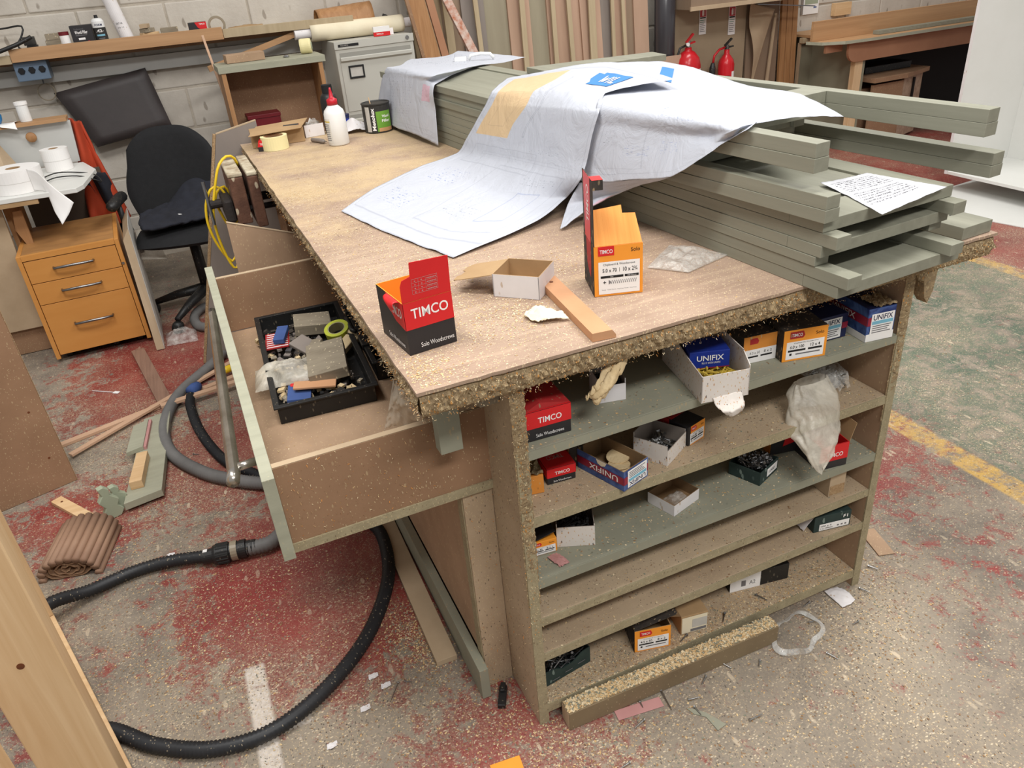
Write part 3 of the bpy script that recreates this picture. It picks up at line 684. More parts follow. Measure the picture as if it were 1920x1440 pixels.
lf = (Vector((0, -.0003, 0)), Vector((1, 0, 0)), Vector((0, 0, 1)), Vector((0, -1, 0)))
for k in range(5): drect(lf, .02, .012+.0065*k, .066, .0124+.0065*k, 'pink_card', lo, 'table_line')
for u in (.02, .032, .045, .066): drect(lf, u, .012, u+.0004, .0384, 'pink_card', lo, 'table_line')
for k in range(4):
    for u in (.026, .038, .0485, .0515, .0545, .0575, .0605, .0635): drect(lf, u-.0012, .014+.0065*k, u+.0012, .0158+.0065*k, 'pink_card', lo, 'table_figure')
fb = MB(); fb.grid(lambda u, v: (-.0015-.012*math.sin(v*2.2), .012+.05*u*(1-.35*v), H_+.012*v-.022*v*v-.008*(1-abs(2*u-1))*v), 6, 6)
fb.build('side_flap', 'timco_red', t_, solid=.0012, smooth=True)

# plain white-lined carton with its lid folded back flat
t_ = thing('carton', 'small open white carton with kraft inside, lid folded back, middle of the bench front', 'box', (.068, .270, TZ+.0008), rad(-45))
W_, D_, H_ = .096, .088, .046
open_box(MB(), W_, D_, H_).build('body', ['white_card', 'kraft'], t_)
for u in (.0008, W_-.0016): drect(face('front', W_, D_, H_), u, 0, u+.0008, H_, 'print_grey', t_, 'edge_line')
lb = MB(); lb.prism([(0, .0), (0, D_), (-.075, D_+.002), (-.088, D_-.012), (-.088, .055), (-.080, .05), (-.080, .03), (-.088, .025), (-.086, .004), (-.07, 0)], 'z', 0, .0014)
lo = lb.build('lid', 'kraft', t_); lo.location = (-.001, 0, H_-.003); lo.rotation_euler = (0, rad(-12), 0)

# orange screw box with tall standing lid
t_ = thing('screw_box', 'orange screw box on the bench, its tall dark lid standing up', 'box', (.228, .155, TZ+.0008), rad(-18.4))
W_, D_, H_ = .092, .098, .098
open_box(MB(), W_, D_, H_).build('body', ['orange_card', 'orange_flute'], t_)
fr = face('front', W_, D_, H_); fl_ = face('left', W_, D_, H_)
drect(fl_, 0, 0, D_, H_, 'black_dusty', t_)
decal(fl_, [(.03, H_), (.035, .05), (.055, .035), (.07, .03), (.075, .05), (.075, H_)], 'timco_red_dusty', t_, off=.0003)
drect(fr, .008, .004, W_-.006, .068, 'print_white', t_)
drect(fr, .008, .080, .038, H_, 'timco_red', t_); text(fr, 'TIMCO', .023, .088, .024, .0075, 'print_white', t_, bold=.011)
text(fr, 'Solo', .078, .088, .017, .0075, 'print_black', t_)
text(fr, 'Chipboard & Woodscrews', .047, .062, .06, .0055, 'print_black', t_)
text(fr, '5.0 x 70', .029, .051, .027, .0075, 'print_black', t_, bold=.012)
text(fr, '10 x 2\u00be', .068, .051, .027, .0085, 'print_black', t_, bold=.012)
drect(fr, .0475, .047, .048, .055, 'print_black', t_, 'rule_line', .0004)
drect(fr, .012, .036, .055, .0405, 'print_black', t_, 'rule_line', .0004); drect(fr, .0575, .036, .084, .0405, 'print_black', t_, 'rule_line', .0004)
text(fr, 'Zinc', .033, .0383, .006, .002, 'print_white', t_, off=.0009); text(fr, '200 Pieces', .071, .0383, .017, .002, 'print_white', t_, off=.0009)
text(fr, 'Fixings   Timber Boards   Easy Drive Thread   Sharp Point', .047, .0125, .066, .0022, 'print_grey', t_)
mb = MB(); O, U, V, N = fr
for k in range(13):
    a = .031+.0038*k; mb.slab([O+U*a+V*.024+N*.0004, O+U*(a+.0012)+V*.024+N*.0004, O+U*(a+.0036)+V*.031+N*.0004, O+U*(a+.0024)+V*.031+N*.0004], N*.0003)
mb.slab([O+U*.027+V*.023+N*.0004, O+U*.031+V*.026+N*.0004, O+U*.031+V*.029+N*.0004, O+U*.027+V*.032+N*.0004], N*.0003)
mb.build('screw_picture', 'print_grey', t_)
mb = MB(); mb.slab([O+U*.0185+V*.025+N*.0004, O+U*.0198+V*.025+N*.0004, O+U*.0198+V*.0305+N*.0004, O+U*.0185+V*.0305+N*.0004], N*.0003); mb.slab([O+U*.0164+V*.0271+N*.0004, O+U*.0219+V*.0271+N*.0004, O+U*.0219+V*.0284+N*.0004, O+U*.0164+V*.0284+N*.0004], N*.0003)
mb.build('star_print', 'print_black', t_)
fp = MB(); fp.prism([(.002, 0), (W_-.001, 0), (W_-.006, .058), (.062, .060), (.062, .076), (.002, .070)], 'y', 0, .0014)
lo = fp.build('lid_flap', 'orange_flute', t_); lo.location = (0, .001, H_+.0006); lo.rotation_euler = (rad(-38), 0, 0)
sd = MB(); sd.box(0, .0016, 0, D_, 0, .122); sd.box(.0016, .02, 0, .03, .104, .122)
lo = sd.build('standing_lid', 'black_dusty', t_); lo.location = (-.0004, 0, H_+.0006)
lf = (Vector((-.0003, D_, 0)), Vector((0, -1, 0)), Vector((0, 0, 1)), Vector((-1, 0, 0)))
decal(lf, [(.02, 0), (.075, 0), (.078, .122), (.012, .122)], 'timco_red', lo, 'printed_panel')
lv = (Vector((-.0003, D_, 0)), Vector((0, 0, 1)), Vector((0, 1, 0)), Vector((-1, 0, 0)))
text(lv, 'TIMCO', .07, -.052, .07, .022, 'print_white', lo, bold=.011)
drect((Vector((.0, 0, .1221)), Vector((1, 0, 0)), Vector((0, 1, 0)), Vector((0, 0, 1))), .0, .0, .02, .03, 'timco_red', lo)

# loose MDF strip with one bevelled edge
t_ = MB(); t_.prism([(0, 0), (.043, 0), (.043, .006), (.036, .0155), (0, .0155)], 'y', 0, .282)
o = t_.build('mdf_strip', 'mdf_strip', loc=(.131, -.010, TZ+.0008), rz=rad(-6.5)); tag(o, 'short pale brown strip of board lying across the front edge of the bench', 'offcut')
MB().lathe([(0, 0), (.004, 0), (.004, .0006), (0, .0006)], 10, (.018, .25, .0157)).build('burn_mark', 'knot', o)
# crumpled cream scrap
fn = sheet([[(.078, .15, .902), (.10, .148, .912), (.125, .13, .906)], [(.075, .13, .903), (.10, .122, .916), (.135, .108, .908)], [(.086, .105, .902), (.105, .098, .906), (.138, .088, .902)]], .004, 31, 5)
tag(MB().grid(fn, 30, 24).build('paper_scrap', 'cream_paper', smooth=True, fix=False, solid=.0006), 'crumpled cream paper scrap between the cartons and the MDF strip', 'paper')
# bubble-wrap pouch
def pouch(pts, hmax, seed):
    P = [Vector(p) for p in pts]
    def fn(u, v):
        q = P[0].lerp(P[1], u).lerp(P[3].lerp(P[2], u), v); k = math.sin(PI*u)**.6*math.sin(PI*v)**.6
        return q+Vector((0, 0, hmax*k*(.75+.5*nz(u*5+seed, v*5))+.002*nz(u*40, v*40)+.0025))
    return fn
o = MB().grid(pouch([(.388, .225, TZ), (.44, .155, TZ), (.566, .19, TZ), (.50, .31, TZ)], .022, 3), 40, 40).build('bubble_pouch', 'bubble_film', smooth=True, fix=False, solid=.0006)
tag(o, 'clear bubble-wrap pouch lying beside the orange screw box', 'bag')
# offcut block with five drilled holes at the right end
t_ = thing('timber_block', 'sage green offcut block with small drilled holes on the right end of the bench', 'offcut', (.985, -.012, TZ+.0008), rad(4))
MB().box(0, .09, 0, .11, 0, .026).build('body', 'sage_stack', t_, bevel=.001)
for x, y in ((.03, .07), (.045, .085), (.028, .088), (.05, .068), (.04, .078)): MB().lathe([(0, .0262), (.0022, .0262), (.0022, .0264), (0, .0264)], 10, (x, y, 0)).build('hole', 'print_black', t_)

# far end of the bench: cartons, tape, knife, glue and filler
t_ = thing('carton', 'flat kraft cardboard carton at the far left corner of the bench', 'box', (-.150, 2.135, TZ+.0008), rad(-4))
MB().box(.0, .20, .03, .15, 0, .055).build('body', 'kraft', t_, bevel=.001)
lo = MB().slab([(-.01, -.03, .054), (.19, .0, .056), (.235, .16, .064), (.03, .15, .058)], (0, 0, .002)).build('lid', 'kraft', t_)
t_ = thing('screw_box', 'tiny crushed red screw box on the far left corner of the bench', 'box', (-.138, 2.085, TZ+.0008), rad(-12))
MB().box(0, .045, 0, .05, 0, .016).build('body', 'timco_black', t_, bevel=.001)
MB().prism([(0, .0165), (.045, .0165), (.042, .036), (.03, .042), (.006, .038)], 'y', 0, .05).build('top', 'timco_red', t_)
text(face('front', .045, .05, .04), 'TIMCO', .024, .026, .03, .008, 'print_white', t_, bold=.011)
t_ = thing('tape_roll', 'cream masking tape roll standing on the far end of the bench', 'tape', (-.072, 2.095, TZ+.0253), rad(-24))
R1, R2 = .05, .038
MB().lathe([(R2, -.0245), (R1, -.0245), (R1, .0245), (R2, .0245)], 32).build('roll', 'cream_tape', t_, smooth=False)
MB().lathe([(R2-.003, -.0243), (R2-.0002, -.0243), (R2-.0002, .0243), (R2-.003, .0243)], 32).build('core', 'kraft', t_)
t_ = thing('screw_box', 'black box with a white label between tape roll and white carton', 'box', (-.018, 2.19, TZ+.0008), rad(-14))
MB().box(0, .06, 0, .07, 0, .062).build('body', 'timco_black', t_, bevel=.001)
drect(face('front', .06, .07, .062), .004, .002, .056, .03, 'print_white', t_); drect(face('front', .06, .07, .062), .01, .01, .03, .02, 'print_grey', t_, off=.0004)
drect(face('right', .06, .07, .062), .0, .03, .05, .062, 'timco_red', t_)
t_ = thing('carton', 'little open white carton with a plastic bag inside, far end of the bench', 'box', (.066, 2.215, TZ+.0008), rad(6))
open_box(MB(), .078, .075, .047).build('body', ['white_card', 'kraft_dark'], t_)
tag(MB().grid(pouch([(.075, 2.225, .925), (.14, 2.235, .925), (.145, 2.29, .935), (.07, 2.28, .93)], .035, 9), 20, 20).build('plastic_bag', 'clear_film', smooth=True, fix=False), 'clear plastic bag poking out of the little white carton', 'bag')
t_ = thing('utility_knife', 'small dark grey knife lying near the glue bottle', 'knife', (.088, 2.075, TZ+.009), rad(-66))
MB().tube([(-.045, 0, 0), (-.04, 0, 0), (.0, .002, 0), (.035, 0, 0), (.042, 0, 0)], [.004, .008, .0085, .008, .004], 10).build('handle', 'board_grey', t_, smooth=True)
MB().box(.04, .05, -.004, .004, -.001, .001).build('tip', 'steel', t_)
t_ = thing('glue_bottle', 'white glue bottle with red nozzle standing on the far end of the bench', 'bottle', (.150, 1.985, TZ+.0008), rad(-30))
MB().lathe([(.0, 0), (.036, 0), (.039, .004), (.039, .112), (.035, .124), (.018, .142), (.016, .146), (0, .146)], 28).build('body', 'white_plastic', t_, smooth=True)
MB().lathe([(.0, .143), (.0195, .143), (.0195, .162), (.012, .166), (.008, .17), (.0045, .195), (.003, .203), (0, .203)], 20).build('cap', 'nozzle_red', t_, smooth=True)
def curved(r, a0, a1, z0, z1, n=10):
    return MB().grid(lambda u, v: (r*math.cos(a0+(a1-a0)*u), r*math.sin(a0+(a1-a0)*u), z0+(z1-z0)*v), n, 1)
curved(.0394, rad(185), rad(255), .012, .098).build('label', 'glue_label', t_, fix=False, smooth=True)
curved(.0396, rad(185), rad(255), .086, .09).build('label_band', 'glue_yellow', t_, fix=False)
for k in range(9): curved(.0397, rad(192), rad(248), .02+.007*k, .023+.007*k).build('label_text', 'print_grey', t_, fix=False)
t_ = thing('filler_tin', 'black and green wood filler tin beside the hanging drawing', 'tin', (.343, 2.12, TZ+.0008), rad(0))
MB().lathe([(.0, 0), (.054, 0), (.055, .003), (.055, .104), (.057, .106), (.057, .110), (.053, .111), (.051, .107), (0, .107)], 32).build('body', 'can_black', t_, smooth=False)
curved(.0556, rad(252), rad(320), .006, .082, 14).build('label', 'can_green', t_, fix=False, smooth=True)
curved(.0558, rad(258), rad(320), .006, .02, 14).build('label_band', 'can_tan', t_, fix=False, smooth=True)
curved(.0556, rad(205), rad(226), .006, .10, 8).build('label', 'can_label', t_, fix=False, smooth=True)
def cyl_text(body, r, a0, z0, wd, ht, mat, par, vert=False, bold=.02):
    def wp(u, v):
        a = a0+(u/r if not vert else -v/r); z = z0+(v if not vert else u)
        return Vector((r*math.cos(a), r*math.sin(a), z))
    return text(None, body, 0, 0, wd, ht, mat, par, bold=bold, warp=wp)
cyl_text('Metolux', .0562, rad(239), .053, .085, .015, 'print_white', t_, True, .03)
cyl_text('Wood', .0562, rad(292), .063, .032, .011, 'print_white', t_)
cyl_text('Filler', .0562, rad(292), .046, .036, .011, 'print_white', t_)
MB().tube([(-.02, .0, .106), (-.022, .004, .13)], .002, 6).build('stir_stick', 'pine', t_)
fn = sheet([[(.215, 2.28, .903), (.27, 2.29, .93), (.33, 2.26, .903)], [(.20, 2.22, .903), (.26, 2.20, .945), (.32, 2.20, .91)], [(.21, 2.15, .902), (.26, 2.14, .915), (.30, 2.13, .902)]], .004, 41, 5)
tag(MB().grid(fn, 24, 24).build('paper_scrap', 'white_card', smooth=True, fix=False, solid=.0006), 'crumpled white paper between the glue bottle and the filler tin', 'paper')
t_ = thing('small_pot', 'little blue lidded pot behind the glue bottle', 'pot', (.24, 2.27, TZ+.0008))
MB().lathe([(0, 0), (.022, 0), (.022, .045), (0, .045)], 18).build('body', 'unifix_blue', t_); MB().lathe([(0, .0452), (.024, .0452), (.024, .06), (0, .06)], 18).build('lid', 'unifix_navy', t_)
t_ = thing('dark_bottle', 'black bottle standing behind the white glue bottle at the far edge', 'bottle', (.19, 2.255, TZ+.0008))
MB().lathe([(0, 0), (.033, 0), (.035, .004), (.035, .12), (.03, .14), (.02, .152), (0, .152)], 24).build('body', 'black_plastic', t_, smooth=True)
MB().lathe([(0, .1525), (.021, .1525), (.021, .182), (0, .182)], 20).build('cap', 'black_soft', t_)
# caulking gun handle behind the far drawing
t_ = thing('white_clip', 'white plastic handle resting on the far end of the stacked doors', 'tool', (.72, 2.2, Z0+.205), rad(-25))
MB().box(0, .05, 0, .035, 0, .018).build('foot', 'white_plastic', t_, bevel=.004)
MB().tube([(.06, .01, .006), (.07, .01, .022), (.11, .012, .026), (.15, .012, .022), (.165, .012, .004)], .007, 10).build('grip', 'white_plastic', t_, smooth=True)

# ---------------------------------------------------------------- boxes on the shelves (z = shelf tops)
E_ = .0006
def zof(i): return SH[i]+E_
def closed(w_, d_, h_, mat, par, name='body', bev=.0012):
    return MB().box(0, w_, 0, d_, 0, h_).build(name, mat, par, bevel=bev)
def timco_label(fr, w_, h_, par, size1='6.0 x 100', size2='12 x 4', dusty=False, red='timco_red'):
    drect(fr, w_*.08, h_*.06, w_*.94, h_*.62, 'print_white', par, 'label')
    decal(fr, [(w_*.14, h_*.72), (w_*.44, h_*.72), (w_*.48, h_*.80), (w_*.44, h_*.94), (w_*.14, h_*.94)], red, par)
    text(fr, 'TIMCO', w_*.30, h_*.83, w_*.24, h_*.10, 'print_white', par, bold=.011)
    text(fr, 'Solo', w_*.82, h_*.82, w_*.18, h_*.1, 'print_black', par)
    text(fr, 'Chipboard & Woodscrews', w_*.52, h_*.565, w_*.56, h_*.045, 'print_black', par)
    text(fr, size1, w_*.32, h_*.45, w_*.32, h_*.1, 'print_black', par, bold=.012); text(fr, size2, w_*.74, h_*.45, w_*.22, h_*.1, 'print_black', par, bold=.012)
    drect(fr, w_*.12, h_*.30, w_*.52, h_*.36, 'print_black', par, 'rule_line', .0004); drect(fr, w_*.58, h_*.30, w_*.9, h_*.36, 'print_black', par, 'rule_line', .0004)
    drect(fr, w_*.3, h_*.19, w_*.86, h_*.23, 'print_grey', par, 'screw_picture', .0004); drect(fr, w_*.16, h_*.18, w_*.21, h_*.25, 'print_black', par, 'star_print', .0004)
def timco_rb(par, w_, d_, h_, red='timco_red'):
    closed(w_, d_, h_, 'timco_black', par)
    for f in ('front', 'right', 'left', 'back'):
        ww = w_ if f in ('front', 'back') else d_
        drect(face(f, w_, d_, h_), 0, h_*.44, ww, h_, red, par)
    drect(face('top', w_, d_, h_), 0, 0, w_, d_, red, par)
    fr = face('front', w_, d_, h_)
    text(fr, 'TIMCO', w_*.53, h_*.68, w_*.52, h_*.2, 'print_white', par, bold=.011); text(fr, 'Solo Woodscrews', w_*.52, h_*.18, w_*.62, h_*.12, 'print_white', par)
def unifix_label(fr, u0, v0, u1, v1, par, flip=False):
    w_, h_ = u1-u0, v1-v0
    drect(fr, u0, v0, u1, v1, 'print_white', par, 'label', .0003)
    q = (lambda a: u1-a*w_) if flip else (lambda a: u0+a*w_); r = (lambda b: v1-b*h_) if flip else (lambda b: v0+b*h_)
    text(fr, 'UNIFIX', q(.5), r(.82), w_*.84, h_*.24, 'unifix_navy', par, bold=.011, off=.0009, flip=flip)
    a, b = sorted((r(.50), r(.66))); drect(fr, u0+.04*w_, a, u1-.04*w_, b, 'unifix_cyan', par, 'label_band', .0007)
    for k in range(4):
        z = r(.42-.1*k); drect(fr, u0+.08*w_, z-h_*.02, u1-(.1+.07*(k % 3))*w_, z+h_*.02, 'print_grey', par, 'label_text', .0007)
# ---- first (top) shelf
t_ = thing('screw_box', 'closed red and black screw box at the left end of the top shelf', 'box', (.012, .026, zof(0)), rad(-2.6))
timco_rb(t_, .088, .085, .060)
MB().prism([(.0, .0612), (.088, .0612), (.03, .075)], 'y', .002, .08).build('lid_flap', 'timco_red_dusty', t_)
t_ = thing('carton', 'small white carton of black screws at the left of the top shelf', 'box', (.188, .079, zof(0)), rad(-12.5))
open_box(MB(), .055, .06, .04, .0014, (.036, .046, .062, .05)).build('body', ['white_card', 'board_grey'], t_)
screws('screws', 'heap of black screws in the small white carton on the top shelf', (.191, .081, zof(0)+.0035), rad(-12.5), .049, .052, .022, .032, 90, 'print_black', .025)
fn = sheet([[(.175, .01, .835), (.21, .02, .845), (.24, .03, .85)], [(.135, -.005, .80), (.165, -.018, .815), (.20, .0, .825)], [(.118, .0, .775), (.14, -.012, .772), (.17, .006, .785)]], .012, 51, 4)
tag(MB().grid(fn, 34, 34).build('foam_scrap', 'foam', smooth=True, fix=False, solid=.004), 'cream glue-stiffened rag stuck under the front edge of the bench', 'rag')
# big white bin overhanging the shelf
t_ = thing('parts_bin', 'big white dispenser box with torn front, overhanging the top shelf', 'box', (.352, -.020, zof(0)), rad(-11.2))
W_, D_, H_ = .096, .19, .068
mb = MB(); k = .0018
mb.box(0, W_, 0, D_, 0, k); mb.box(0, W_, 0, k, k, .056); mb.prism([(0, k), (D_, k), (D_, H_+.02), (.06, H_-.004), (0, .056)], 'x', 0, k); mb.prism([(0, k), (D_, k), (D_, H_+.02), (.03, H_+.016), (0, .064)], 'x', W_-k, W_); mb.box(0, W_, D_-k, D_, k, H_+.02)
mb.build('body', 'white_dusty', t_)
fn = sheet([[(.022, -.001, .006), (.05, -.001, .008), (.082, -.001, .010)], [(.026, -.010, -.008), (.052, -.012, -.006), (.082, -.008, -.004)], [(.034, -.022, -.014), (.052, -.026, -.016), (.080, -.018, -.012)], [(.044, -.018, -.026), (.056, -.020, -.030), (.078, -.014, -.026)]], .002, 61, 5)
MB().grid(fn, 20, 20).build('torn_flap', 'white_dusty', t_, smooth=True, fix=False, solid=.0014)
screws('screws', 'loose brass-coloured screws in the big white dispenser box', (.356, -.017, zof(0)+.003), rad(-11.2), .088, .18, .01, .034, 170, 'glue_yellow', .04, .0018)
t_ = thing('screw_box', 'blue plug box lying in the big white dispenser box', 'box', (.366, .040, zof(0)+.0405), rad(-20))
closed(.078, .06, .036, 'unifix_blue', t_); fr = face('front', .078, .06, .036)
text(fr, 'UNIFIX', .04, .022, .052, .0115, 'print_white', t_, bold=.011); text(fr, 'FIX IT WITH UNIFIX', .042, .0115, .036, .004, 'print_white', t_)
drect(fr, 0, 0, .078, .0018, 'unifix_red', t_)
t_ = thing('screw_box', 'crusted orange screw box beside the big white dispenser box', 'box', (.512, .062, zof(0)), rad(-7.5))
closed(.075, .09, .060, 'black_dusty', t_); fr = face('front', .075, .09, .060)
drect(fr, 0, .0, .075, .060, 'orange_dusty', t_); drect(fr, 0, 0, .075, .030, 'print_white', t_, 'label', .0003)
text(fr, '4.0 x 50', .026, .022, .024, .006, 'print_black', t_, bold=.012); text(fr, '8 x 2', .056, .022, .018, .006, 'print_black', t_, bold=.012)
drect(fr, .008, .012, .034, .0155, 'print_black', t_, 'rule_line', .0007); drect(fr, .04, .012, .066, .0155, 'print_black', t_, 'rule_line', .0007)
decal(fr, [(.014, .042), (.032, .042), (.034, .048), (.03, .055), (.014, .055)], 'timco_red_dusty', t_, off=.0003)
t_ = thing('screw_box', 'yellow-orange screw box marked 6.0 x 100 at the front of the top shelf', 'box', (.583, .029, zof(0)), rad(-12.3))
closed(.095, .10, .069, 'black_dusty', t_); fr = face('front', .095, .10, .069)
drect(fr, 0, 0, .095, .069, 'orange_card', t_); timco_label((fr[0]+fr[3]*.0003, *fr[1:]), .095, .069, t_, '6.0 x 100', '12 x 4', red='timco_red_dusty')
t_ = thing('screw_box', 'dusty red screw box lying behind the orange ones on the top shelf', 'box', (.60, .155, zof(0)), rad(-5))
timco_rb(t_, .10, .09, .075, 'timco_red_dusty')
t_ = thing('screw_box', 'small navy box with white label, behind the 6.0 x 100 box', 'box', (.690, .055, zof(0)), rad(-3.4))
closed(.082, .11, .056, 'unifix_navy', t_); fr = face('front', .082, .11, .056); unifix_label(fr, .006, .004, .066, .050, t_); drect(fr, .068, .022, .082, .036, 'unifix_red', t_)
t_ = thing('screw_box', 'large blue box with a red band at the right end of the top shelf', 'box', (.782, .008, zof(0)), rad(-7.6))
W_, D_, H_ = .0665, .13, .074
closed(W_, D_, H_, 'unifix_mottle', t_)
fr = face('front', W_, D_, H_); fl_ = face('left', W_, D_, H_)
drect(fr, 0, 0, W_, .017, 'print_white', t_); drect(fl_, 0, 0, D_, .015, 'print_white', t_); drect(fl_, 0, .036, D_, .055, 'unifix_red', t_)
text(fl_, 'UNIFIX', .055, .0455, .075, .014, 'print_white', t_, bold=.011); unifix_label(fr, .008, .014, .063, .062, t_)
drect(fr, 0, .036, .008, .055, 'unifix_red', t_); drect(face('top', W_, D_, H_), 0, 0, W_, D_, 'unifix_navy', t_)
MB().grid(lambda u, v: (W_*(.25+.75*u), D_*.45*v, H_+.001+.006*max(0, .5+nz(u*7, v*6))), 24, 16).build('sawdust_crust', 'crust', t_, fix=False)
# ---- second shelf
t_ = thing('screw_box', 'small box buried in sawdust at the far left of the second shelf', 'box', (.006, .07, zof(1)), rad(-10))
closed(.05, .06, .042, 'orange_dusty', t_); MB().grid(lambda u, v: (.05*u, .06*v, .043+.008*max(0, .4+nz(u*6, v*6))), 16, 16).build('sawdust_crust', 'crust', t_, fix=False)
t_ = thing('screw_box', 'small red screw box at the left of the second shelf', 'box', (.070, .078, zof(1)), rad(-5))
timco_rb(t_, .060, .075, .036)
text(face('top', .06, .075, .036), 'TIMCO', .03, .035, .034, .014, 'pink_card', t_, bold=.011, flip=True)
t_ = thing('screw_box', 'dusty black and orange box behind the small red one on the second shelf', 'box', (.135, .11, zof(1)), rad(-14))
closed(.03, .08, .046, 'black_dusty', t_); drect(face('left', .03, .08, .046), .0, 0, .08, .046, 'orange_dusty', t_)
t_ = thing('screw_box', 'open blue and red box with upside-down lettering on the second shelf', 'box', (.188, -.013, zof(1)), rad(18))
W_, D_, H_ = .070, .122, .045
open_box(MB(), W_, D_, H_, .0016).build('body', ['unifix_mottle', 'kraft_dark'], t_)
fl_ = face('left', W_, D_, H_); fr = face('front', W_, D_, H_)
drect(fl_, 0, .014, D_, .031, 'unifix_red', t_); drect(fr, 0, .014, W_, .031, 'unifix_red', t_)
text(fl_, 'UNIFIX', .07, .0225, .075, .0125, 'print_white', t_, bold=.011, flip=True); unifix_label(fr, .010, .004, .066, .042, t_, True)
decal(fl_, [(.052, H_), (.056, .036), (.066, .033), (.075, .037), (.079, H_)], 'cream_paper', t_, off=.0004)
for i, (a, r) in enumerate(((.1, .025), (1.3, .022), (2.4, .024))):
    mb = MB(); mb.lathe([(0, 0), (r, 0), (r, .0035), (0, .0035)], 20)
    o = mb.build('sanding_disc', 'foam'); o.location = (.205+.010*i, .030+.02*i, zof(1)+.009+.005*i); o.rotation_euler = (.18*math.cos(a), .18*math.sin(a), a)
    tag(o, 'pale round pad in the open blue box on the second shelf', 'sanding pad', 'pads in the open blue box')
t_ = thing('carton', 'open white carton of bolts in the middle of the second shelf', 'box', (.305, .015, zof(1)), rad(30))
open_box(MB(), .083, .076, .04, .0016, (.036, .042, .058, .046)).build('body', ['white_dusty', 'board_grey'], t_)
screws('bolts', 'shiny steel bolts in the open white carton on the second shelf', (.309, .02, zof(1)+.003), rad(30), .074, .068, .005, .016, 26, 'steel', .035, .0032, 'bolts')
t_ = thing('screw_box', 'orange, black and red screw box lying on its side on the second shelf', 'box', (.380, .052, zof(1)), rad(17))
W_, D_, H_ = .052, .13, .046
closed(W_, D_, H_, 'timco_black', t_); fr = face('front', W_, D_, H_)
drect(fr, 0.006, 0, W_, H_, 'orange_card', t_); timco_label((fr[0]+fr[3]*.0003, *fr[1:]), W_, H_, t_, '5.0 x 80', '10 x 3')
drect(face('top', W_, D_, H_), 0, .045, W_, D_, 'timco_red_dusty', t_); drect(face('left', W_, D_, H_), 0, .01, .08, H_, 'timco_red_dusty', t_)
# translucent bag hanging over the second shelf edge, and the bag of screws beside it
def bag_surface(u, v):
    ax = (0.69, 0.05, 0.635); bx = (0.646, -0.03, 0.479)
    c = Vector(ax).lerp(Vector(bx), v); wdt = .062*(math.sin(PI*min(1, .18+v*.82))**.45)*(1 if v < .55 else 1-.35*(v-.55)/.45)
    a = 2*PI*u
    k = 1+.22*nz(math.cos(a)*1.5+3, math.sin(a)*1.5, v*4)+.12*nz(math.cos(a)*4, math.sin(a)*4, v*9)
    return (c.x+wdt*math.cos(a)*k, c.y-.012*v+.032*math.sin(a)*k*(.5+.8*math.sin(PI*v)), c.z+.012*math.cos(a*2+1)*v)
o = MB().grid(bag_surface, 56, 50).build('plastic_bag', 'milky_film', smooth=True, fix=False)
tag(o, 'big milky plastic bag spilling off the right of the second shelf', 'bag')
fn = sheet([[(.70, .11, zof(1)+.05), (.73, .14, zof(1)+.062), (.79, .13, zof(1)+.05)], [(.71, .07, zof(1)+.045), (.75, .08, zof(1)+.066), (.82, .08, zof(1)+.035)], [(.73, .045, zof(1)+.012), (.77, .04, zof(1)+.02), (.81, .05, zof(1)+.006)]], .008, 71, 5)
tag(MB().grid(fn, 30, 26).build('plastic_bag', 'clear_film', smooth=True, fix=False), 'clear plastic bag holding screws at the right of the second shelf', 'bag')
screws('screws', 'bright zinc screws in the clear bag on the second shelf', (.735, .045, zof(1)), rad(10), .085, .07, .008, .042, 170, 'steel', .026, .0015)
# ---- third shelf
t_ = thing('screw_box', 'orange screw box at the left end of the third shelf', 'box', (.012, .066, zof(2)), rad(-6))
W_, D_, H_ = .062, .09, .034
closed(W_, D_, H_, 'orange_card', t_); fr = face('front', W_, D_, H_); timco_label(fr, W_, H_, t_, '4.0 x 40', '8 x 1')
o = MB().slab([(-.004, .0, .0), (W_, .0, .0), (W_, .10, .0), (-.004, .10, .0)], (0, 0, .0014)).build('lid', 'timco_black', t_); o.location = (0, -.002, H_+.002); o.rotation_euler = (0, rad(-16), 0)
drect((Vector((0, .0, .0016)), Vector((1, 0, 0)), Vector((0, 1, 0)), Vector((0, 0, 1))), 0, .04, W_, .10, 'timco_red', o)
fn = sheet([[(.045, .048, .415), (.06, .05, .417), (.07, .046, .415)], [(.05, .03, .416), (.064, .03, .42), (.076, .028, .415)], [(.056, .012, .414), (.068, .012, .416), (.078, .014, .4145)]], .002, 77, 6)
tag(MB().grid(fn, 12, 12).build('torn_scrap', 'pink_card', fix=False, solid=.0006), 'torn pink and white printed scrap at the left of the third shelf', 'paper')
t_ = thing('carton', 'speckled white carton of black screws on the third shelf', 'box', (.078, .069, zof(2)), rad(-24))
open_box(MB(), .078, .085, .052, .0016, (.05, .055, .066, .058)).build('body', ['white_dusty', 'board_grey'], t_)
screws('screws', 'dark screws heaped in the speckled white carton on the third shelf', (.083, .074, zof(2)+.002), rad(-24), .068, .074, .03, .044, 110, 'print_black', .032)
t_ = thing('carton', 'shallow white tray in the middle of the third shelf', 'box', (.338, .034, zof(2)), rad(17))
open_box(MB(), .084, .072, .028).build('body', ['white_card', 'kraft_dark'], t_)
tag(MB().grid(pouch([(.352, .05, .416), (.40, .06, .416), (.395, .10, .416), (.345, .09, .416)], .018, 4), 14, 14).build('plastic_scrap', 'clear_film', smooth=True, fix=False), 'crumpled clear film in the shallow white tray', 'film')
t_ = thing('screw_box', 'dark green box heaped with silver screws on the third shelf', 'box', (.559, .030, zof(2)), rad(22))
open_box(MB(), .080, .077, .034).build('body', ['dark_green_card', 'dark_green_card'], t_)
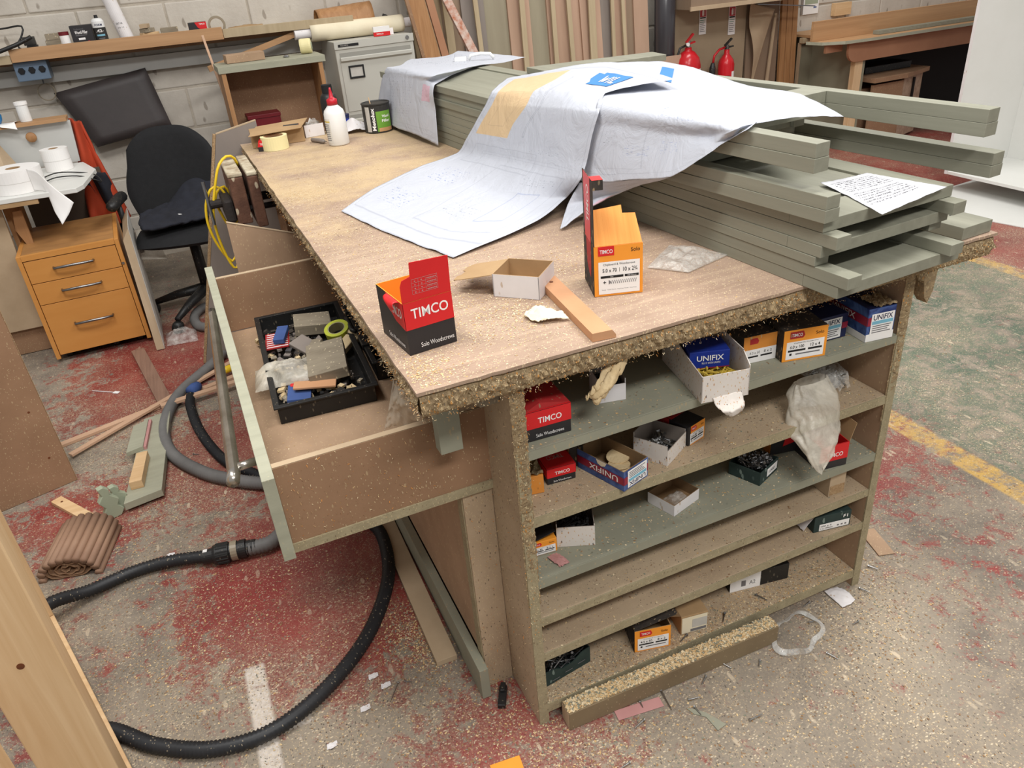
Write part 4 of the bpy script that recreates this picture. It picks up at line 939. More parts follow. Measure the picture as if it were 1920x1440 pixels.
fr = face('front', .08, .077, .034); drect(fr, .03, .008, .075, .028, 'print_white', t_, 'label'); text(fr, '1000', .05, .018, .025, .008, 'print_grey', t_, off=.0009)
screws('screws', 'silver screws heaped in the dark green box on the third shelf', (.563, .035, zof(2)+.002), rad(22), .068, .066, .02, .042, 220, 'steel_dull', .018, .002)
t_ = thing('screw_box', 'black and red box at the back of the third shelf, behind the silver screws', 'box', (.655, .11, zof(2)), rad(-12))
closed(.08, .08, .07, 'timco_black', t_); decal(face('front', .08, .08, .07), [(.03, .02), (.07, .03), (.08, .05), (.08, .07), (.04, .07)], 'timco_red', t_); drect(face('left', .08, .08, .07), 0.05, 0, .08, .07, 'orange_card', t_)
t_ = thing('screw_box', 'open red and black screw box at the right end of the third shelf', 'box', (.705, .010, zof(2)), rad(-8))
W_, D_, H_ = .072, .09, .062
open_box(MB(), W_, D_, H_, .0015).build('body', ['timco_black', 'timco_red'], t_)
fr = face('front', W_, D_, H_); drect(fr, 0, .02, W_, H_, 'timco_red', t_); text(fr, 'TIMCO', .038, .035, .042, .011, 'print_white', t_, bold=.011); drect(face('right', W_, D_, H_), 0, .02, D_, H_, 'timco_red', t_)
o = MB().slab([(0, 0, 0), (.0014, 0, 0), (.0014, D_, 0), (0, D_, 0)], (.012, 0, .045)).build('lid_flap', 'kraft', t_); o.location = (W_, 0, H_)
# ---- fourth, fifth and bottom shelf
t_ = thing('wood_block', 'small timber block propping the third shelf from the fourth', 'block', (.762, .022, zof(3)), rad(-3))
MB().box(0, .045, 0, .06, 0, .0808).build('body', 'mdf_pale', t_, bevel=.001); MB().box(.002, .043, -.0008, -.0002, .004, .03).build('end_grain', 'chipboard', t_)
t_ = thing('screw_box', 'dark green nail box with white label on the fifth shelf', 'box', (.735, .025, zof(4)), rad(-10))
W_, D_, H_ = .098, .08, .046
closed(W_, D_, H_, 'dark_green_card', t_); fr = face('front', W_, D_, H_)
drect(fr, .014, .003, W_-.004, .022, 'print_white', t_, 'label'); text(fr, '100 x 5', .032, .016, .028, .0045, 'print_black', t_, off=.0009); text(fr, '1 x 100mm', .034, .009, .032, .0045, 'print_black', t_, off=.0009)
text(fr, 'F1', .082, .034, .012, .009, 'print_white', t_, bold=.02)
for k in range(3): drect(fr, .062+.01*k, .008, .067+.01*k, .012, 'print_grey', t_, 'label_mark', .0004)
fn = sheet([[(-.02, .01, .003), (-.01, .01, .02), (.0, .005, .04)], [(-.022, .04, .003), (-.012, .04, .02), (0, .04, .042)]], .002, 5, 4)
MB().grid(fn, 8, 8).build('torn_flap', 'white_card', t_, fix=False, solid=.001)
t_ = thing('screw_box', 'dark green nail tray at the left of the bottom shelf', 'box', (.014, .040, zof(5)), rad(8))
W_, D_, H_ = .125, .085, .048
mb = MB(); mb.box(0, W_, 0, D_, 0, .002)
mb.prism([(0, .002), (W_, .002), (W_, H_), (W_-.02, H_-.002), (W_-.05, .03), (.05, .028), (.03, H_-.008), (0, H_-.004)], 'y', 0, .002); mb.box(0, W_, D_-.002, D_, .002, H_+.006); mb.box(0, .002, .002, D_-.002, .002, H_); mb.box(W_-.002, W_, .002, D_-.002, .002, H_)
mb.build('body', 'dark_green_card', t_)
fr = face('front', W_, D_, H_)
for k in range(3): drect(fr, .02+.035*k, .008+.004*k, .04+.035*k, .0095+.004*k, 'print_grey', t_, 'label_mark')
screws('nails', 'dark steel nails in the green tray on the bottom shelf', (.022, .047, zof(5)+.003), rad(8), .115, .075, .014, .034, 110, 'steel_dull', .065, .0016, 'nails')
t_ = thing('screw_box', 'orange screw box with a half-open grey lid on the bottom shelf', 'box', (.240, .032, zof(5)), rad(-13.4))
W_, D_, H_ = .086, .09, .066
open_box(MB(), W_, D_, H_, .0015).build('body', ['orange_card', 'kraft'], t_); drect(face('left', W_, D_, H_), 0, 0, D_, H_, 'black_dusty', t_)
timco_label(face('front', W_, D_, H_), W_, H_, t_, '4.5 x 50', '8 x 2')
o = MB().prism([(0, 0), (.10, 0), (.105, .0016), (0, .0016)], 'y', .0, D_).build('lid', 'black_dusty', t_); o.location = (0, 0, H_+.001); o.rotation_euler = (0, rad(-16), 0)
t_ = thing('carton', 'small cream and kraft carton lying open on the bottom shelf', 'box', (.362, .026, zof(5)), rad(-9))
W_, D_, H_ = .068, .11, .056
closed(W_, D_, H_, 'kraft', t_); fr = face('front', W_, D_, H_); drect(fr, .002, .002, W_-.002, H_-.004, 'cream_paper', t_); drect(fr, .024, .004, .064, .012, 'print_grey', t_, 'label_band', .0004); drect(fr, .028, .016, .066, .042, 'can_label', t_, 'label', .0004)
o = MB().slab([(0, 0, 0), (-.045, .02, -.008), (-.05, .09, -.01), (0, .09, 0)], (0, 0, .0014)).build('lid_flap', 'kraft_dark', t_); o.location = (.0, .004, H_)
t_ = thing('screw_box', 'black box with a white end label toward the right of the bottom shelf', 'box', (.545, .082, zof(5)), rad(-10))
W_, D_, H_ = .16, .07, .05
closed(W_, D_, H_, 'black_plastic', t_); fr = face('front', W_, D_, H_); drect(fr, 0, 0, .082, H_, 'print_white', t_, 'label'); drect(fr, .03, .012, .042, .03, 'print_grey', t_, 'label_mark', .0004); text(fr, 'A2', .06, .02, .016, .012, 'print_grey', t_, off=.0009)
for i, (x, y, a) in enumerate(((.70, .16, .3), (.60, .03, 2.0), (.48, .02, .8), (.36, -.008, .4))):
    o = MB().tube([(-.014, 0, 0), (.012, 0, 0), (.0135, 0, 0), (.015, 0, 0)], [.0008, .0018, .0036, .0036], 8).build('loose_screw', 'steel_dull', loc=(x, max(y, .012), zof(5)+.004), rz=a)
    tag(o, 'single loose screw lying in the dust of the bottom shelf', 'screw', 'loose screws on the bottom shelf')

# ---------------------------------------------------------------- contents of the pulled-out drawer
DZ = .5765
t_ = thing('tool_tray', 'black plastic tray full of bits in the pulled-out drawer', 'tray', (-.372, .575, DZ), rad(-3))
def tray_mesh(w_, d_, h_):
    mb = MB(); k = .004
    mb.box(.01, w_-.01, .01, d_-.01, 0, k)
    for x0, x1, y0, y1 in ((0.006, w_-.006, .006, .006+k), (.006, w_-.006, d_-.006-k, d_-.006), (.006, .006+k, .006+k, d_-.006-k), (w_-.006-k, w_-.006, .006+k, d_-.006-k)): mb.box(x0, x1, y0, y1, 0 if y1-y0 < .01 or True else 0, h_)
    for x0, x1, y0, y1 in ((-.002, w_+.002, -.002, .012), (-.002, w_+.002, d_-.012, d_+.002), (-.002, .012, .012, d_-.012), (w_-.012, w_+.002, .012, d_-.012)): mb.box(x0, x1, y0, y1, h_, h_+.005)
    return mb
tray_mesh(.238, .57, .043).build('body', 'black_plastic', t_, bevel=.0015)
t_ = thing('case_half', 'black moulded case half beside the tray, under the bench edge', 'tray', (-.118, .66, DZ), rad(-3))
mb = tray_mesh(.16, .52, .05); mb.box(-.006, .03, .10, .16, .05, .062); mb.box(-.006, .03, .34, .40, .05, .062); mb.box(.03, .05, .02, .5, .0045, .055)
mb.build('body', 'black_plastic', t_, bevel=.003)
MB().tube([(-.004, .2, .058), (-.012, .21, .06), (-.012, .30, .06), (-.004, .31, .058)], .006, 8).build('handle', 'black_plastic', t_, smooth=True)
def bit(name, label, cat, loc, size, rot, mat, bev=.0015):
    a, b, c = size
    o = MB().box(-a/2, a/2, -b/2, b/2, -c/2, c/2).build(name, mat, bevel=bev); o.location = loc; o.rotation_euler = rot
    return tag(o, label, cat)
bit('timber_block', 'grey dusty wood block at the far end of the black tray', 'block', (-.20, 1.02, .618), (.10, .085, .030), (.04, .1, -.12), 'grey_dust_wood')
bit('timber_block', 'square grey wood block leaning at the near end of the black tray', 'block', (-.215, .74, .630), (.095, .16, .028), (.06, -.10, -.16), 'grey_dust_wood')
t_ = thing('tape_roll', 'lime green tape roll in the black tray', 'tape', (-.150, .915, .622), 0)
q = MB().lathe([(.024, -.014), (.034, -.014), (.034, .014), (.024, .014)], 28).build('roll', 'lime', t_); MB().lathe([(.0215, -.0138), (.0237, -.0138), (.0237, .0138), (.0215, .0138)], 24).build('core', 'tape_side', t_)
t_.rotation_euler = (.25, -.2, 0)
bit('sanding_sponge', 'small blue sponge lying on the red card in the tray', 'sponge', (-.292, .985, .622), (.03, .075, .014), (.1, 0, -.35), 'blue_sponge')
bit('sanding_sponge', 'blue block in the near left corner of the tray', 'sponge', (-.305, .655, .60), (.055, .075, .018), (.0, .08, -.2), 'blue_sponge')
t_ = thing('red_card', 'red and white patterned card in the far left of the tray', 'card', (-.305, .985, .606), rad(-8))
MB().box(-.032, .032, -.05, .05, 0, .003).build('body', 'timco_red_dusty', t_)
for k in range(7): MB().box(-.028, .028, -.045+.014*k, -.040+.014*k, .0031, .0035).build('stripe', 'white_card', t_)
bit('red_grip', 'red plastic handle near the blue block in the tray', 'tool', (-.275, .69, .604), (.09, .016, .014), (0, .05, -.1), 'timco_red', .004)
bit('wood_wedge', 'thin pale wood wedge at the near end of the tray', 'offcut', (-.265, .655, .617), (.10, .035, .006), (.0, .08, -.25), 'mdf_strip')
o = MB().grid(pouch([(-.40, .72, .60), (-.25, .69, .612), (-.22, .80, .615), (-.385, .84, .60)], .045, 14), 36, 30).build('plastic_bag', 'milky_film', smooth=True, fix=False)
tag(o, 'crumpled dusty plastic bag over the left rim of the black tray', 'bag')
bit('dowel', 'short wooden dowel end beside the lime tape in the tray', 'dowel', (-.115, .88, .615), (.022, .05, .022), (.3, .2, .5), 'foam', .008)
# small hardware lying loose in the tray
rb = random.Random(5); mb = MB()
for i in range(260):
    x = rb.uniform(-.355, -.155); y = rb.uniform(.60, 1.10); s = rb.uniform(.006, .02)
    R = Matrix.Rotation(rb.uniform(0, PI), 3, 'Z') @ Matrix.Rotation(rb.uniform(-.6, .6), 3, 'X')
    c = Vector((x, y, .588+rb.random()*.014)); b0 = len(mb.v)
    mb.box(-s/2, s/2, -s*rb.uniform(.2, .6), s*rb.uniform(.2, .6), -.003, .003, rb.randint(0, 4), R)
    for j in range(b0, len(mb.v)): mb.v[j] = tuple(Vector(mb.v[j])+c)
o = mb.build('hardware_bits', ['grey_dust_wood', 'board_grey', 'steel_dull', 'black_dusty', 'foam']); tag(o, 'jumble of dusty hardware bits filling the bottom of the black tray', 'hardware', kind='stuff')
for i, (a, b, c, rz, m, nm, lb) in enumerate((((-.245, .905, .612), (.05, .07, .012), 0, .5, 'board_grey', 'metal_bracket', 'dull grey metal bracket in the middle of the tray'), ((-.225, .86, .616), (.03, .06, .02), 0, -.6, 'grey_dust_wood', 'wood_chunk', 'ragged wood chunk beside the square block in the tray'), ((-.145, .85, .610), (.06, .03, .02), 0, .8, 'foam', 'wood_chunk', 'pale wood chunk below the lime tape roll'))):
    bit(nm, lb, 'offcut', a, b, (.2, -.15, rz), m, .003)
fn = sheet([[(-0.134, 0.378, 0.71), (-0.133, 0.323, 0.72), (-0.125, 0.226, 0.73)], [(-0.147, 0.392, 0.65), (-0.134, 0.334, 0.67), (-0.113, 0.247, 0.69)], [(-0.167, 0.397, 0.59), (-0.128, 0.37, 0.6), (-0.075, 0.33, 0.62)]], .012, 91, 4)
tag(MB().grid(fn, 26, 30).build('plastic_bag', 'milky_film', smooth=True, fix=False), 'clear plastic bag hanging at the near right corner of the drawer', 'bag')
fn = sheet([[(-.30, .30, .578), (-.285, .31, .586), (-.26, .305, .578)], [(-.305, .285, .578), (-.285, .288, .588), (-.262, .29, .578)]], .002, 95, 4)
tag(MB().grid(fn, 10, 8).build('paper_scrap', 'white_card', smooth=True, fix=False, solid=.0005), 'tiny white paper scrap on the bare base of the drawer', 'paper')

# ---------------------------------------------------------------- hoses, timber and litter on the floor
def hose(name, pts, r, mat, label, ribs=0, n=10, cat='hose'):
    sp = spline(pts, n)
    # resample to even steps so that the ribs stay regular
    L = [0]
    for a, b in zip(sp, sp[1:]): L.append(L[-1]+(b-a).length)
    step = ribs/2 if ribs else .02; m_ = int(L[-1]/step); out = []; j = 0
    for i in range(m_+1):
        s_ = L[-1]*i/m_
        while j < len(L)-2 and L[j+1] < s_: j += 1
        out.append(sp[j].lerp(sp[j+1], (s_-L[j])/max(1e-9, L[j+1]-L[j])))
    R = [r*(1.0 if (i % 2) or not ribs else .82) for i in range(len(out))]
    o = MB().tube(out, R, 14).build(name, mat, smooth=True)
    return tag(o, label, cat)
HR = .0185
hose('vacuum_hose', [(-0.641, 0.921, 0.03), (-0.746, 0.959, 0.026), (-0.848, 0.97, 0.022), (-0.964, 0.937, 0.03), (-1.045, .885, .066), (-1.10, .80, .070), (-1.13, .68, .05), (-1.10, .56, .03), (-1.02, .48, .022), (-0.902, 0.422, 0.02), (-0.807, 0.329, 0.02), (-0.688, 0.259, 0.02), (-0.564, 0.245, 0.02), (-0.432, 0.301, 0.02), (-0.3, 0.416, 0.02), (-0.199, 0.586, 0.02), (-0.166, 0.756, 0.02), (-0.184, 0.862, 0.02), (-.24, .98, .02), (-.38, 1.13, .02), (-0.461, 1.289, 0.02), (-0.551, 1.442, 0.02), (-0.612, 1.685, 0.02), (-0.633, 1.903, 0.025), (-0.625, 1.985, 0.03)], HR, 'black_hose', 'ribbed black vacuum hose looping over the floor in the foreground', ribs=.0095)
t_ = thing('hose_coupling', 'black ribbed coupling joining the black and grey vacuum hoses', 'coupling', (-0.584, 0.908, 0.032), math.atan2(.925-.89, -.64+.44)+PI)
MB().lathe([(0, -.075), (.02, -.075), (.022, -.045), (.026, -.044), (.029, -.036), (.029, .0), (.026, .002), (.025, .03), (.027, .031), (.027, .048), (.022, .05), (.021, .075), (0, .075)], 24, (0, 0, 0), 'x').build('body', 'black_plastic', t_, smooth=False)
for k in range(16):
    a = 2*PI*k/16; MB().tube([(-.034, .029*math.cos(a), .029*math.sin(a)), (-.002, .029*math.cos(a), .029*math.sin(a))], .0022, 5).build('grip_rib', 'black_plastic', t_)
MB().lathe([(.0265, .006), (.0285, .006), (.0285, .024), (.0265, .024)], 20, (0, 0, 0), 'x').build('tape_wrap', 'tape_brown', t_)
MB().box(-.07, -.058, -.006, .006, .0205, .0212).build('white_sticker', 'print_white', t_)
hose('vacuum_hose', [(-0.552, 0.901, 0.032), (-0.503, 0.892, 0.03), (-0.456, 0.901, 0.028), (-.40, .97, .025), (-.36, 1.08, .024), (-.38, 1.18, .024), (-0.452, 1.223, 0.024), (-0.53, 1.288, 0.024), (-0.625, 1.395, 0.024), (-0.717, 1.578, 0.024), (-0.735, 1.794, 0.024), (-0.671, 2.036, 0.024), (-0.528, 2.244, 0.024), (-0.405, 2.443, 0.024), (-.33, 2.6, .024), (-.28, 2.75, .024), (-.34, 2.87, .024), (-0.467, 2.983, 0.024), (-0.549, 2.895, 0.024), (-0.538, 2.723, 0.024), (-0.409, 2.638, 0.024), (-.28, 2.58, .024)], .0225, 'grey_hose', 'ribbed grey vacuum hose winding beneath the drawer to the black chair', ribs=.0105)
t_ = thing('tap_fitting', 'blue hose end plug where the two pale slats cross', 'fitting', (-0.606, 2.045, 0.03), .9)
MB().lathe([(0, -.03), (.022, -.03), (.024, 0), (.018, .025), (0, .03)], 18, (0, 0, 0), 'x').build('body', 'blue_sponge', t_, smooth=True)
t_ = thing('air_fitting', 'yellow air line connector lying behind the drawer handle', 'fitting', (-0.453, 2.154, 0.03), .4)
MB().lathe([(0, -.04), (.012, -.04), (.016, -.02), (.016, .0), (.012, .01), (.012, .04), (0, .04)], 14, (0, 0, 0), 'x').build('body', 'yellow_hose', t_, smooth=True)
MB().lathe([(0, -.058), (.01, -.058), (.014, -.041), (0, -.041)], 14, (0, 0, 0), 'x').build('nipple', 'steel', t_)
# slats and boards on the floor
def lay(name, label, a, b, wd, th, mat, z=.0008, cat='offcut', bev=.001):
    a = Vector((a[0], a[1], z+th/2)); b = Vector((b[0], b[1], z+th/2))
    return tag(MB().bar(a, b, wd, th).build(name, mat, bevel=bev), label, cat)
lay('wood_lath', 'long pale slat on the floor, its end under the leaning brown board', (-1.12, 1.89), (-.30, 2.16), .028, .012, 'pinkish_slat', z=.0008)
lay('wood_lath', 'second pale slat crossing the first one on the floor', (-1.06, 1.775), (-.36, 2.30), .024, .010, 'pinkish_slat', z=.0138)
lay('wood_lath', 'short pale slat running under the drawer handle', (-.74, 1.955), (-.34, 2.02), .028, .012, 'pinkish_slat', z=.0262)
lay('hardwood_strip', 'reddish brown grooved hardwood strip lying before the drawer pedestal', (-.825, 2.63), (-.722, 2.0), .055, .018, 'brown_slat')
lay('mdf_plank', 'long grey-brown plank lying on the floor along the bench plinth', (-.137, .86), (-.147, .255), .052, .016, 'mdf_pale', z=.0008)
t_ = thing('saw_jig', 'sage board with glued battens and a moulding offcut on the floor', 'jig', (-.82, 1.33, .001), rad(-3))
MB().slab([(-.05, -.02, .012), (.065, .01, .012), (.085, .56, .012), (-.01, .54, .012)], (0, 0, .026)).build('board', 'sage', t_, bevel=.001)
MB().slab([(-.055, .28, .0385), (.0, .30, .0385), (.012, .50, .0385), (-.04, .47, .0385)], (0, 0, .016)).build('batten', 'sage', t_, bevel=.001)
MB().slab([(.0005, .30, .0385), (.010, .30, .0385), (.022, .50, .0385), (.0125, .50, .0385)], (0, 0, .012)).build('red_edge', 'pink_card', t_)
MB().slab([(-.03, .05, .0385), (.01, .05, .0385), (.022, .235, .0385), (-.014, .235, .0385)], (0, 0, .03)).build('pine_batten', 'pine_x', t_, bevel=.001)
MB().box(-.03, .06, .05, .5, .0005, .0118).build('spacer', 'mdf_dark', t_)
t_ = thing('moulding_offcut', 'short curved sage moulding offcut propped against the jig', 'moulding', (-.915, 1.305, .001), rad(20))
prof = [(0, 0), (.03, 0), (.045, .02), (.03, .04), (.04, .06), (.018, .085), (.022, .105), (.008, .12), (-.01, .118), (-.004, .09), (-.02, .07), (-.006, .045), (-.018, .02)]
MB().prism(prof, 'y', 0, .022).build('body', 'mould_green', t_, bevel=.002)
t_ = thing('moulding_offcut', 'smaller sage moulding offcut behind the curved one on the floor', 'moulding', (-.925, 1.335, .001), rad(20))
MB().prism([(a*.9+.035, b*.75) for a, b in prof], 'y', 0, .022).build('body', 'mould_green', t_, bevel=.002)
o = lay('pine_offcut', 'short pine offcut with a dark nail hole on the red floor', (-1.09, 1.505), (-.965, 1.31), .036, .014, 'pine_x')
MB().lathe([(0, 0), (.004, 0), (.004, .0005), (0, .0005)], 10, (-1.07, 1.475, .0156)).build('nail_hole', 'knot', o)
# rolled tambour mat
t_ = thing('tambour_roll', 'rolled-up brown slatted tambour mat on the floor', 'slatted roll', (-0.997, 1.161, 0), rad(-14))
for k in range(12):
    a = PI*(k/11.0); x = -.078*math.cos(a); z = .006+.062*math.sin(a)**.8
    MB().tube([(x, -.105, z), (x, .105, z)], .0115, 8).build('slat', 'reed', t_, smooth=True)
sp = []
for k in range(90):
    a = k/90*2*PI*3.3+PI; r = .070*(1-k/90*.8); sp.append((r*math.cos(a), 0, max(.004, .030+.62*r*math.sin(a)*(.8)+.003*math.sin(k*1.3))))
mb = MB(); vs = []; 
for x, y, z in sp: vs += [(x, -.10, z), (x, .10, z)]
mb.add(vs, [(2*i, 2*i+1, 2*i+3, 2*i+2) for i in range(len(sp)-1)]); mb.build('rolled_backing', 'mdf_dark', t_, solid=.003, fix=False, smooth=True)
# brown board standing at the left edge
t_ = thing('leaning_board', 'dusty brown board standing at the left edge in front of the pedestal', 'board', (-1.035, 1.616, 0), math.atan2(.077, .23))
MB().slab([(-.70, 0, .001), (0, 0, .001), (-.014, .0, .95), (-.70, 0, .95)], (0, .02, .0)).build('panel', 'mdf_dark', t_, bevel=.001)
MB().slab([(.0005, .0005, .001), (.0005, .0195, .001), (-.0135, .0195, .95), (-.0135, .0005, .95)], (.0015, 0, 0)).build('edge', 'chipboard', t_)
for z in (.12, .30): MB().lathe([(0, -.0005), (.004, -.0005), (.004, 0), (0, 0)], 10, (-.05, 0, z), 'y').build('nail_hole', 'knot', t_)
# pine stud frame in the near left corner
t_ = thing('stud_framing', 'upright frame of pine studs in the near left corner', 'timber frame', (-.9, .45, 0), 0)
d_ = Vector((.31, -.95, 0)).normalized(); n_ = Vector((d_.y, -d_.x, 0))
def pl(s, k, z): return Vector((-.905, .45, 0))+d_*s+n_*k+Vector((0, 0, z))-Vector((-.9, .45, 0))
MB().slab([pl(-.50, 0, .0015), pl(.30, 0, .0015), pl(.30, .12, .0015), pl(-.50, .12, .0015)], (0, 0, .044)).build('bottom_plate', 'pine_x', t_, bevel=.002)
def post(x0, x1, y0, y1, z0, z1, seed):
    o = MB().box(x0, x1, y0, y1, z0, z1).build('stud', 'pine', t_, bevel=.003)
    rr = random.Random(seed)
    for k in range(4):
        x = rr.uniform(x0+.015, x1-.015); z = rr.uniform(z0+.1, z0+.8)
        q = MB().lathe([(0, -.0006), (.006, -.0006), (.006, 0), (0, 0)], 14, (0, 0, 0), 'y').build('knot', 'knot', o); q.location = (x, y0, z); q.scale = (rr.uniform(.6, 1.3), 1, rr.uniform(.6, 1.3))
post(-.965+.9, -.845+.9, .20-.45, .245-.45, .046, 1.25, 1)
post(-1.06+.9, -.975+.9, .12-.45, .165-.45, .046, 1.25, 2)
o = MB().slab([pl(-.49, .0, .046), pl(-.43, .0, .046), pl(-.43, .09, .046), pl(-.49, .09, .046)], (0, 0, 1.2)).build('stud', 'pine', t_, bevel=.003)

# batten lying along the shelf foot, buried in shavings
t_ = thing('floor_batten', 'brown batten lying on the floor along the foot of the shelf unit', 'batten', (.030, -.044, .0008), rad(-1.4))
MB().box(0, .55, 0, .038, 0, .052).build('body', 'batten_brown', t_, bevel=.0015)
MB().box(.0006, .5494, .002, .036, .0522, .0535).build('dust_layer', 'crust', t_)
MB().box(-.0008, -.0002, .002, .036, .002, .05).build('end_grain', 'mdf_pale', t_)
# rings, tissue, strips and screws
t_ = thing('tape_ring', 'loop of clear plastic strapping lying by the shelf foot', 'loop', (.636, -.062, .0012), rad(30))
ring = []
mb = MB(); nn = 60
def ringfn(u, v):
    a = 2*PI*u; r = .058+.010*math.cos(2*a+.6)+.004*math.sin(5*a); rr = r-.012+.012*v
    return (rr*1.2*math.cos(a), rr*math.sin(a), .002+.010*abs(math.sin(a*1.5))*(1-v)+.002*v)
MB().grid(ringfn, nn, 4).build('film', 'clear_tape', t_, smooth=True, fix=False, solid=.0006)
fn = sheet([[(.79, .015, .002), (.815, .012, .006), (.838, .004, .002)], [(.79, -.02, .002), (.812, -.02, .008), (.84, -.02, .002)], [(.79, -.048, .002), (.815, -.05, .004), (.836, -.044, .002)]], .002, 101, 5)
tag(MB().grid(fn, 14, 14).build('tissue', 'white_card', smooth=True, fix=False, solid=.0005), 'small white folded tissue on the floor right of the shelf unit', 'tissue')
lay('card_strip', 'faded pink card strip on the floor before the batten', (.137, -.058), (.245, -.072), .026, .0016, 'pink_card')
o = MB().prism([(0, 0), (.02, -.004), (.045, .004), (.08, -.012), (.088, .012), (.04, .014), (.012, .006)], 'z', 0, .0016).build('film_scrap', 'sage_shelf', loc=(.283, -.112, .0008), rz=rad(-62)); tag(o, 'torn grey-green scrap on the floor in front of the batten', 'scrap')
lay('plywood_offcut', 'thin brown plywood offcut on the floor right of the shelf unit', (1.06, .14), (1.03, .04), .045, .003, 'mdf')
lay('upright_offcut', 'narrow orange-brown strip against the right foot of the shelf unit', (.915, .06), (.91, .10), .02, .09, 'mdf')
lay('card_strip', 'orange card scrap at the bottom edge of the floor', (-.16, -.055), (-.095, -.062), .03, .001, 'orange_card')
t_ = thing('black_clip', 'black plastic clip on the floor by the bench corner', 'clip', (-.068, .10, .001), rad(62))
MB().box(-.028, .028, -.009, .009, 0, .012).build('body', 'black_plastic', t_, bevel=.002); MB().box(.006, .03, -.006, .006, .0122, .02).build('lug', 'black_plastic', t_, bevel=.002)
rs = random.Random(11)
spots = [(.255, -.075), (.31, -.10), (.30, -.13), (.36, -.07), (.43, -.06), (.17, -.10), (-.287, .231), (-.25, .245), (.09, -.17), (.70, -.05), (.66, -.15), (.78, -.10), (.72, .0), (.50, -.09), (.20, -.06), (-.64, 1.56), (.88, -.03), (.96, .02), (.55, -.02), (.40, -.2)]
for i, (x, y) in enumerate(spots):
    L = .055 if i in (0, 6) else rs.uniform(.016, .034)
    o = MB().tube([(-L/2, 0, 0), (L/2-.003, 0, 0), (L/2-.0015, 0, 0), (L/2, 0, 0)], [.0009, .0019, .0034, .0036], 8).build('loose_screw', 'steel', loc=(x, y, .0045), rz=rs.uniform(0, PI))
    tag(o, 'loose steel screw lying in the floor dust', 'screw', 'loose screws on the floor')
for i, (x, y, a) in enumerate(((-.36, .22, .3), (-.32, .30, 1.2), (-.45, .16, .6), (-.30, .26, 2.0), (-.75, 1.02, .2), (-.66, .98, 1.0))):
    fn = sheet([[(x-.012, y-.006, .0015), (x, y-.008, .003), (x+.012, y-.004, .0015)], [(x-.01, y+.008, .0015), (x, y+.006, .004), (x+.012, y+.008, .0015)]], .0012, 110+i, 4)
    tag(MB().grid(fn, 6, 6).build('paper_bit', 'white_card', fix=False, solid=.0005), 'tiny white paper bit on the dusty floor left of the bench', 'paper', 'paper bits on the floor')
t_ = thing('paper_stick', 'thin white stick with a paper end on the floor before the pedestal', 'litter', (-0.965, 2.289, 0.001), rad(-38))
MB().bar((-.06, 0, .002), (.05, 0, .002), .003, .002).build('stick', 'white_card', t_); MB().box(.05, .075, -.008, .008, .0005, .003).build('end_tab', 'print_white', t_)

# ---------------------------------------------------------------- vice, yellow air line and boards at the far left corner
t_ = thing('chipboard_sheet', 'tall chipboard sheet leaning at the far left corner of the bench', 'board', (-.36, 2.33, 0))
def q_(x, z): return Vector((x+.36, 0, z))
MB().slab([q_(-.545, .002), q_(-.10, .002), q_(-.10, .975), q_(-.262, .945)], (0, .018, 0)).build('panel', 'board_grey', t_)
MB().slab([q_(-.546, .002)+Vector((0, -.001, 0)), q_(-.546, .002)+Vector((0, .019, 0)), q_(-.263, .946)+Vector((0, .019, 0)), q_(-.263, .946)+Vector((0, -.001, 0))], (-.010, 0, .003)).build('raw_edge', 'chipboard', t_)
MB().slab([q_(-.262, .9455), q_(-.10, .9755), q_(-.10, .9755)+Vector((0, .018, 0)), q_(-.262, .9455)+Vector((0, .018, 0))], (0, 0, .004)).build('top_edge', 'mdf_pale', t_)
t_ = thing('bench_vice', 'old paint-crusted bench vice with wooden jaws on the left bench edge', 'vice', (-.20, 1.95, .80))
MB().box(-.085, -.035, -.12, .14, -.09, .075).build('jaw', 'vice_wood', t_, bevel=.004)
MB().box(-.085, -.035, -.12, .14, .0755, .09).build('jaw_cap', 'paint_worn', t_, bevel=.004)
MB().box(-.024, .012, -.16, .16, -.10, .080).build('jaw', 'vice_wood', t_, bevel=.004)
MB().box(-.024, .012, -.16, .16, .0805, .095).build('jaw_cap', 'paint_worn', t_, bevel=.004)
MB().tube([(-.16, 0, -.03), (.10, 0, -.03)], .016, 12).build('screw_spindle', 'vice_iron', t_)
for y in (-.07, .07): MB().tube([(-.11, y, -.05), (.10, y, -.05)], .011, 10).build('guide_rod', 'vice_iron', t_)
MB().box(-.12, -.086, -.10, .10, -.085, .0).build('cast_plate', 'vice_iron', t_, bevel=.01)
MB().tube([(-.165, -.02, -.10), (-.165, .02, .05)], .006, 8).build('tommy_bar', 'steel_dull', t_)
def yl(*p): return [tuple(q) for q in p]
pts = [(-0.228, 2.02, 0.873), (-0.238, 2, 0.91), (-0.263, 1.98, 0.923), (-0.297, 1.96, 0.9), (-0.325, 1.95, 0.84), (-0.358, 1.95, 0.738), (-0.363, 1.96, 0.656), (-0.352, 1.97, 0.567), (-0.331, 1.97, 0.509), (-0.312, 1.98, 0.556), (-0.304, 1.98, 0.638), (-0.326, 1.98, 0.705), (-0.338, 1.97, 0.78), (-0.313, 1.97, 0.82), (-0.291, 1.98, 0.814), (-0.285, 1.99, 0.771), (-0.292, 1.99, 0.695), (-0.303, 1.99, 0.604), (-0.334, 1.99, 0.536), (-0.37, 1.98, 0.606), (-0.385, 1.97, 0.688), (-0.378, 1.97, 0.757), (-0.355, 1.97, 0.808), (-0.328, 1.97, 0.827), (-0.302, 1.97, 0.802), (-0.304, 1.98, 0.731), (-0.288, 1.98, 0.677), (-0.254, 1.99, 0.739), (-0.233, 2, 0.773)]
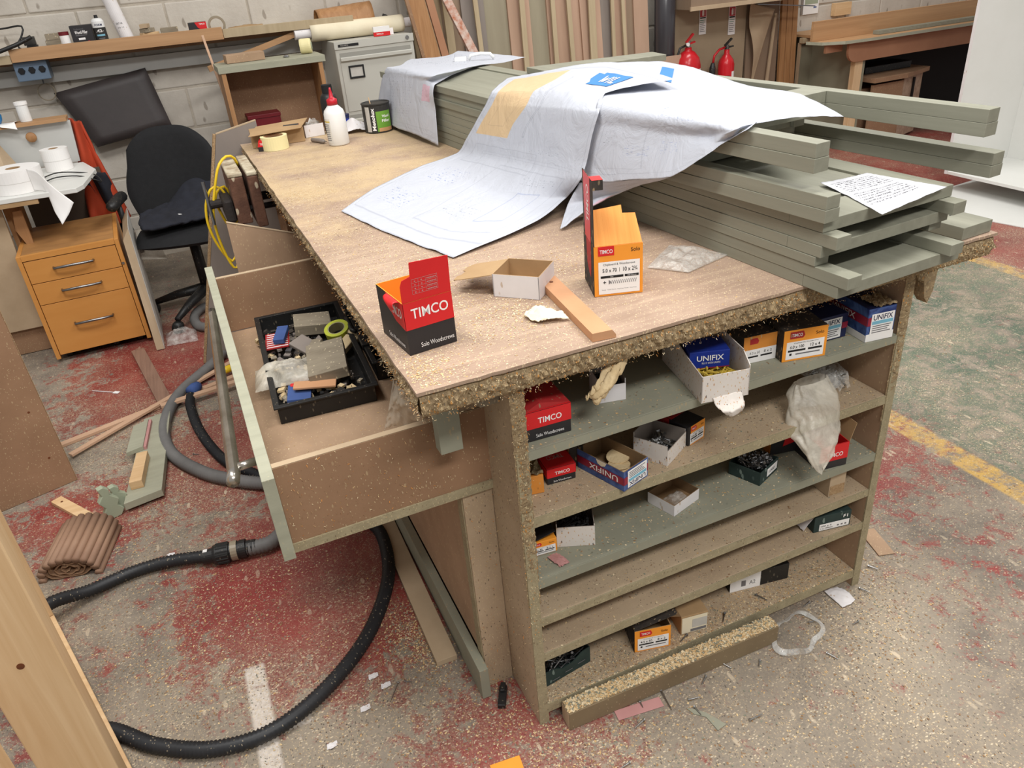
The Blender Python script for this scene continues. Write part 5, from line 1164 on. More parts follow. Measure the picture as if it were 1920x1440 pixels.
hose('air_line', pts, .0048, 'yellow_hose', 'thin yellow air line hanging in loops from the bench vice', 0, 8, 'air hose')
t_ = thing('board_offcut', 'brown board offcut with slanted top standing behind the open drawer', 'board', (-.22, 1.5, 0))
MB().slab([Vector((-.125, 0, .30)), Vector((.16, 0, .28)), Vector((.16, 0, .66)), Vector((.10, 0, .73)), Vector((-.118, 0, .813))], (0, .012, 0)).build('panel', 'mdf', t_)
MB().box(-.12, .15, -.0, .05, 0, .28).build('foot_block', 'mdf_dark', t_)
MB().slab([Vector((-.118, -.001, .8135)), Vector((.10, -.001, .7305)), Vector((.10, .013, .7305)), Vector((-.118, .013, .8135))], (0, 0, .002)).build('top_edge', 'mdf_pale', t_)
for i, (x, y, m, lb) in enumerate(((-.05, 1.72, 'board_grey', 'dark grey upright panel stored under the bench'), (-.02, 1.86, 'mdf_pale', 'pale upright offcut stored under the bench'), (.03, 1.62, 'steel_dull', 'thin metal rail stored upright under the bench'))):
    o = MB().slab([(x, y, .004), (x+.05+.04*(i == 0), y+.01, .004), (x+.03+.04*(i == 0), y+.02, .80), (x-.02, y+.01, .80)], (.0, .012, 0)).build('upright_offcut', m); tag(o, lb, 'offcut')

# ---------------------------------------------------------------- back left: desk, pedestal, chair, wall shelf
t_ = thing('drawer_pedestal', 'beech three-drawer pedestal on castors beside the desk', 'pedestal', (-1.168, 2.715, 0), rad(1.8))
W_, D_, H_ = .408, .50, .512; zb = .052
MB().box(0, .018, 0, D_, zb-.03, H_).build('side_panel', 'beech', t_, bevel=.001); MB().box(W_-.018, W_, 0, D_, zb-.03, H_).build('side_panel', 'beech', t_, bevel=.001)
MB().box(.0185, W_-.0185, .022, D_, H_-.02, H_-.001).build('top', 'beech_top', t_); MB().box(.0185, W_-.0185, .03, D_, zb-.02, zb-.004).build('base', 'black_soft', t_); MB().box(.0185, W_-.0185, D_-.012, D_, zb, H_-.021).build('back', 'beech', t_)
MB().box(.0185, W_-.0185, -.001, .0215, H_-.022, H_).build('top_rail', 'beech', t_)
for z0, z1 in ((.385, .486), (.285, .382), (zb-.012, .282)):
    d = MB().box(.0205, W_-.0205, .002, .02, z0, z1).build('drawer', 'beech', t_, bevel=.001)
    zz = z1-.045 if z1-z0 < .15 else z0+.135
    MB().tube([(.125, .002, zz), (.128, -.020, zz+.001), (.165, -.027, zz+.003), (.205, -.029, zz+.004), (.245, -.027, zz+.003), (.282, -.020, zz+.001), (.285, .002, zz)], [.005, .0055, .006, .006, .006, .0055, .005], 8).build('handle', 'steel_dull', d, smooth=True)
MB().lathe([(0, -.004), (.006, -.004), (.006, 0), (0, 0)], 10, (W_-.012, -.0005, .40), 'y').build('lock', 'steel', t_)
for x in (.05, W_-.05, W_*.62):
    for y in (.07, .42):
        MB().lathe([(0, -.012), (.024, -.012), (.024, .012), (0, .012)], 16, (x, y, .0245), 'x').build('castor', 'black_plastic', t_, smooth=False)
t_ = thing('leaning_offcut', 'grey-brown board offcut leaning on the right side of the pedestal', 'board', (-.742, 2.60, 0))
MB().slab([(-.003, 0, .004), (.030, 0, .004), (.034, .12, .55), (-.0, .12, .50)], (.0, .30, .02)).build('panel', 'mdf_pale', t_)
MB().slab([(.0305, .0, .004), (.0305, .30, .02), (.0345, .42, .57), (.0345, .12, .55)], (.002, 0, 0)).build('laminate_face', 'can_label', t_)
# desk
dk = thing('desk', 'cream-topped corner desk with beige side panels at the far left', 'desk', (-1.2, 2.95, 0))
def dv(*p): return [Vector(q)-Vector((-1.2, 2.95, 0)) for q in p]
MB().slab(dv((-1.95, 2.84, .72), (-.862, 2.80, .72), (-.835, 2.86, .72), (-.795, 3.18, .72), (-.86, 3.42, .72), (-1.95, 3.42, .72)), (0, 0, .02)).build('top', 'white_paint', dk, bevel=.002)
MB().slab(dv((-1.95, 2.835, .70), (-1.02, 2.81, .70), (-1.02, 2.83, .70), (-1.95, 2.85, .70)), (0, 0, .0195)).build('front_edge', 'kraft', dk)
MB().slab(dv((-1.95, 2.90, .13), (-1.20, 2.90, .13), (-1.185, 2.90, .70), (-1.95, 2.90, .70)), (0, .02, 0)).build('side_panel', 'mdf_pale', dk)
MB().slab(dv((-1.95, 2.93, .004), (-1.19, 2.93, .004), (-1.19, 2.93, .128), (-1.95, 2.93, .128)), (0, .018, 0)).build('plinth', 'mdf_dark', dk)
MB().slab(dv((-1.19, 2.96, .25), (-1.19, 3.35, .25), (-1.19, 3.35, .70), (-1.19, 2.96, .70)), (.018, 0, 0)).build('inner_panel', 'plank_wood', dk)
MB().slab(dv((-1.17, 3.44, .0), (-.80, 3.44, .0), (-.80, 3.44, .70), (-1.17, 3.44, .70)), (0, .018, 0)).build('modesty_panel', 'panel_dark', dk)
MB().prism([(0.02, .35), (.05, .40), (.06, .50), (.035, .58), (.05, .66), (.085, .66), (.085, .33), (.05, .28)], 'y', -.03, -.012).build('bracket', 'plank_wood', dk)
MB().slab(dv((-1.95, 3.46, .74), (-.875, 3.46, .74), (-.86, 3.46, .935), (-1.95, 3.46, .935)), (0, .018, 0)).build('upstand', 'trunking', dk)
MB().slab(dv((-1.95, 3.42, .938), (-.87, 3.42, .938), (-.87, 3.54, .938), (-1.95, 3.54, .938)), (0, 0, .016)).build('ledge', 'plank_wood_x', dk, bevel=.001)
MB().lathe([(0, -.03), (.022, -.03), (.024, -.024), (.014, -.012), (.014, 0), (0, 0)], 18, tuple(dv((-1.045, 3.459, .885))[0]), 'y').build('knob', 'plank_wood', dk, smooth=True)
MB().slab(dv((-1.95, 3.20, .742), (-1.165, 3.22, .742), (-1.13, 3.40, .742), (-1.20, 3.42, .90), (-1.95, 3.42, .90)), (.0, .0, .012)).build('side_board', 'mdf_pale', dk)
def roll(name, label, loc, r, rc, h, par=None, tail=False):
    o = thing(name, label, 'paper roll', loc)
    MB().lathe([(rc, 0), (r, 0), (r, h), (rc, h)], 40).build('roll', 'print_white', o, smooth=False)
    MB().lathe([(rc-.004, .0), (rc-.0005, .0), (rc-.0005, h), (rc-.004, h)], 24).build('core', 'kraft', o)
    MB().lathe([(r+.0003, h*.48), (r+.0006, h*.48), (r+.0006, h*.49), (r+.0003, h*.49)], 40).build('ply_line', 'can_label', o)
    return o
r1 = roll('paper_roll', 'wide white paper roll with a loose tail on the desk edge', (-1.09, 2.955, .7408), .105, .03, .095)
fn = sheet([[(.06, -.085, .095), (.06, -.085, .045), (.06, -.085, .002)], [(.10, -.12, .085), (.105, -.125, .035), (.11, -.13, -.005)], [(.145, -.16, .02), (.13, -.165, -.04), (.12, -.17, -.08)], [(.205, -.185, -.055), (.17, -.195, -.10), (.135, -.205, -.135)]], .002, 3, 4)
MB().grid(fn, 14, 20).build('loose_tail', 'print_white', r1, smooth=True, fix=False, solid=.0006)
roll('paper_roll', 'smaller white paper roll standing further back on the desk', (-.955, 3.30, .7408), .06, .022, .10)
t_ = hose('thin_cable', [(-1.02, 3.12, .745), (-.96, 3.16, .752), (-.88, 3.14, .746), (-.80, 3.10, .73), (-.775, 3.05, .70), (-.80, 3.03, .72), (-.86, 3.04, .745), (-.95, 3.05, .752), (-1.0, 3.02, .745)], .0028, 'black_plastic', 'thin black cable looped on the cream desk top', 0, 8, 'cable')
t_ = thing('white_pot', 'small white lidded pot on the ledge behind the desk', 'pot', (-1.045, 3.48, .9548))
MB().lathe([(0, 0), (.026, 0), (.026, .075), (0, .075)], 20).build('body', 'white_plastic', t_); MB().lathe([(0, .0755), (.029, .0755), (.029, .09), (0, .09)], 20).build('lid', 'print_white', t_)
t_ = thing('spray_bottle', 'clear bottle with a blue base at the far left of the ledge', 'bottle', (-1.185, 3.48, .9548))
MB().lathe([(0, 0), (.03, 0), (.042, .02), (.045, .04), (.036, .062), (0, .064)], 20).build('body', 'blue_bottle', t_, smooth=True); MB().lathe([(0, .0645), (.034, .0645), (.022, .085), (.016, .10), (0, .10)], 18).build('cap', 'clear_tape', t_, smooth=True)
fn = sheet([[(-1.16, 3.50, .957), (-1.12, 3.5, .956), (-1.08, 3.50, .957)], [(-1.16, 3.42, .957), (-1.12, 3.42, .958), (-1.09, 3.43, .962)], [(-1.15, 3.405, .95), (-1.11, 3.40, .94), (-1.085, 3.405, .93)]], .001, 7, 4)
tag(MB().grid(fn, 10, 12).build('paper_sheet', 'print_white', smooth=True, fix=False, solid=.0005), 'white paper slip curling over the ledge behind the desk', 'paper')
# orange and navy jacket over the corner
def jk(u, v):
    a = Vector((-0.869, 3.56, 0.932)).lerp(Vector((-0.827, 3.56, 0.91)), u); b = Vector((-0.917, 3.4, 0.408)).lerp(Vector((-0.73, 3.4, 0.433)), u)
    q = a.lerp(b, v); k = .022*math.sin(u*9+v*5)+.02*nz(u*4, v*5)
    return q+Vector((0, k-.03*math.sin(PI*u), 0))
jt = thing('work_jacket', 'orange and navy work jacket hanging beside the desk', 'jacket', (-.86, 3.5, .3))
o = MB().grid(lambda u, v: Vector(jk(u, v))-Vector((-.86, 3.5, .3)), 20, 40).build('orange_panel', 'red_fabric', jt, smooth=True, fix=False, solid=.012)
o = MB().grid(lambda u, v: Vector((-.885+.10*u+.06*v+.012*nz(u*5, v*5), 3.42+.03*math.sin(u*7), .72-.44*v-.05*u))-Vector((-.86, 3.5, .3)), 16, 24).build('navy_lining', 'navy_fabric', jt, smooth=True, fix=False, solid=.014)
# grey cushion pad leaning on the wall
P_ = [Vector((-0.95, 4.06, 1.009)), Vector((-0.46, 4.06, 1.081)), Vector((-0.405, 4, 0.765)), Vector((-0.821, 4, 0.709))]
def cush(u, v, s):
    q = P_[3].lerp(P_[2], u).lerp(P_[0].lerp(P_[1], u), v); e = (min(u, 1-u)*8, min(v, 1-v)*8)
    k = min(1, e[0])**.5*min(1, e[1])**.5
    return q+Vector((0, s*.026*k, 0))
mb = MB().grid(lambda u, v: cush(u, v, -1), 30, 24).grid(lambda u, v: cush(u, v, 1), 30, 24)
tag(mb.build('seat_cushion', 'cushion', smooth=True), 'dark grey rectangular cushion pad leaning against the block wall', 'cushion')
# office chair
t_ = thing('office_chair', 'black swivel office chair with armrests in front of the wall', 'chair', (-.46, 3.0, 0), rad(-12))
def pad(u, v, w0, w1, dpt, bow, th, s):
    a = 2*PI*u
    return None
def rounded(mb, fn, n=28, m=20):
    mb.grid(lambda u, v: fn(u, v, -1), n, m); mb.grid(lambda u, v: fn(u, v, 1), n, m)
def seatf(u, v, s):
    x = (u-.5)*2; y = (v-.5)*2; rx = .235; ry = .235
    k = max(0, 1-abs(x)**4)**.5*max(0, 1-abs(y)**4)**.5
    cx = x*(1-.12*y*y); cy = y*(1-.12*x*x)
    return Vector((rx*cx, ry*cy, .435+(.038 if s > 0 else -.04)*k-.02*max(0, -y)**3))
def backf(u, v, s):
    x = (u-.5)*2; y = v
    wdt = .262*(1-.20*max(0, (y-.35)/.65)**1.6)*(.92+.08*math.sin(PI*min(1, y*1.3)))
    k = max(0, 1-abs(x)**4)**.5*max(0, 1-abs(2*y-1)**6)**.5
    return Vector((wdt*x-.05*y, .20+.10*y+.035*x*x*-1+s*.022*k+(-.02), .455+.42*y-.09*abs(x)**3*y))
mb = MB(); rounded(mb, seatf); mb.build('seat', 'black_soft', t_, smooth=True)
mb = MB(); rounded(mb, backf); mb.build('backrest', 'black_soft', t_, smooth=True)
MB().tube([(0, .15, .40), (0, .25, .41), (0, .29, .48), (0, .28, .62)], .02, 10).build('back_spine', 'black_plastic', t_, smooth=True)
for s in (-1, 1):
    MB().tube([(s*.20, 0, .40), (s*.27, .0, .41), (s*.285, .0, .50), (s*.285, -.01, .585)], .014, 8).build('arm_post', 'black_plastic', t_, smooth=True)
    MB().tube([(s*.285, -.13, .60), (s*.285, -.11, .602), (s*.285, 0, .604), (s*.285, .09, .60), (s*.285, .11, .598)], [.012, .026, .028, .026, .012], 10).build('armrest', 'black_plastic', t_, smooth=True)
MB().tube([(0, 0, .10), (0, 0, .40)], .026, 14).build('gas_post', 'black_plastic', t_, smooth=True)
for k in range(5):
    a = 2*PI*k/5+.5; c, s = math.cos(a), math.sin(a)
    MB().tube([(.02*c, .02*s, .115), (.15*c, .15*s, .095), (.28*c, .28*s, .062)], [.028, .022, .014], 8).build('base_arm', 'black_plastic', t_, smooth=True)
    MB().lathe([(0, -.02), (.026, -.02), (.028, 0), (.026, .02), (0, .02)], 14, (.29*c, .29*s, .0285), 'y').build('castor', 'black_plastic', t_, smooth=True)
fn = sheet([[(-.66, 3.06, .50), (-.52, 3.12, .52), (-.40, 3.16, .60), (-.27, 3.10, .57)], [(-.67, 2.93, .488), (-.52, 2.95, .495), (-.38, 2.98, .51), (-.27, 2.96, .50)], [(-.66, 2.82, .482), (-.50, 2.82, .486), (-.36, 2.84, .49), (-.28, 2.86, .484)]], .02, 131, 5)
tag(MB().grid(fn, 40, 30).build('folded_trousers', 'navy_fabric', smooth=True, fix=False, solid=.012), 'dark crumpled garment lying on the seat of the office chair', 'clothes')
o = MB().lathe([(0, 0), (.018, 0), (.018, .006), (0, .006)], 14).build('white_disc', 'print_white', loc=(-.49, 2.90, .515)); o.rotation_euler = (.3, .1, 0); tag(o, 'small white lid lying on the dark garment on the chair', 'lid')
fn = pouch([(-.72, 2.93, .34), (-.60, 2.92, .32), (-.62, 3.05, .45), (-.72, 3.05, .45)], .06, 23)
tag(MB().grid(fn, 20, 20).build('plastic_bag', 'milky_film', smooth=True, fix=False), 'white plastic bag hanging at the left side of the office chair', 'bag')
fn = pouch([(-.70, 2.62, .002), (-.56, 2.60, .002), (-.56, 2.76, .002), (-.70, 2.78, .002)], .05, 29)
tag(MB().grid(fn, 26, 26).build('plastic_bag', 'clear_film', smooth=True, fix=False), 'crumpled clear bag of rubbish on the floor between pedestal and chair', 'bag')

# wall shelf with its odds and ends
ws = thing('long_shelf', 'long timber wall shelf with a raised lip above the cushion', 'shelf', (-1.0, 4.0, 1.2))
def wv(x0, x1, y0, y1, z0, z1): return (x0+1.0, x1+1.0, y0-4.0, y1-4.0, z0-1.2, z1-1.2)
MB().box(*wv(-2.2, .72, 3.90, 4.112, 1.195, 1.213)).build('board', 'board_olive', ws)
MB().box(*wv(-1.068, -.018, 3.875, 3.8995, 1.190, 1.252)).build('front_lip', 'plank_wood_x', ws, bevel=.001)
MB().box(*wv(-.016, .72, 3.88, 3.8995, 1.195, 1.240)).build('front_lip', 'board_olive', ws, bevel=.001)
MB().box(*wv(-2.2, -1.07, 3.88, 3.8995, 1.185, 1.225)).build('front_lip', 'board_olive', ws, bevel=.001)
MB().box(*wv(-2.2, .72, 4.06, 4.112, 1.165, 1.1945)).build('cleat', 'mdf_dark', ws)
o = MB().box(-2.4, .90, 4.07, 4.112, 1.062, 1.14).build('cable_trunking', 'trunking', bevel=.003); tag(o, 'long pale grey cable trunking under the wall shelf', 'trunking')
t_ = thing('socket_box', 'blue-grey triple socket box under the left end of the wall shelf', 'socket', (-1.075, 3.91, 1.095))
MB().box(0, .155, 0, .155, 0, .093).build('body', 'socket_blue', t_, bevel=.004)
for k in range(3): MB().lathe([(0, -.008), (.015, -.008), (.018, 0), (0, 0)], 6, (.03+.048*k, -.0002, .05), 'y').build('socket', 'socket_black', t_)
t_ = thing('wire_ring', 'small wire ring hanging beneath the socket box', 'ring', (-.98, 4.05, 1.02))
MB().tube([(.042*math.cos(a*PI/14), 0, .042*math.sin(a*PI/14)) for a in range(28)], .003, 6, closed=True).build('ring', 'tape_brown', t_, smooth=True); MB().tube([(0, 0, .042), (0, .01, .07)], .004, 6).build('hook', 'steel_dull', t_)
SZ = 1.2136
def sx3(px, py, Y=3.98): return px
for k in range(3): tag(MB().box(-.90+.006*k, -.815, 3.93, 3.98, SZ+.03*k, SZ+.03*k+.0292).build('wood_block', 'grey_dust_wood', bevel=.001), ['bottom', 'middle', 'top'][k]+' of three dusty wood blocks stacked on the wall shelf', 'block', 'wood blocks on the wall shelf')
for k, (a, b) in enumerate((((-.985, -.935, 3.93, 3.98, SZ, SZ+.045), 'lower black plastic offcut at the end of the wall shelf'), ((-.995, -.94, 3.94, 3.98, SZ+.0455, SZ+.085), 'upper black plastic offcut at the end of the wall shelf'))): tag(MB().box(*a).build('plastic_offcut', 'black_plastic' if k == 0 else 'can_black', bevel=.002), b, 'offcut')
t_ = thing('small_tub', 'small white label tub beside the black filler box on the shelf', 'tub', (-.80, 3.94, SZ)); MB().lathe([(0, 0), (.024, 0), (.024, .075), (0, .075)], 18).build('body', 'print_white', t_); MB().lathe([(0, .0752), (.025, .0752), (.025, .092), (0, .092)], 18).build('lid', 'maroon', t_)
t_ = thing('filler_box', 'black wood filler box on the wall shelf', 'box', (-.765, 3.93, SZ), rad(-3))
closed(.105, .08, .115, 'timco_black', t_); fr = face('front', .105, .08, .115)
text(fr, 'Professional', .042, .098, .045, .008, 'print_grey', t_); text(fr, 'Wood Filler', .05, .082, .062, .016, 'print_white', t_, bold=.02); drect(fr, .02, .066, .075, .069, 'print_grey', t_, 'rule_line'); drect(fr, .03, .046, .062, .056, 'print_white', t_); text(fr, 'repair', .046, .03, .045, .012, 'print_white', t_, bold=.02); MB().lathe([(0, -.001), (.008, -.001), (.008, -.0005), (0, -.0005)], 14, (.076, 0, .032), 'y').build('red_spot', 'sign_red', t_)
t_ = thing('spray_can', 'white and black aerosol can next to the filler box', 'can', (-.625, 3.945, SZ))
MB().lathe([(0, 0), (.031, 0), (.031, .095), (0, .095)], 22).build('body', 'can_black', t_, smooth=False); MB().lathe([(0, .0955), (.031, .0955), (.031, .125), (.024, .136), (.014, .14), (0, .14)], 22).build('shoulder', 'white_plastic', t_, smooth=False); MB().lathe([(0, .1405), (.010, .1405), (.008, .155), (0, .155)], 14).build('nozzle', 'print_black', t_)
cyl_text('FORM', .0315, rad(272), .108, .038, .011, 'unifix_navy', t_); cyl_text('.42-', .0315, rad(272), .080, .038, .014, 'print_white', t_); curved(.0314, rad(235), rad(310), .055, .063, 10).build('label_band', 'unifix_cyan', t_, fix=False); 
for k in range(4): curved(.0314, rad(245), rad(300), .018+.008*k, .0215+.008*k).build('label_text', 'print_grey', t_, fix=False)
t_ = thing('cardboard_tube', 'white cardboard tube standing on the wall shelf, scribbled on', 'tube', (-.498, 3.955, SZ), 0)
MB().tube([(0, 0, .0), (-.055, .03, .30)], .034, 24).build('body', 'white_card', t_, smooth=False)
fT = (Vector((-.005, -.0335, 0)), Vector((1, -.02, 0)), Vector((-.18, .1, 1)), Vector((0, -1, 0)))
text(fT, 'EXT 40', 0, .105, .03, .008, 'print_black', t_, off=.002); text(fT, 'ply 12', 0, .085, .03, .007, 'print_black', t_, off=.002); text(fT, 'R2', 0, .03, .03, .016, 'print_grey', t_, off=.002)
for i in range(4):
    o = MB().bar((-.44+.01*i, 4.0-.012*i, SZ+.012+.022*i), (-.32-.025*i, 4.03, SZ+.012+.022*i), .04, .02).build('wood_offcut', ['mdf_pale', 'pine_x', 'grey_dust_wood', 'mdf_pale'][i], bevel=.001)
    tag(o, ['bottom', 'second', 'third', 'top'][i]+' offcut of the small wood pile beside the white tube', 'offcut', 'offcuts piled on the wall shelf')
bit('timber_block', 'dark brown block on the wall shelf left of the black and red box', 'block', (-.285, 3.96, SZ+.031), (.09, .05, .06), (0, 0, -.05), 'grey_dust_wood')
t_ = thing('screw_box', 'black and red screw box on the wall shelf beside the tape ring', 'box', (-.185, 3.92, SZ), rad(-3))
closed(.095, .06, .072, 'timco_black', t_); decal(face('front', .095, .06, .072), [(.035, .072), (.048, .045), (.07, .03), (.095, .026), (.095, .072)], 'timco_red', t_); drect(face('left', .095, .06, .072), 0, 0, .06, .072, 'orange_card', t_); text(face('front', .095, .06, .072), 'TIMCO', .072, .062, .03, .008, 'print_white', t_, bold=.011, off=.0009)
t_ = thing('tape_roll', 'thin brown tape roll standing upright on the wall shelf', 'tape', (-.035, 3.93, SZ+.0475), rad(-5))
MB().lathe([(.036, -.012), (.047, -.012), (.047, .012), (.036, .012)], 32, (0, 0, 0), 'y').build('roll', 'tape_brown', t_, smooth=False); MB().lathe([(.0345, -.0118), (.0358, -.0118), (.0358, .0118), (.0345, .0118)], 28, (0, 0, 0), 'y').build('core', 'kraft_dark', t_)
o = MB().grid(sheet([[(.03, 4.02, SZ+.02), (.12, 4.04, SZ+.026), (.22, 4.02, SZ+.022)], [(.02, 3.92, SZ+.002), (.12, 3.91, SZ+.008), (.23, 3.91, SZ+.004)]], .003, 9, 4), 16, 8).build('card_sheet', 'kraft', smooth=True, fix=False, solid=.002); tag(o, 'kraft card sheet lying on the wall shelf left of the cabinet', 'card')
hose('black_cable', [(-1.32, 4.05, 1.36), (-1.10, 4.03, 1.345), (-.985, 4.0, 1.35), (-1.0, 3.98, 1.30), (-1.03, 3.97, 1.26), (-.98, 3.95, 1.225), (-.93, 3.95, 1.218), (-.97, 3.94, 1.232), (-1.04, 3.93, 1.24)], .0045, 'black_plastic', 'black cable trailing down onto the left end of the wall shelf', 0, 8, 'cable')
hose('black_lever', [(-1.12, 3.85, 1.245), (-1.02, 3.86, 1.272), (-.945, 3.88, 1.30)], .010, 'black_plastic', 'thick black rod resting across the end of the wall shelf', 0, 4, 'rod')
# leaning slats below the shelf
o = MB().bar((-.13, 3.83, 1.22), (-.06, 3.60, .50), .012, .03, (0, 1, 0)).build('leaning_lath', 'pinkish_slat'); tag(o, 'thin reddish slat leaning against the wall shelf', 'slat')
o = MB().bar((-.14, 3.86, 1.05), (.43, 3.93, 1.185), .014, .03, (0, 0, 1)).build('diagonal_lath', 'plank_wood_x'); tag(o, 'wooden slat sloping up behind the sage-topped bookcase', 'slat')
# little bookcase with sage top
bc = thing('bookcase', 'open wooden bookcase with a sage edged top beside the filing cabinet', 'bookcase', (-.12, 3.45, 0))
MB().box(0, .555, 0, .27, 1.055, 1.087).build('top', 'sage', bc, bevel=.001)
MB().box(.012, .034, .006, .26, 0, 1.0545).build('side_panel', 'plank_wood', bc); MB().box(.515, .537, .006, .26, 0, 1.0545).build('side_panel', 'plank_wood', bc); MB().box(.0345, .5145, .245, .26, 0, 1.0545).build('back_panel', 'mdf_dark', bc)
for z in (.36, .70): MB().box(.0345, .5145, .02, .244, z, z+.018).build('shelf', 'mdf_dark', bc)
t_ = thing('red_box', 'dark red box on the shelf of the wooden bookcase', 'box', (-.02, 3.53, .7188)); MB().box(0, .17, 0, .12, 0, .085).build('body', 'maroon', t_, bevel=.002); MB().box(-.004, .174, -.004, .124, .0855, .105).build('lid', 'maroon', t_, bevel=.002)
bit('timber_block', 'flat brown board offcut lying on top of the bookcase', 'offcut', (.04, 3.63, 1.1085), (.20, .10, .04), (0, 0, .06), 'mdf')
t_ = thing('tape_roll', 'old yellow tape roll with green tape inside on the bookcase', 'tape', (.375, 3.63, 1.126), rad(-15))
MB().lathe([(.02, -.03), (.036, -.03), (.0385, -.02), (.0385, .02), (.036, .03), (.02, .03)], 26, (0, 0, 0), 'x').build('roll', 'cream_tape', t_, smooth=False); MB().lathe([(.0, .01), (.0195, .01), (.0195, .034), (0, .034)], 20, (0, 0, 0), 'x').build('inner_roll', 'mould_green', t_)
o = MB().lathe([(0, 0), (.014, 0), (.018, .004), (.010, .012), (0, .013)], 14).build('metal_button', 'steel', loc=(.25, 3.56, 1.0876)); tag(o, 'small shiny metal cap on top of the bookcase', 'cap')
# filing cabinet
fc = thing('filing_cabinet', 'grey steel filing cabinet with label holder against the wall', 'cabinet', (.552, 3.735, 0), rad(1))
MB().box(0, .472, .0, .365, .02, 1.118).build('body', 'cabinet_grey', fc, bevel=.004)
MB().box(-.002, .474, -.006, .0, 1.078, 1.12).build('top_rail', 'cabinet_grey', fc, bevel=.001)
MB().box(.02, .14, -.0075, -.0062, 1.09, 1.104).build('maker_plate', 'print_black', fc); text((Vector((0, -.0078, 0)), Vector((1, 0, 0)), Vector((0, 0, 1)), Vector((0, -1, 0))), 'TRIUMPH', .055, 1.097, .045, .007, 'can_label', fc)
MB().lathe([(0, -.012), (.010, -.012), (.012, -.006), (0, -.006)], 14, (.435, 0, 1.10), 'y').build('lock', 'steel', fc)
for z1 in (1.062, .722, .382):
    d = MB().box(.02, .452, -.004, -.0005, z1-.325, z1-.03).build('drawer', 'cabinet_grey', fc, bevel=.0015)
    MB().prism([(-.0045, z1-.055), (-.018, z1-.045), (-.018, z1-.03), (-.010, z1-.026), (-.0045, z1-.026)], 'x', .022, .45).build('pull_lip', 'cabinet_grey', d)
    MB().box(.022, .45, -.0012, -.0006, z1-.026, z1-.004).build('pull_recess', 'cabinet_lip', d)
    h_ = MB(); a0, a1, b0, b1 = .06, .15, z1-.145, z1-.075
    h_.box(a0, a1, -.010, -.0045, b0, b0+.009); h_.box(a0, a1, -.010, -.0045, b1-.009, b1); h_.box(a0, a0+.008, -.010, -.0045, b0+.009, b1-.009); h_.box(a1-.008, a1, -.010, -.0045, b0+.009, b1-.009); h_.build('label_frame', 'print_black', d)
    MB().box(a0+.009, a1-.009, -.0055, -.0046, b0+.01, b1-.01).build('label_card', 'can_label', d)
CT = 1.1206
t_ = thing('paper_tube', 'long thick roll of cream paper on top of the filing cabinet', 'paper roll', (.50, 3.90, CT+.048), rad(1))
MB().lathe([(.034, -.04), (.046, -.04), (.047, .0), (.047, .50), (.046, .52), (.034, .52)], 30, (0, 0, 0), 'x').build('outer_roll', 'cream_paper', t_, smooth=True)
MB().lathe([(.0, -.13), (.0265, -.13), (.0265, .66), (0, .66)], 24, (0, 0, 0), 'x').build('inner_tube', 'white_card', t_, smooth=False)
def kr(u, v):
    a = rad(-10+190*v); return (.53+.33*u, 4.0+.085*math.cos(a)+.008*nz(u*3, v*3), CT+.065+.095*math.sin(a)+.02*u*math.sin(a)+.003*nz(u*6, v*6))
o = MB().grid(kr, 14, 20).build('card_roll', 'plank_wood', smooth=True, fix=False, solid=.003); tag(o, 'curved sheet of brown corrugated card behind the paper rolls', 'card')
fn = pouch([(.88, 3.93, CT), (1.0, 3.95, CT), (1.0, 4.08, CT), (.88, 4.08, CT)], .10, 37)
tag(MB().grid(fn, 20, 20).build('black_bag', 'black_plastic', smooth=True, fix=False), 'crumpled black plastic at the right end of the cabinet top', 'bag')
t_ = thing('paper_box', 'small red and white box on the front of the cabinet top', 'box', (.80, 3.765, CT+.0005), rad(-6)); MB().box(0, .095, 0, .03, 0, .022).build('body', 'timco_red', t_); MB().box(0, .095, 0, .03, .0222, .05).build('upper', 'print_white', t_); MB().box(.06, .12, .031, .05, 0, .035).build('flap', 'print_white', t_)
text(face('front', .095, .03, .05), 'senco', .035, .012, .04, .008, 'print_white', t_)

# ---------------------------------------------------------------- back centre: sheet goods leaning on the wall
rk = random.Random(17); SBD = []
cols = ['board_olive', 'board_shade', 'board_grey', 'board_green', 'board_pink', 'board_green', 'board_pink', 'board_pink', 'board_pink', 'board_grey', 'board_pink', 'board_shade', 'board_pink']
xs = [1.10, 1.27, 1.42, 1.56, 1.74, 1.86, 2.02, 2.16, 2.28, 2.42, 2.50, 2.60, 2.68]; xe = [1.30, 1.44, 1.58, 1.76, 1.90, 2.04, 2.18, 2.30, 2.44, 2.52, 2.62, 2.70, 2.80]
desc = ['olive board at the left end of the leaning sheets', 'brown board second from the left of the leaning sheets', 'grey board left of the greenish sheet', 'greenish sheet leaning behind the paper-covered stack', 'wide pinkish board left of centre of the leaning sheets', 'sage sheet in the middle of the leaning boards', 'pinkish board in the middle of the leaning sheets', 'second pinkish board right of the middle of the leaning sheets', 'pinkish board beside the narrow purple-grey sheet', 'narrow purple-grey sheet among the leaning boards', 'pinkish board above the notch in the leaning sheets', 'brown board with a cut-out notch at its foot', 'pinkish board at the right end of the leaning sheets']
for i, (a, b) in enumerate(zip(xs, xe)):
    y0 = 3.88+.022*(i % 2); top_ = 1.75+.1*(i % 2); e = rk.uniform(-.02, .02)
    o = MB().slab([(a, y0, .002), (b-.006, y0, .002), (b-.006+e, y0+.15, top_), (a+e, y0+.15, top_)], (0, .018, .001)).build('sheet_board', cols[i]); tag(o, desc[i], 'board', 'sheet boards leaning on the back wall'); SBD.append(o)
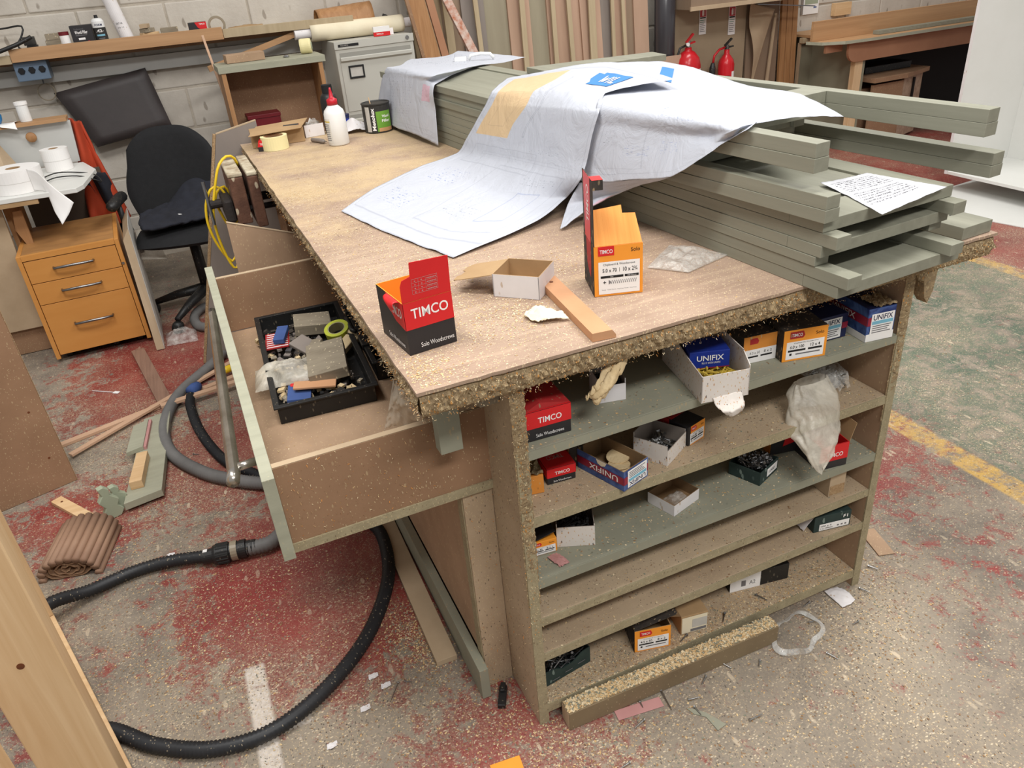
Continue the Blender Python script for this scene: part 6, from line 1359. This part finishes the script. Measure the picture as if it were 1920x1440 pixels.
for i, (x, wd, lb) in enumerate(((1.30, .05, 'leftmost'), (1.52, .03, 'second from left'), (1.80, .035, 'third from left'), (2.03, .03, 'fourth from left'), (2.17, .03, 'fifth from left'), (2.30, .05, 'sixth from left'), (2.47, .025, 'seventh from left'), (2.58, .025, 'eighth from left'))):
    o = MB().slab([(x, 3.845, .002), (x+wd, 3.845, .002), (x+wd-.03*math.sin(i*2), 3.985, 1.8), (x-.03*math.sin(i*2), 3.985, 1.8)], (0, .014, 0)).build('batten', 'board_olive'); tag(o, lb+' upright batten in front of the leaning sheets', 'batten', 'battens before the leaning sheets')
MB().slab([(2.535, 3.87, .55), (2.56, 3.87, .55), (2.56, 3.878, .79), (2.535, 3.876, .765)], (0, -.03, 0)).build('notch', 'void_shade', SBD[10])  # solid dark block, the shade of the notch painted as colour
for i, (x0, x1, m) in enumerate(((1.06, 1.155, 'plank_wood'), (1.165, 1.21, 'apron_brown'), (1.04, 1.06, 'mdf_dark'))):
    o = MB().slab([(x0+.20, 3.70, .002), (x1+.20, 3.70, .002), (x1-.12, 3.84, 1.9), (x0-.12, 3.84, 1.9)], (0, .02, 0)).build('leaning_plank', m); tag(o, ['wide brown plank leaning right of the filing cabinet', 'orange-brown plank leaning beside the wide one', 'narrow dark plank leaning close to the cabinet'][i], 'plank')
o = MB().bar((1.46, 3.70, .80), (1.20, 3.95, 1.55), .05, .03, (0, 1, 0)).build('rusty_angle', 'rust'); tag(o, 'white painted rusty metal angle leaning in front of the boards', 'metal angle')
o = MB().tube([(2.89, 3.90, .002), (2.90, 3.93, 1.9)], .072, 28).build('dark_roll', 'dark_roll', smooth=True); tag(o, 'dark glossy vinyl roll standing upright beside the leaning boards', 'roll')
o = MB().slab([(2.80, 3.80, .002), (2.965, 3.80, .002), (2.965, 3.81, .775), (2.80, 3.81, .775)], (0, .012, 0)).build('pink_offcut', 'board_pink'); tag(o, 'pinkish board offcut standing before the dark roll', 'board')
# fire point
t_ = thing('fire_board', 'beige panel carrying the fire extinguisher signs', 'panel', (3.0, 3.95, 0))
MB().box(-.04, .62, .0, .018, 0, 1.08).build('panel', 'panel_beige', t_); MB().box(.10, .62, -.0, .018, 1.0805, 1.5).build('upper_panel', 'panel_beige', t_)
o = MB().box(2.97, 3.965, 3.72, 3.93, 1.055, 1.30).build('ply_box', 'board_shade', bevel=.002); tag(o, 'brown box on a ledge above the extinguisher signs', 'box')
MB().box(2.96, 3.98, 3.705, 3.719, 1.05, 1.075).build('edge_strip', 'mdf_pale', o)
o = MB().box(2.98, 3.06, 4.00, 4.02, 0, 1.6).build('dark_board', 'panel_dark'); tag(o, 'dark panel standing behind the dark roll', 'panel')
def sign(x, z0, z1, label):
    o = thing('fire_sign', label, 'sign', (x, 3.944, z0), 0)
    h = z1-z0; MB().box(-.03, .03, 0, .003, 0, h).build('plate', 'print_white', o)
    fr = (Vector((0, -.0005, 0)), Vector((1, 0, 0)), Vector((0, 0, 1)), Vector((0, -1, 0)))
    drect(fr, -.026, h*.66, .026, h*.97, 'sign_red', o); drect(fr, -.008, h*.70, .006, h*.88, 'print_white', o, 'pictogram', .0004); drect(fr, -.004, h*.88, .004, h*.93, 'print_white', o, 'pictogram', .0004); drect(fr, .008, h*.70, .02, h*.92, 'pink_card', o, 'flame_print', .0004)
    drect(fr, -.024, h*.60, .024, h*.645, 'print_black', o, 'label_text'); 
    for k in range(7): drect(fr, -.024, h*(.52-.07*k), .022-.006*(k % 3), h*(.54-.07*k), 'print_grey' if k > 1 else 'green_ink', o, 'label_text')
sign(3.235, .87, 1.043, 'left fire extinguisher sign on the beige panel'); sign(3.49, .842, 1.03, 'right fire extinguisher sign on the beige panel')
t_ = thing('fire_extinguisher', 'larger red fire extinguisher on the left of the fire point', 'extinguisher', (3.03, 3.82, .255))
MB().lathe([(0, 0), (.085, 0), (.09, .01), (.09, .44), (.078, .49), (.045, .53), (.025, .54), (.022, .56), (0, .56)], 30).build('cylinder', 'red_extinguisher', t_, smooth=True)
MB().tube([(0, 0, .56), (0, 0, .60)], .016, 12).build('valve', 'steel', t_); MB().bar((-.02, 0, .59), (.03, -.01, .645), .022, .012).build('lever', 'red_extinguisher', t_); MB().bar((-.02, 0, .578), (.045, -.01, .592), .022, .010).build('carry_handle', 'red_extinguisher', t_); MB().lathe([(0, -.012), (.012, -.012), (.012, 0), (0, 0)], 12, (-.02, -.016, .58), 'y').build('gauge', 'print_white', t_)
curved(.0906, rad(285), rad(345), .22, .42).build('label', 'print_white', t_, fix=False, smooth=True); MB().tube([(-.016, 0, .575), (-.07, 0, .56), (-.098, 0, .48), (-.098, 0, .15)], .008, 8).build('hose', 'black_plastic', t_, smooth=True)
t_ = thing('fire_extinguisher', 'slim red carbon dioxide extinguisher with a black horn', 'extinguisher', (3.362, 3.82, .235))
MB().lathe([(0, 0), (.055, 0), (.058, .01), (.058, .43), (.05, .46), (.028, .49), (.02, .50), (.018, .53), (0, .53)], 26).build('cylinder', 'red_extinguisher', t_, smooth=True)
MB().tube([(0, 0, .53), (0, 0, .56)], .015, 12).build('valve', 'steel_dull', t_); MB().bar((-.02, 0, .555), (.03, -.01, .60), .02, .011).build('lever', 'black_plastic', t_); MB().bar((-.02, 0, .54), (.045, -.01, .548), .02, .009).build('carry_handle', 'black_plastic', t_)
MB().tube([(-.015, 0, .545), (-.07, -.005, .535), (-.115, -.01, .50), (-.125, -.012, .45)], .008, 8).build('pipe', 'red_extinguisher', t_, smooth=True); MB().tube([(-.125, -.012, .455), (-.127, -.012, .42), (-.13, -.012, .16)], [.012, .022, .026], 14).build('horn', 'black_plastic', t_, smooth=True)
curved(.0584, rad(278), rad(340), .20, .385).build('label', 'print_white', t_, fix=False, smooth=True); curved(.0584, rad(225), rad(262), .31, .36).build('label', 'print_black', t_, fix=False, smooth=True)
for x_, lb in ((3.03, 'small timber stand under the larger extinguisher'), (3.362, 'small timber stand under the slim extinguisher')):
    st = thing('extinguisher_stand', lb, 'stand', (x_, 3.82, 0)); MB().box(-.09, .09, -.09, .09, .18, .1995+(.055 if x_ < 3.2 else .035)).build('top', 'mdf_dark', st); MB().box(-.08, .08, -.08, .08, 0, .1795).build('body', 'mdf_dark', st)
# torn hanging sheet and tall planks
def hang(u, v):
    a = Vector((3.615, 3.90, 1.04)).lerp(Vector((3.83, 3.90, .98)), u); b = Vector((3.60, 3.88, .40)); w_ = v**1.1*(.25+.75*u)
    return a.lerp(b+Vector((.04*u, 0, 0)), w_)+Vector((0, .01*math.sin(6*u+3*v), 0))
o = MB().grid(hang, 16, 24).build('torn_sheet', 'mdf_pale', smooth=True, fix=False, solid=.004); tag(o, 'pointed beige sheet hanging beside the right extinguisher sign', 'sheet')
o = MB().slab([(3.64, 3.93, .002), (3.93, 3.93, .002), (3.93, 3.98, 1.5), (3.64, 3.98, 1.5)], (0, .018, 0)).build('brown_board', 'board_shade'); tag(o, 'wide shaded board behind the pointed beige sheet', 'board')
for i, (x, wd) in enumerate(((3.93, .045), (3.98, .05), (4.035, .045))):
    o = MB().slab([(x, 3.88, .002), (x+wd, 3.88, .002), (x+wd+.02, 4.0, 1.9), (x+.02, 4.0, 1.9)], (0, .025, 0)).build('upright_plank', 'plank_wood', bevel=.001); tag(o, ['left', 'middle', 'right'][i]+' of three planks standing upright by the right wall bench', 'plank', 'upright planks')
o = MB().slab([(3.76, 3.895, .02), (3.79, 3.895, .02), (3.86, 3.90, .95), (3.84, 3.90, .95)], (0, .01, 0)).build('thin_strip', 'mdf_pale'); tag(o, 'thin pale strip leaning across the shaded board', 'strip')
o = MB().bar((3.50, 3.70, 1.045), (4.03, 3.72, .985), .03, .006).build('metal_rod', 'steel_dull'); tag(o, 'thin metal arm jutting out under the brown box', 'arm')

# ---------------------------------------------------------------- back right: wall bench, bin, white unit
rbn = thing('joinery_bench', 'timber wall bench with an upright fence board and rounded apron', 'bench', (4.0, 3.4, 0))
def rv(x0, x1, y0, y1, z0, z1): return (x0-4.0, x1-4.0, y0-3.4, y1-3.4, z0, z1)
tp = [(3.835-4, 3.545-3.4), (3.86-4, 3.42-3.4), (3.98-4, 3.33-3.4), (4.2-4, 3.31-3.4), (7.2-4, 3.31-3.4), (7.2-4, 4.10-3.4), (.12, .70), (.12, .15), (-.165, .15)]
MB().prism(tp, 'z', .758, .776).build('top', 'plank_wood_x', rbn, bevel=.001)
MB().prism([(-.165, .1495), (-.14, .0195), (-.02, -.0705), (.2, -.0905), (3.2, -.0905), (3.2, -.092), (.2, -.0925), (-.022, -.0725), (-.142, .019), (-.1665, .1495)], 'z', .757, .777).build('edge_band', 'sage', rbn)
MB().box(*rv(3.845, 7.2, 3.50, 3.525, .7765, .905)).build('fence_board', 'plank_wood_x', rbn, bevel=.001)
ap = [(4.05-4, .757)]+[(4.05-4+.0-.0+.07-.07*math.cos(a*PI/16)+.0, .70-.0+.0-.075*math.sin(a*PI/16)) for a in range(0, 9)]+[(7.2-4, .625), (7.2-4, .757)]
MB().prism(ap, 'y', 3.36-3.4, 3.38-3.4).build('apron', 'apron_brown', rbn)
MB().box(*rv(3.90, 4.05, 3.42, 3.44, .70, .757)).build('bracket', 'apron_brown', rbn)
MB().box(*rv(4.155, 4.225, 3.385, 3.43, 0, .756)).build('leg', 'pine', rbn, bevel=.002)
MB().box(*rv(4.2255, 4.245, 3.385, 4.09, 0, .756)).build('end_panel', 'panel_olive', rbn)
MB().box(*rv(4.092, 4.2, 3.86, 3.898, .722, .757)).build('wall_cleat', 'board_olive', rbn)
o = MB().box(4.115, 4.90, 3.90, 3.918, .0, .70).build('olive_sheet', 'panel_olive'); tag(o, 'large olive panel standing behind the leg of the wall bench', 'panel')
MB().box(4.10, 4.114, 3.895, 3.92, .0, .71).build('edge_strip', 'mdf_pale', o); MB().box(4.10, 4.90, 3.895, 3.92, .7105, .72).build('edge_strip', 'mdf_pale', o)
o = MB().box(4.26, 7.2, 3.75, 3.77, 0, .75).build('shade_sheet', 'void_shade'); tag(o, 'near-black sheet painting the shade at the back under the wall bench', 'panel')  # added sheet, gives the shade under the bench as near-black colour
bn = thing('storage_bin', 'chunky chipboard bin with a slot, stored under the wall bench', 'bin', (4.33, 3.36, 0), rad(0))
MB().box(0, .30, .0, .02, .02, .44).build('side_panel', 'mdf_dark', bn); MB().slab([(.302, 0, .02), (.60, .10, .02), (.60, .10, .46), (.302, 0, .46)], (0, .03, 0)).build('front_panel', 'osb', bn)
MB().slab([(-.02, -.03, .46), (.30, -.03, .46), (.64, .08, .46), (.64, .36, .46), (-.02, .36, .46)], (0, 0, .03)).build('lid', 'mdf_dark', bn); MB().box(.44, .452, .030, .044, .26, .44).build('slot', 'void_shade', bn); MB().box(0, .6, .12, .35, .005, .4).build('core', 'mdf_dark', bn)  # the slot is a dark strip with its shade painted on
o = MB().box(4.40, 4.86, 3.52, 3.70, .491, .54).build('dark_case', 'black_plastic', bevel=.004); tag(o, 'flat dark case on top of the chipboard bin', 'case')
o = MB().bar((4.35, 3.42, .790), (7.0, 3.40, .790), .06, .024).build('sage_batten', 'sage_stack'); tag(o, 'sage batten lying along the wall bench top', 'batten')
t_ = thing('safety_notice', 'green and white notice on the block wall above the wall bench', 'notice', (4.29, 4.106, .89))
MB().box(0, .15, 0, .004, 0, .5).build('plate', 'print_white', t_); MB().box(-.02, -.006, 0, .008, 0, .5).build('dark_strip', 'board_grey', t_); MB().box(.01, .14, -.001, -.0002, .07, .17).build('printed_panel', 'mould_green', t_); MB().box(.01, .14, -.001, -.0002, .20, .45).build('printed_panel', 'can_label', t_); MB().box(.10, .13, -.001, -.0002, .04, .05).build('printed_mark', 'ink_blue', t_)
bit('wood_bracket', 'small pine bracket on the wall above the fence board', 'bracket', (4.66, 4.09, .90), (.16, .05, .09), (0, 0, 0), 'pine_x')
wu = thing('white_cabinet', 'tall white open cabinet carcass at the right edge', 'cabinet', (3.85, 2.0, 0))
MB().box(-.01, .52, .25, .268, .10, 2.0).build('side_panel', 'white_paint', wu); MB().box(-.012, -.0102, .25, .268, .10, 2.0).build('edge_band', 'white_card', wu)
MB().box(.502, .52, -1.2, .2495, .10, 2.0).build('back_panel', 'white_paint', wu); MB().box(-.01, .5015, -1.2, .2495, .10, .118).build('base', 'white_paint', wu, bevel=.001)
for y in (-.28,): MB().lathe([(0, 0), (.03, 0), (.03, .03), (.022, .035), (.022, .0995), (0, .0995)], 16, (.06, y, 0)).build('foot', 'black_plastic', wu)
o = MB().slab([(3.48, 1.95, .0006), (3.60, 1.42, .0006), (4.3, 1.3, .0006), (4.3, 2.3, .0006), (3.86, 2.26, .0006)], (0, 0, .004)).build('floor_sheet', 'white_paint'); tag(o, 'white sheet lying on the floor beneath the white cabinet', 'sheet')
o = bit('timber_block', 'pale offcut on the red floor beside the white cabinet', 'offcut', (3.66, 2.25, .012), (.07, .03, .02), (0, 0, .4), 'mdf_pale')

# ---------------------------------------------------------------- sawdust and shavings as real chips
def chips(name, label, n, sampler, size, mats, seed, flat=True):
    r = random.Random(seed); vs = []; fs = []; ms = []
    for i in range(n):
        x, y, z = sampler(r); s = size*r.uniform(.4, 1.3); a = r.uniform(0, 2*PI); asp = r.uniform(.25, .8)
        ux, uy = math.cos(a)*s, math.sin(a)*s; vx, vy = -math.sin(a)*s*asp, math.cos(a)*s*asp
        t1, t2 = r.uniform(0, .5)*s, r.uniform(0, .5)*s; k = len(vs)
        vs += [(x-ux-vx, y-uy-vy, z+.0002), (x+ux-vx, y+uy-vy, z+.0002+t1), (x+ux+vx, y+uy+vy, z+.0002+t2), (x-ux+vx, y-uy+vy, z+.0002+.3*t1)]
        fs.append((k, k+1, k+2, k+3)); ms.append(r.randrange(len(mats)))
    mb = MB(); mb.v = vs; mb.f = fs; mb.m = ms
    return tag(mb.build(name, mats, fix=False), label, 'sawdust', kind='stuff')
M('chip_a', (214, 188, 144), (202, 174, 130), 50, .9); M('chip_b', (200, 166, 118), (188, 152, 104), 50, .9); M('chip_c', (224, 206, 172), (214, 194, 158), 50, .9); M('chip_d', (150, 118, 86), (136, 106, 76), 50, .9); M('chip_e', (196, 180, 154), (184, 166, 138), 50, .9); M('chip_g', (134, 134, 118), (120, 120, 104), 50, .9)
def clump(r, cs):
    x, y, s = cs[r.randrange(len(cs))]; return r.gauss(x, s), r.gauss(y, s*1.3)
tc = [(-.02, .30, .09), (.05, .45, .12), (-.05, .65, .10), (-.1, .9, .08), (-.02, 1.5, .15), (.1, 1.75, .15), (-.05, .16, .07), (-.15, .05, .03), (.30, .32, .05), (.08, .17, .04), (-.12, 1.3, .06)]
def tbl(r):
    while True:
        if r.random() < .72: x, y = clump(r, tc)
        else: x, y = r.uniform(TOPX0, .56), r.uniform(TOPY0, TOPY1)
        if TOPX0+.006 < x < .60 and TOPY0+.01 < y < TOPY1-.01: return x, y, TZ
chips('sawdust', 'pale yellow sawdust and shavings scattered over the bench top', 9000, tbl, .0016, ['chip_a', 'chip_b', 'chip_c', 'chip_c'], 21)
fc_ = [(-.20, .42, .05), (-.18, .33, .04), (-.05, .02, .10), (-.2, .12, .14), (.2, -.12, .16), (.5, -.15, .18), (.85, -.08, .12), (.05, -.08, .08), (-.65, .75, .15), (-.8, .6, .12), (-.9, 1.2, .12), (-.5, .5, .2), (-.75, 1.75, .12), (1.0, .2, .2)]
def flr(r):
    while True:
        if r.random() < .75: x, y = clump(r, fc_)
        else: x, y = r.uniform(-1.2, 2.2), r.uniform(-.5, 2.2)
        if -1.3 < x < 2.4 and -.6 < y < 2.6 and not (-.025 < x < .89 and .0 < y) and not (0.03 < x < .58 and -.06 < y < .0): return x, y, .0004
chips('sawdust', 'sawdust and wood shavings strewn over the workshop floor', 17000, flr, .0021, ['chip_a', 'chip_b', 'chip_e', 'chip_d', 'chip_g', 'chip_d'], 22)
def shf(r):
    k = r.random(); x = r.uniform(.003, SW-.003)
    if k < .6: return x, max(.002, r.gauss(.03, .03)) if r.random() < .7 else r.uniform(.003, .2), SH[5]
    i = r.choice((0, 1, 1, 2, 2, 3, 4)); return x, r.uniform(.003, .12), SH[i]
chips('sawdust', 'fine sawdust lying on the shelves of the shelf unit', 6500, shf, .0019, ['chip_a', 'chip_b', 'chip_c', 'chip_d', 'chip_g'], 23)
def bat(r): x = r.uniform(.032, .578); return x, -.044-.0245*(x-.03)+r.uniform(.003, .036), .0545
chips('sawdust', 'curly shavings heaped on the batten along the shelf foot', 3800, bat, .0028, ['chip_a', 'chip_c', 'chip_b', 'chip_g'], 24)
def drw(r): return r.uniform(-.41, -.10), r.uniform(.165, 1.18), .5762
chips('sawdust', 'sparse sawdust on the base of the pulled-out drawer', 350, drw, .0018, ['chip_a', 'chip_b', 'chip_c'], 25)
# fuzz clinging to the front edge of the top and to the uprights
def fuzz(name, label, n, sampler, seed, ln=.006):
    r = random.Random(seed); vs = []; fs = []; ms = []
    for i in range(n):
        p, out = sampler(r); d = (Vector(out)+Vector((r.gauss(0, .7), r.gauss(0, .7), r.gauss(0, .7)))).normalized()*ln*r.uniform(.4, 1.4)
        s = Vector((r.gauss(0, 1), r.gauss(0, 1), r.gauss(0, 1))).cross(d).normalized()*ln*.12; k = len(vs)
        p = Vector(p); vs += [tuple(p-s), tuple(p+s), tuple(p+d+s*.6), tuple(p+d-s*.6)]; fs.append((k, k+1, k+2, k+3)); ms.append(r.randrange(5))
    mb = MB(); mb.v = vs; mb.f = fs; mb.m = ms
    return tag(mb.build(name, ['chip_a', 'chip_b', 'chip_c', 'chip_d', 'orange_dusty'], fix=False), label, 'sawdust', kind='stuff')
def fe(r):
    k = r.random()
    if k < .55: return (r.uniform(TOPX0, TOPX1), TOPY0-.002+r.uniform(-.004, .004), r.uniform(.848, .89)), (0, -1, -.2)
    if k < .85: return (TOPX0-.002+r.uniform(-.003, .003), TOPY0+(TOPY1-TOPY0)*r.random()**1.6, r.uniform(.852, .89)), (-1, 0, -.2)
    return (r.uniform(-.026, .006), -.004, .852-.6*r.random()**1.8), (0, -1, 0)
fuzz('sawdust_fuzz', 'fuzzy sawdust and glue strands clinging to the bench edge', 3600, fe, 31, .0036)
def fd(r):
    k = r.random()
    if k < .5: return (r.uniform(-.41, -.10), .142, r.uniform(.56, .742)), (0, -1, 0)
    if k < .75: return (r.uniform(-.085, -.022), .146, r.uniform(0, .85)), (0, -1, 0)
    return (-.0215, r.uniform(.0, .145), r.uniform(0, .85)), (-1, 0, 0)
fuzz('sawdust_fuzz', 'wisps of sawdust stuck to the drawer side and the shelf upright', 900, fd, 32, .004)
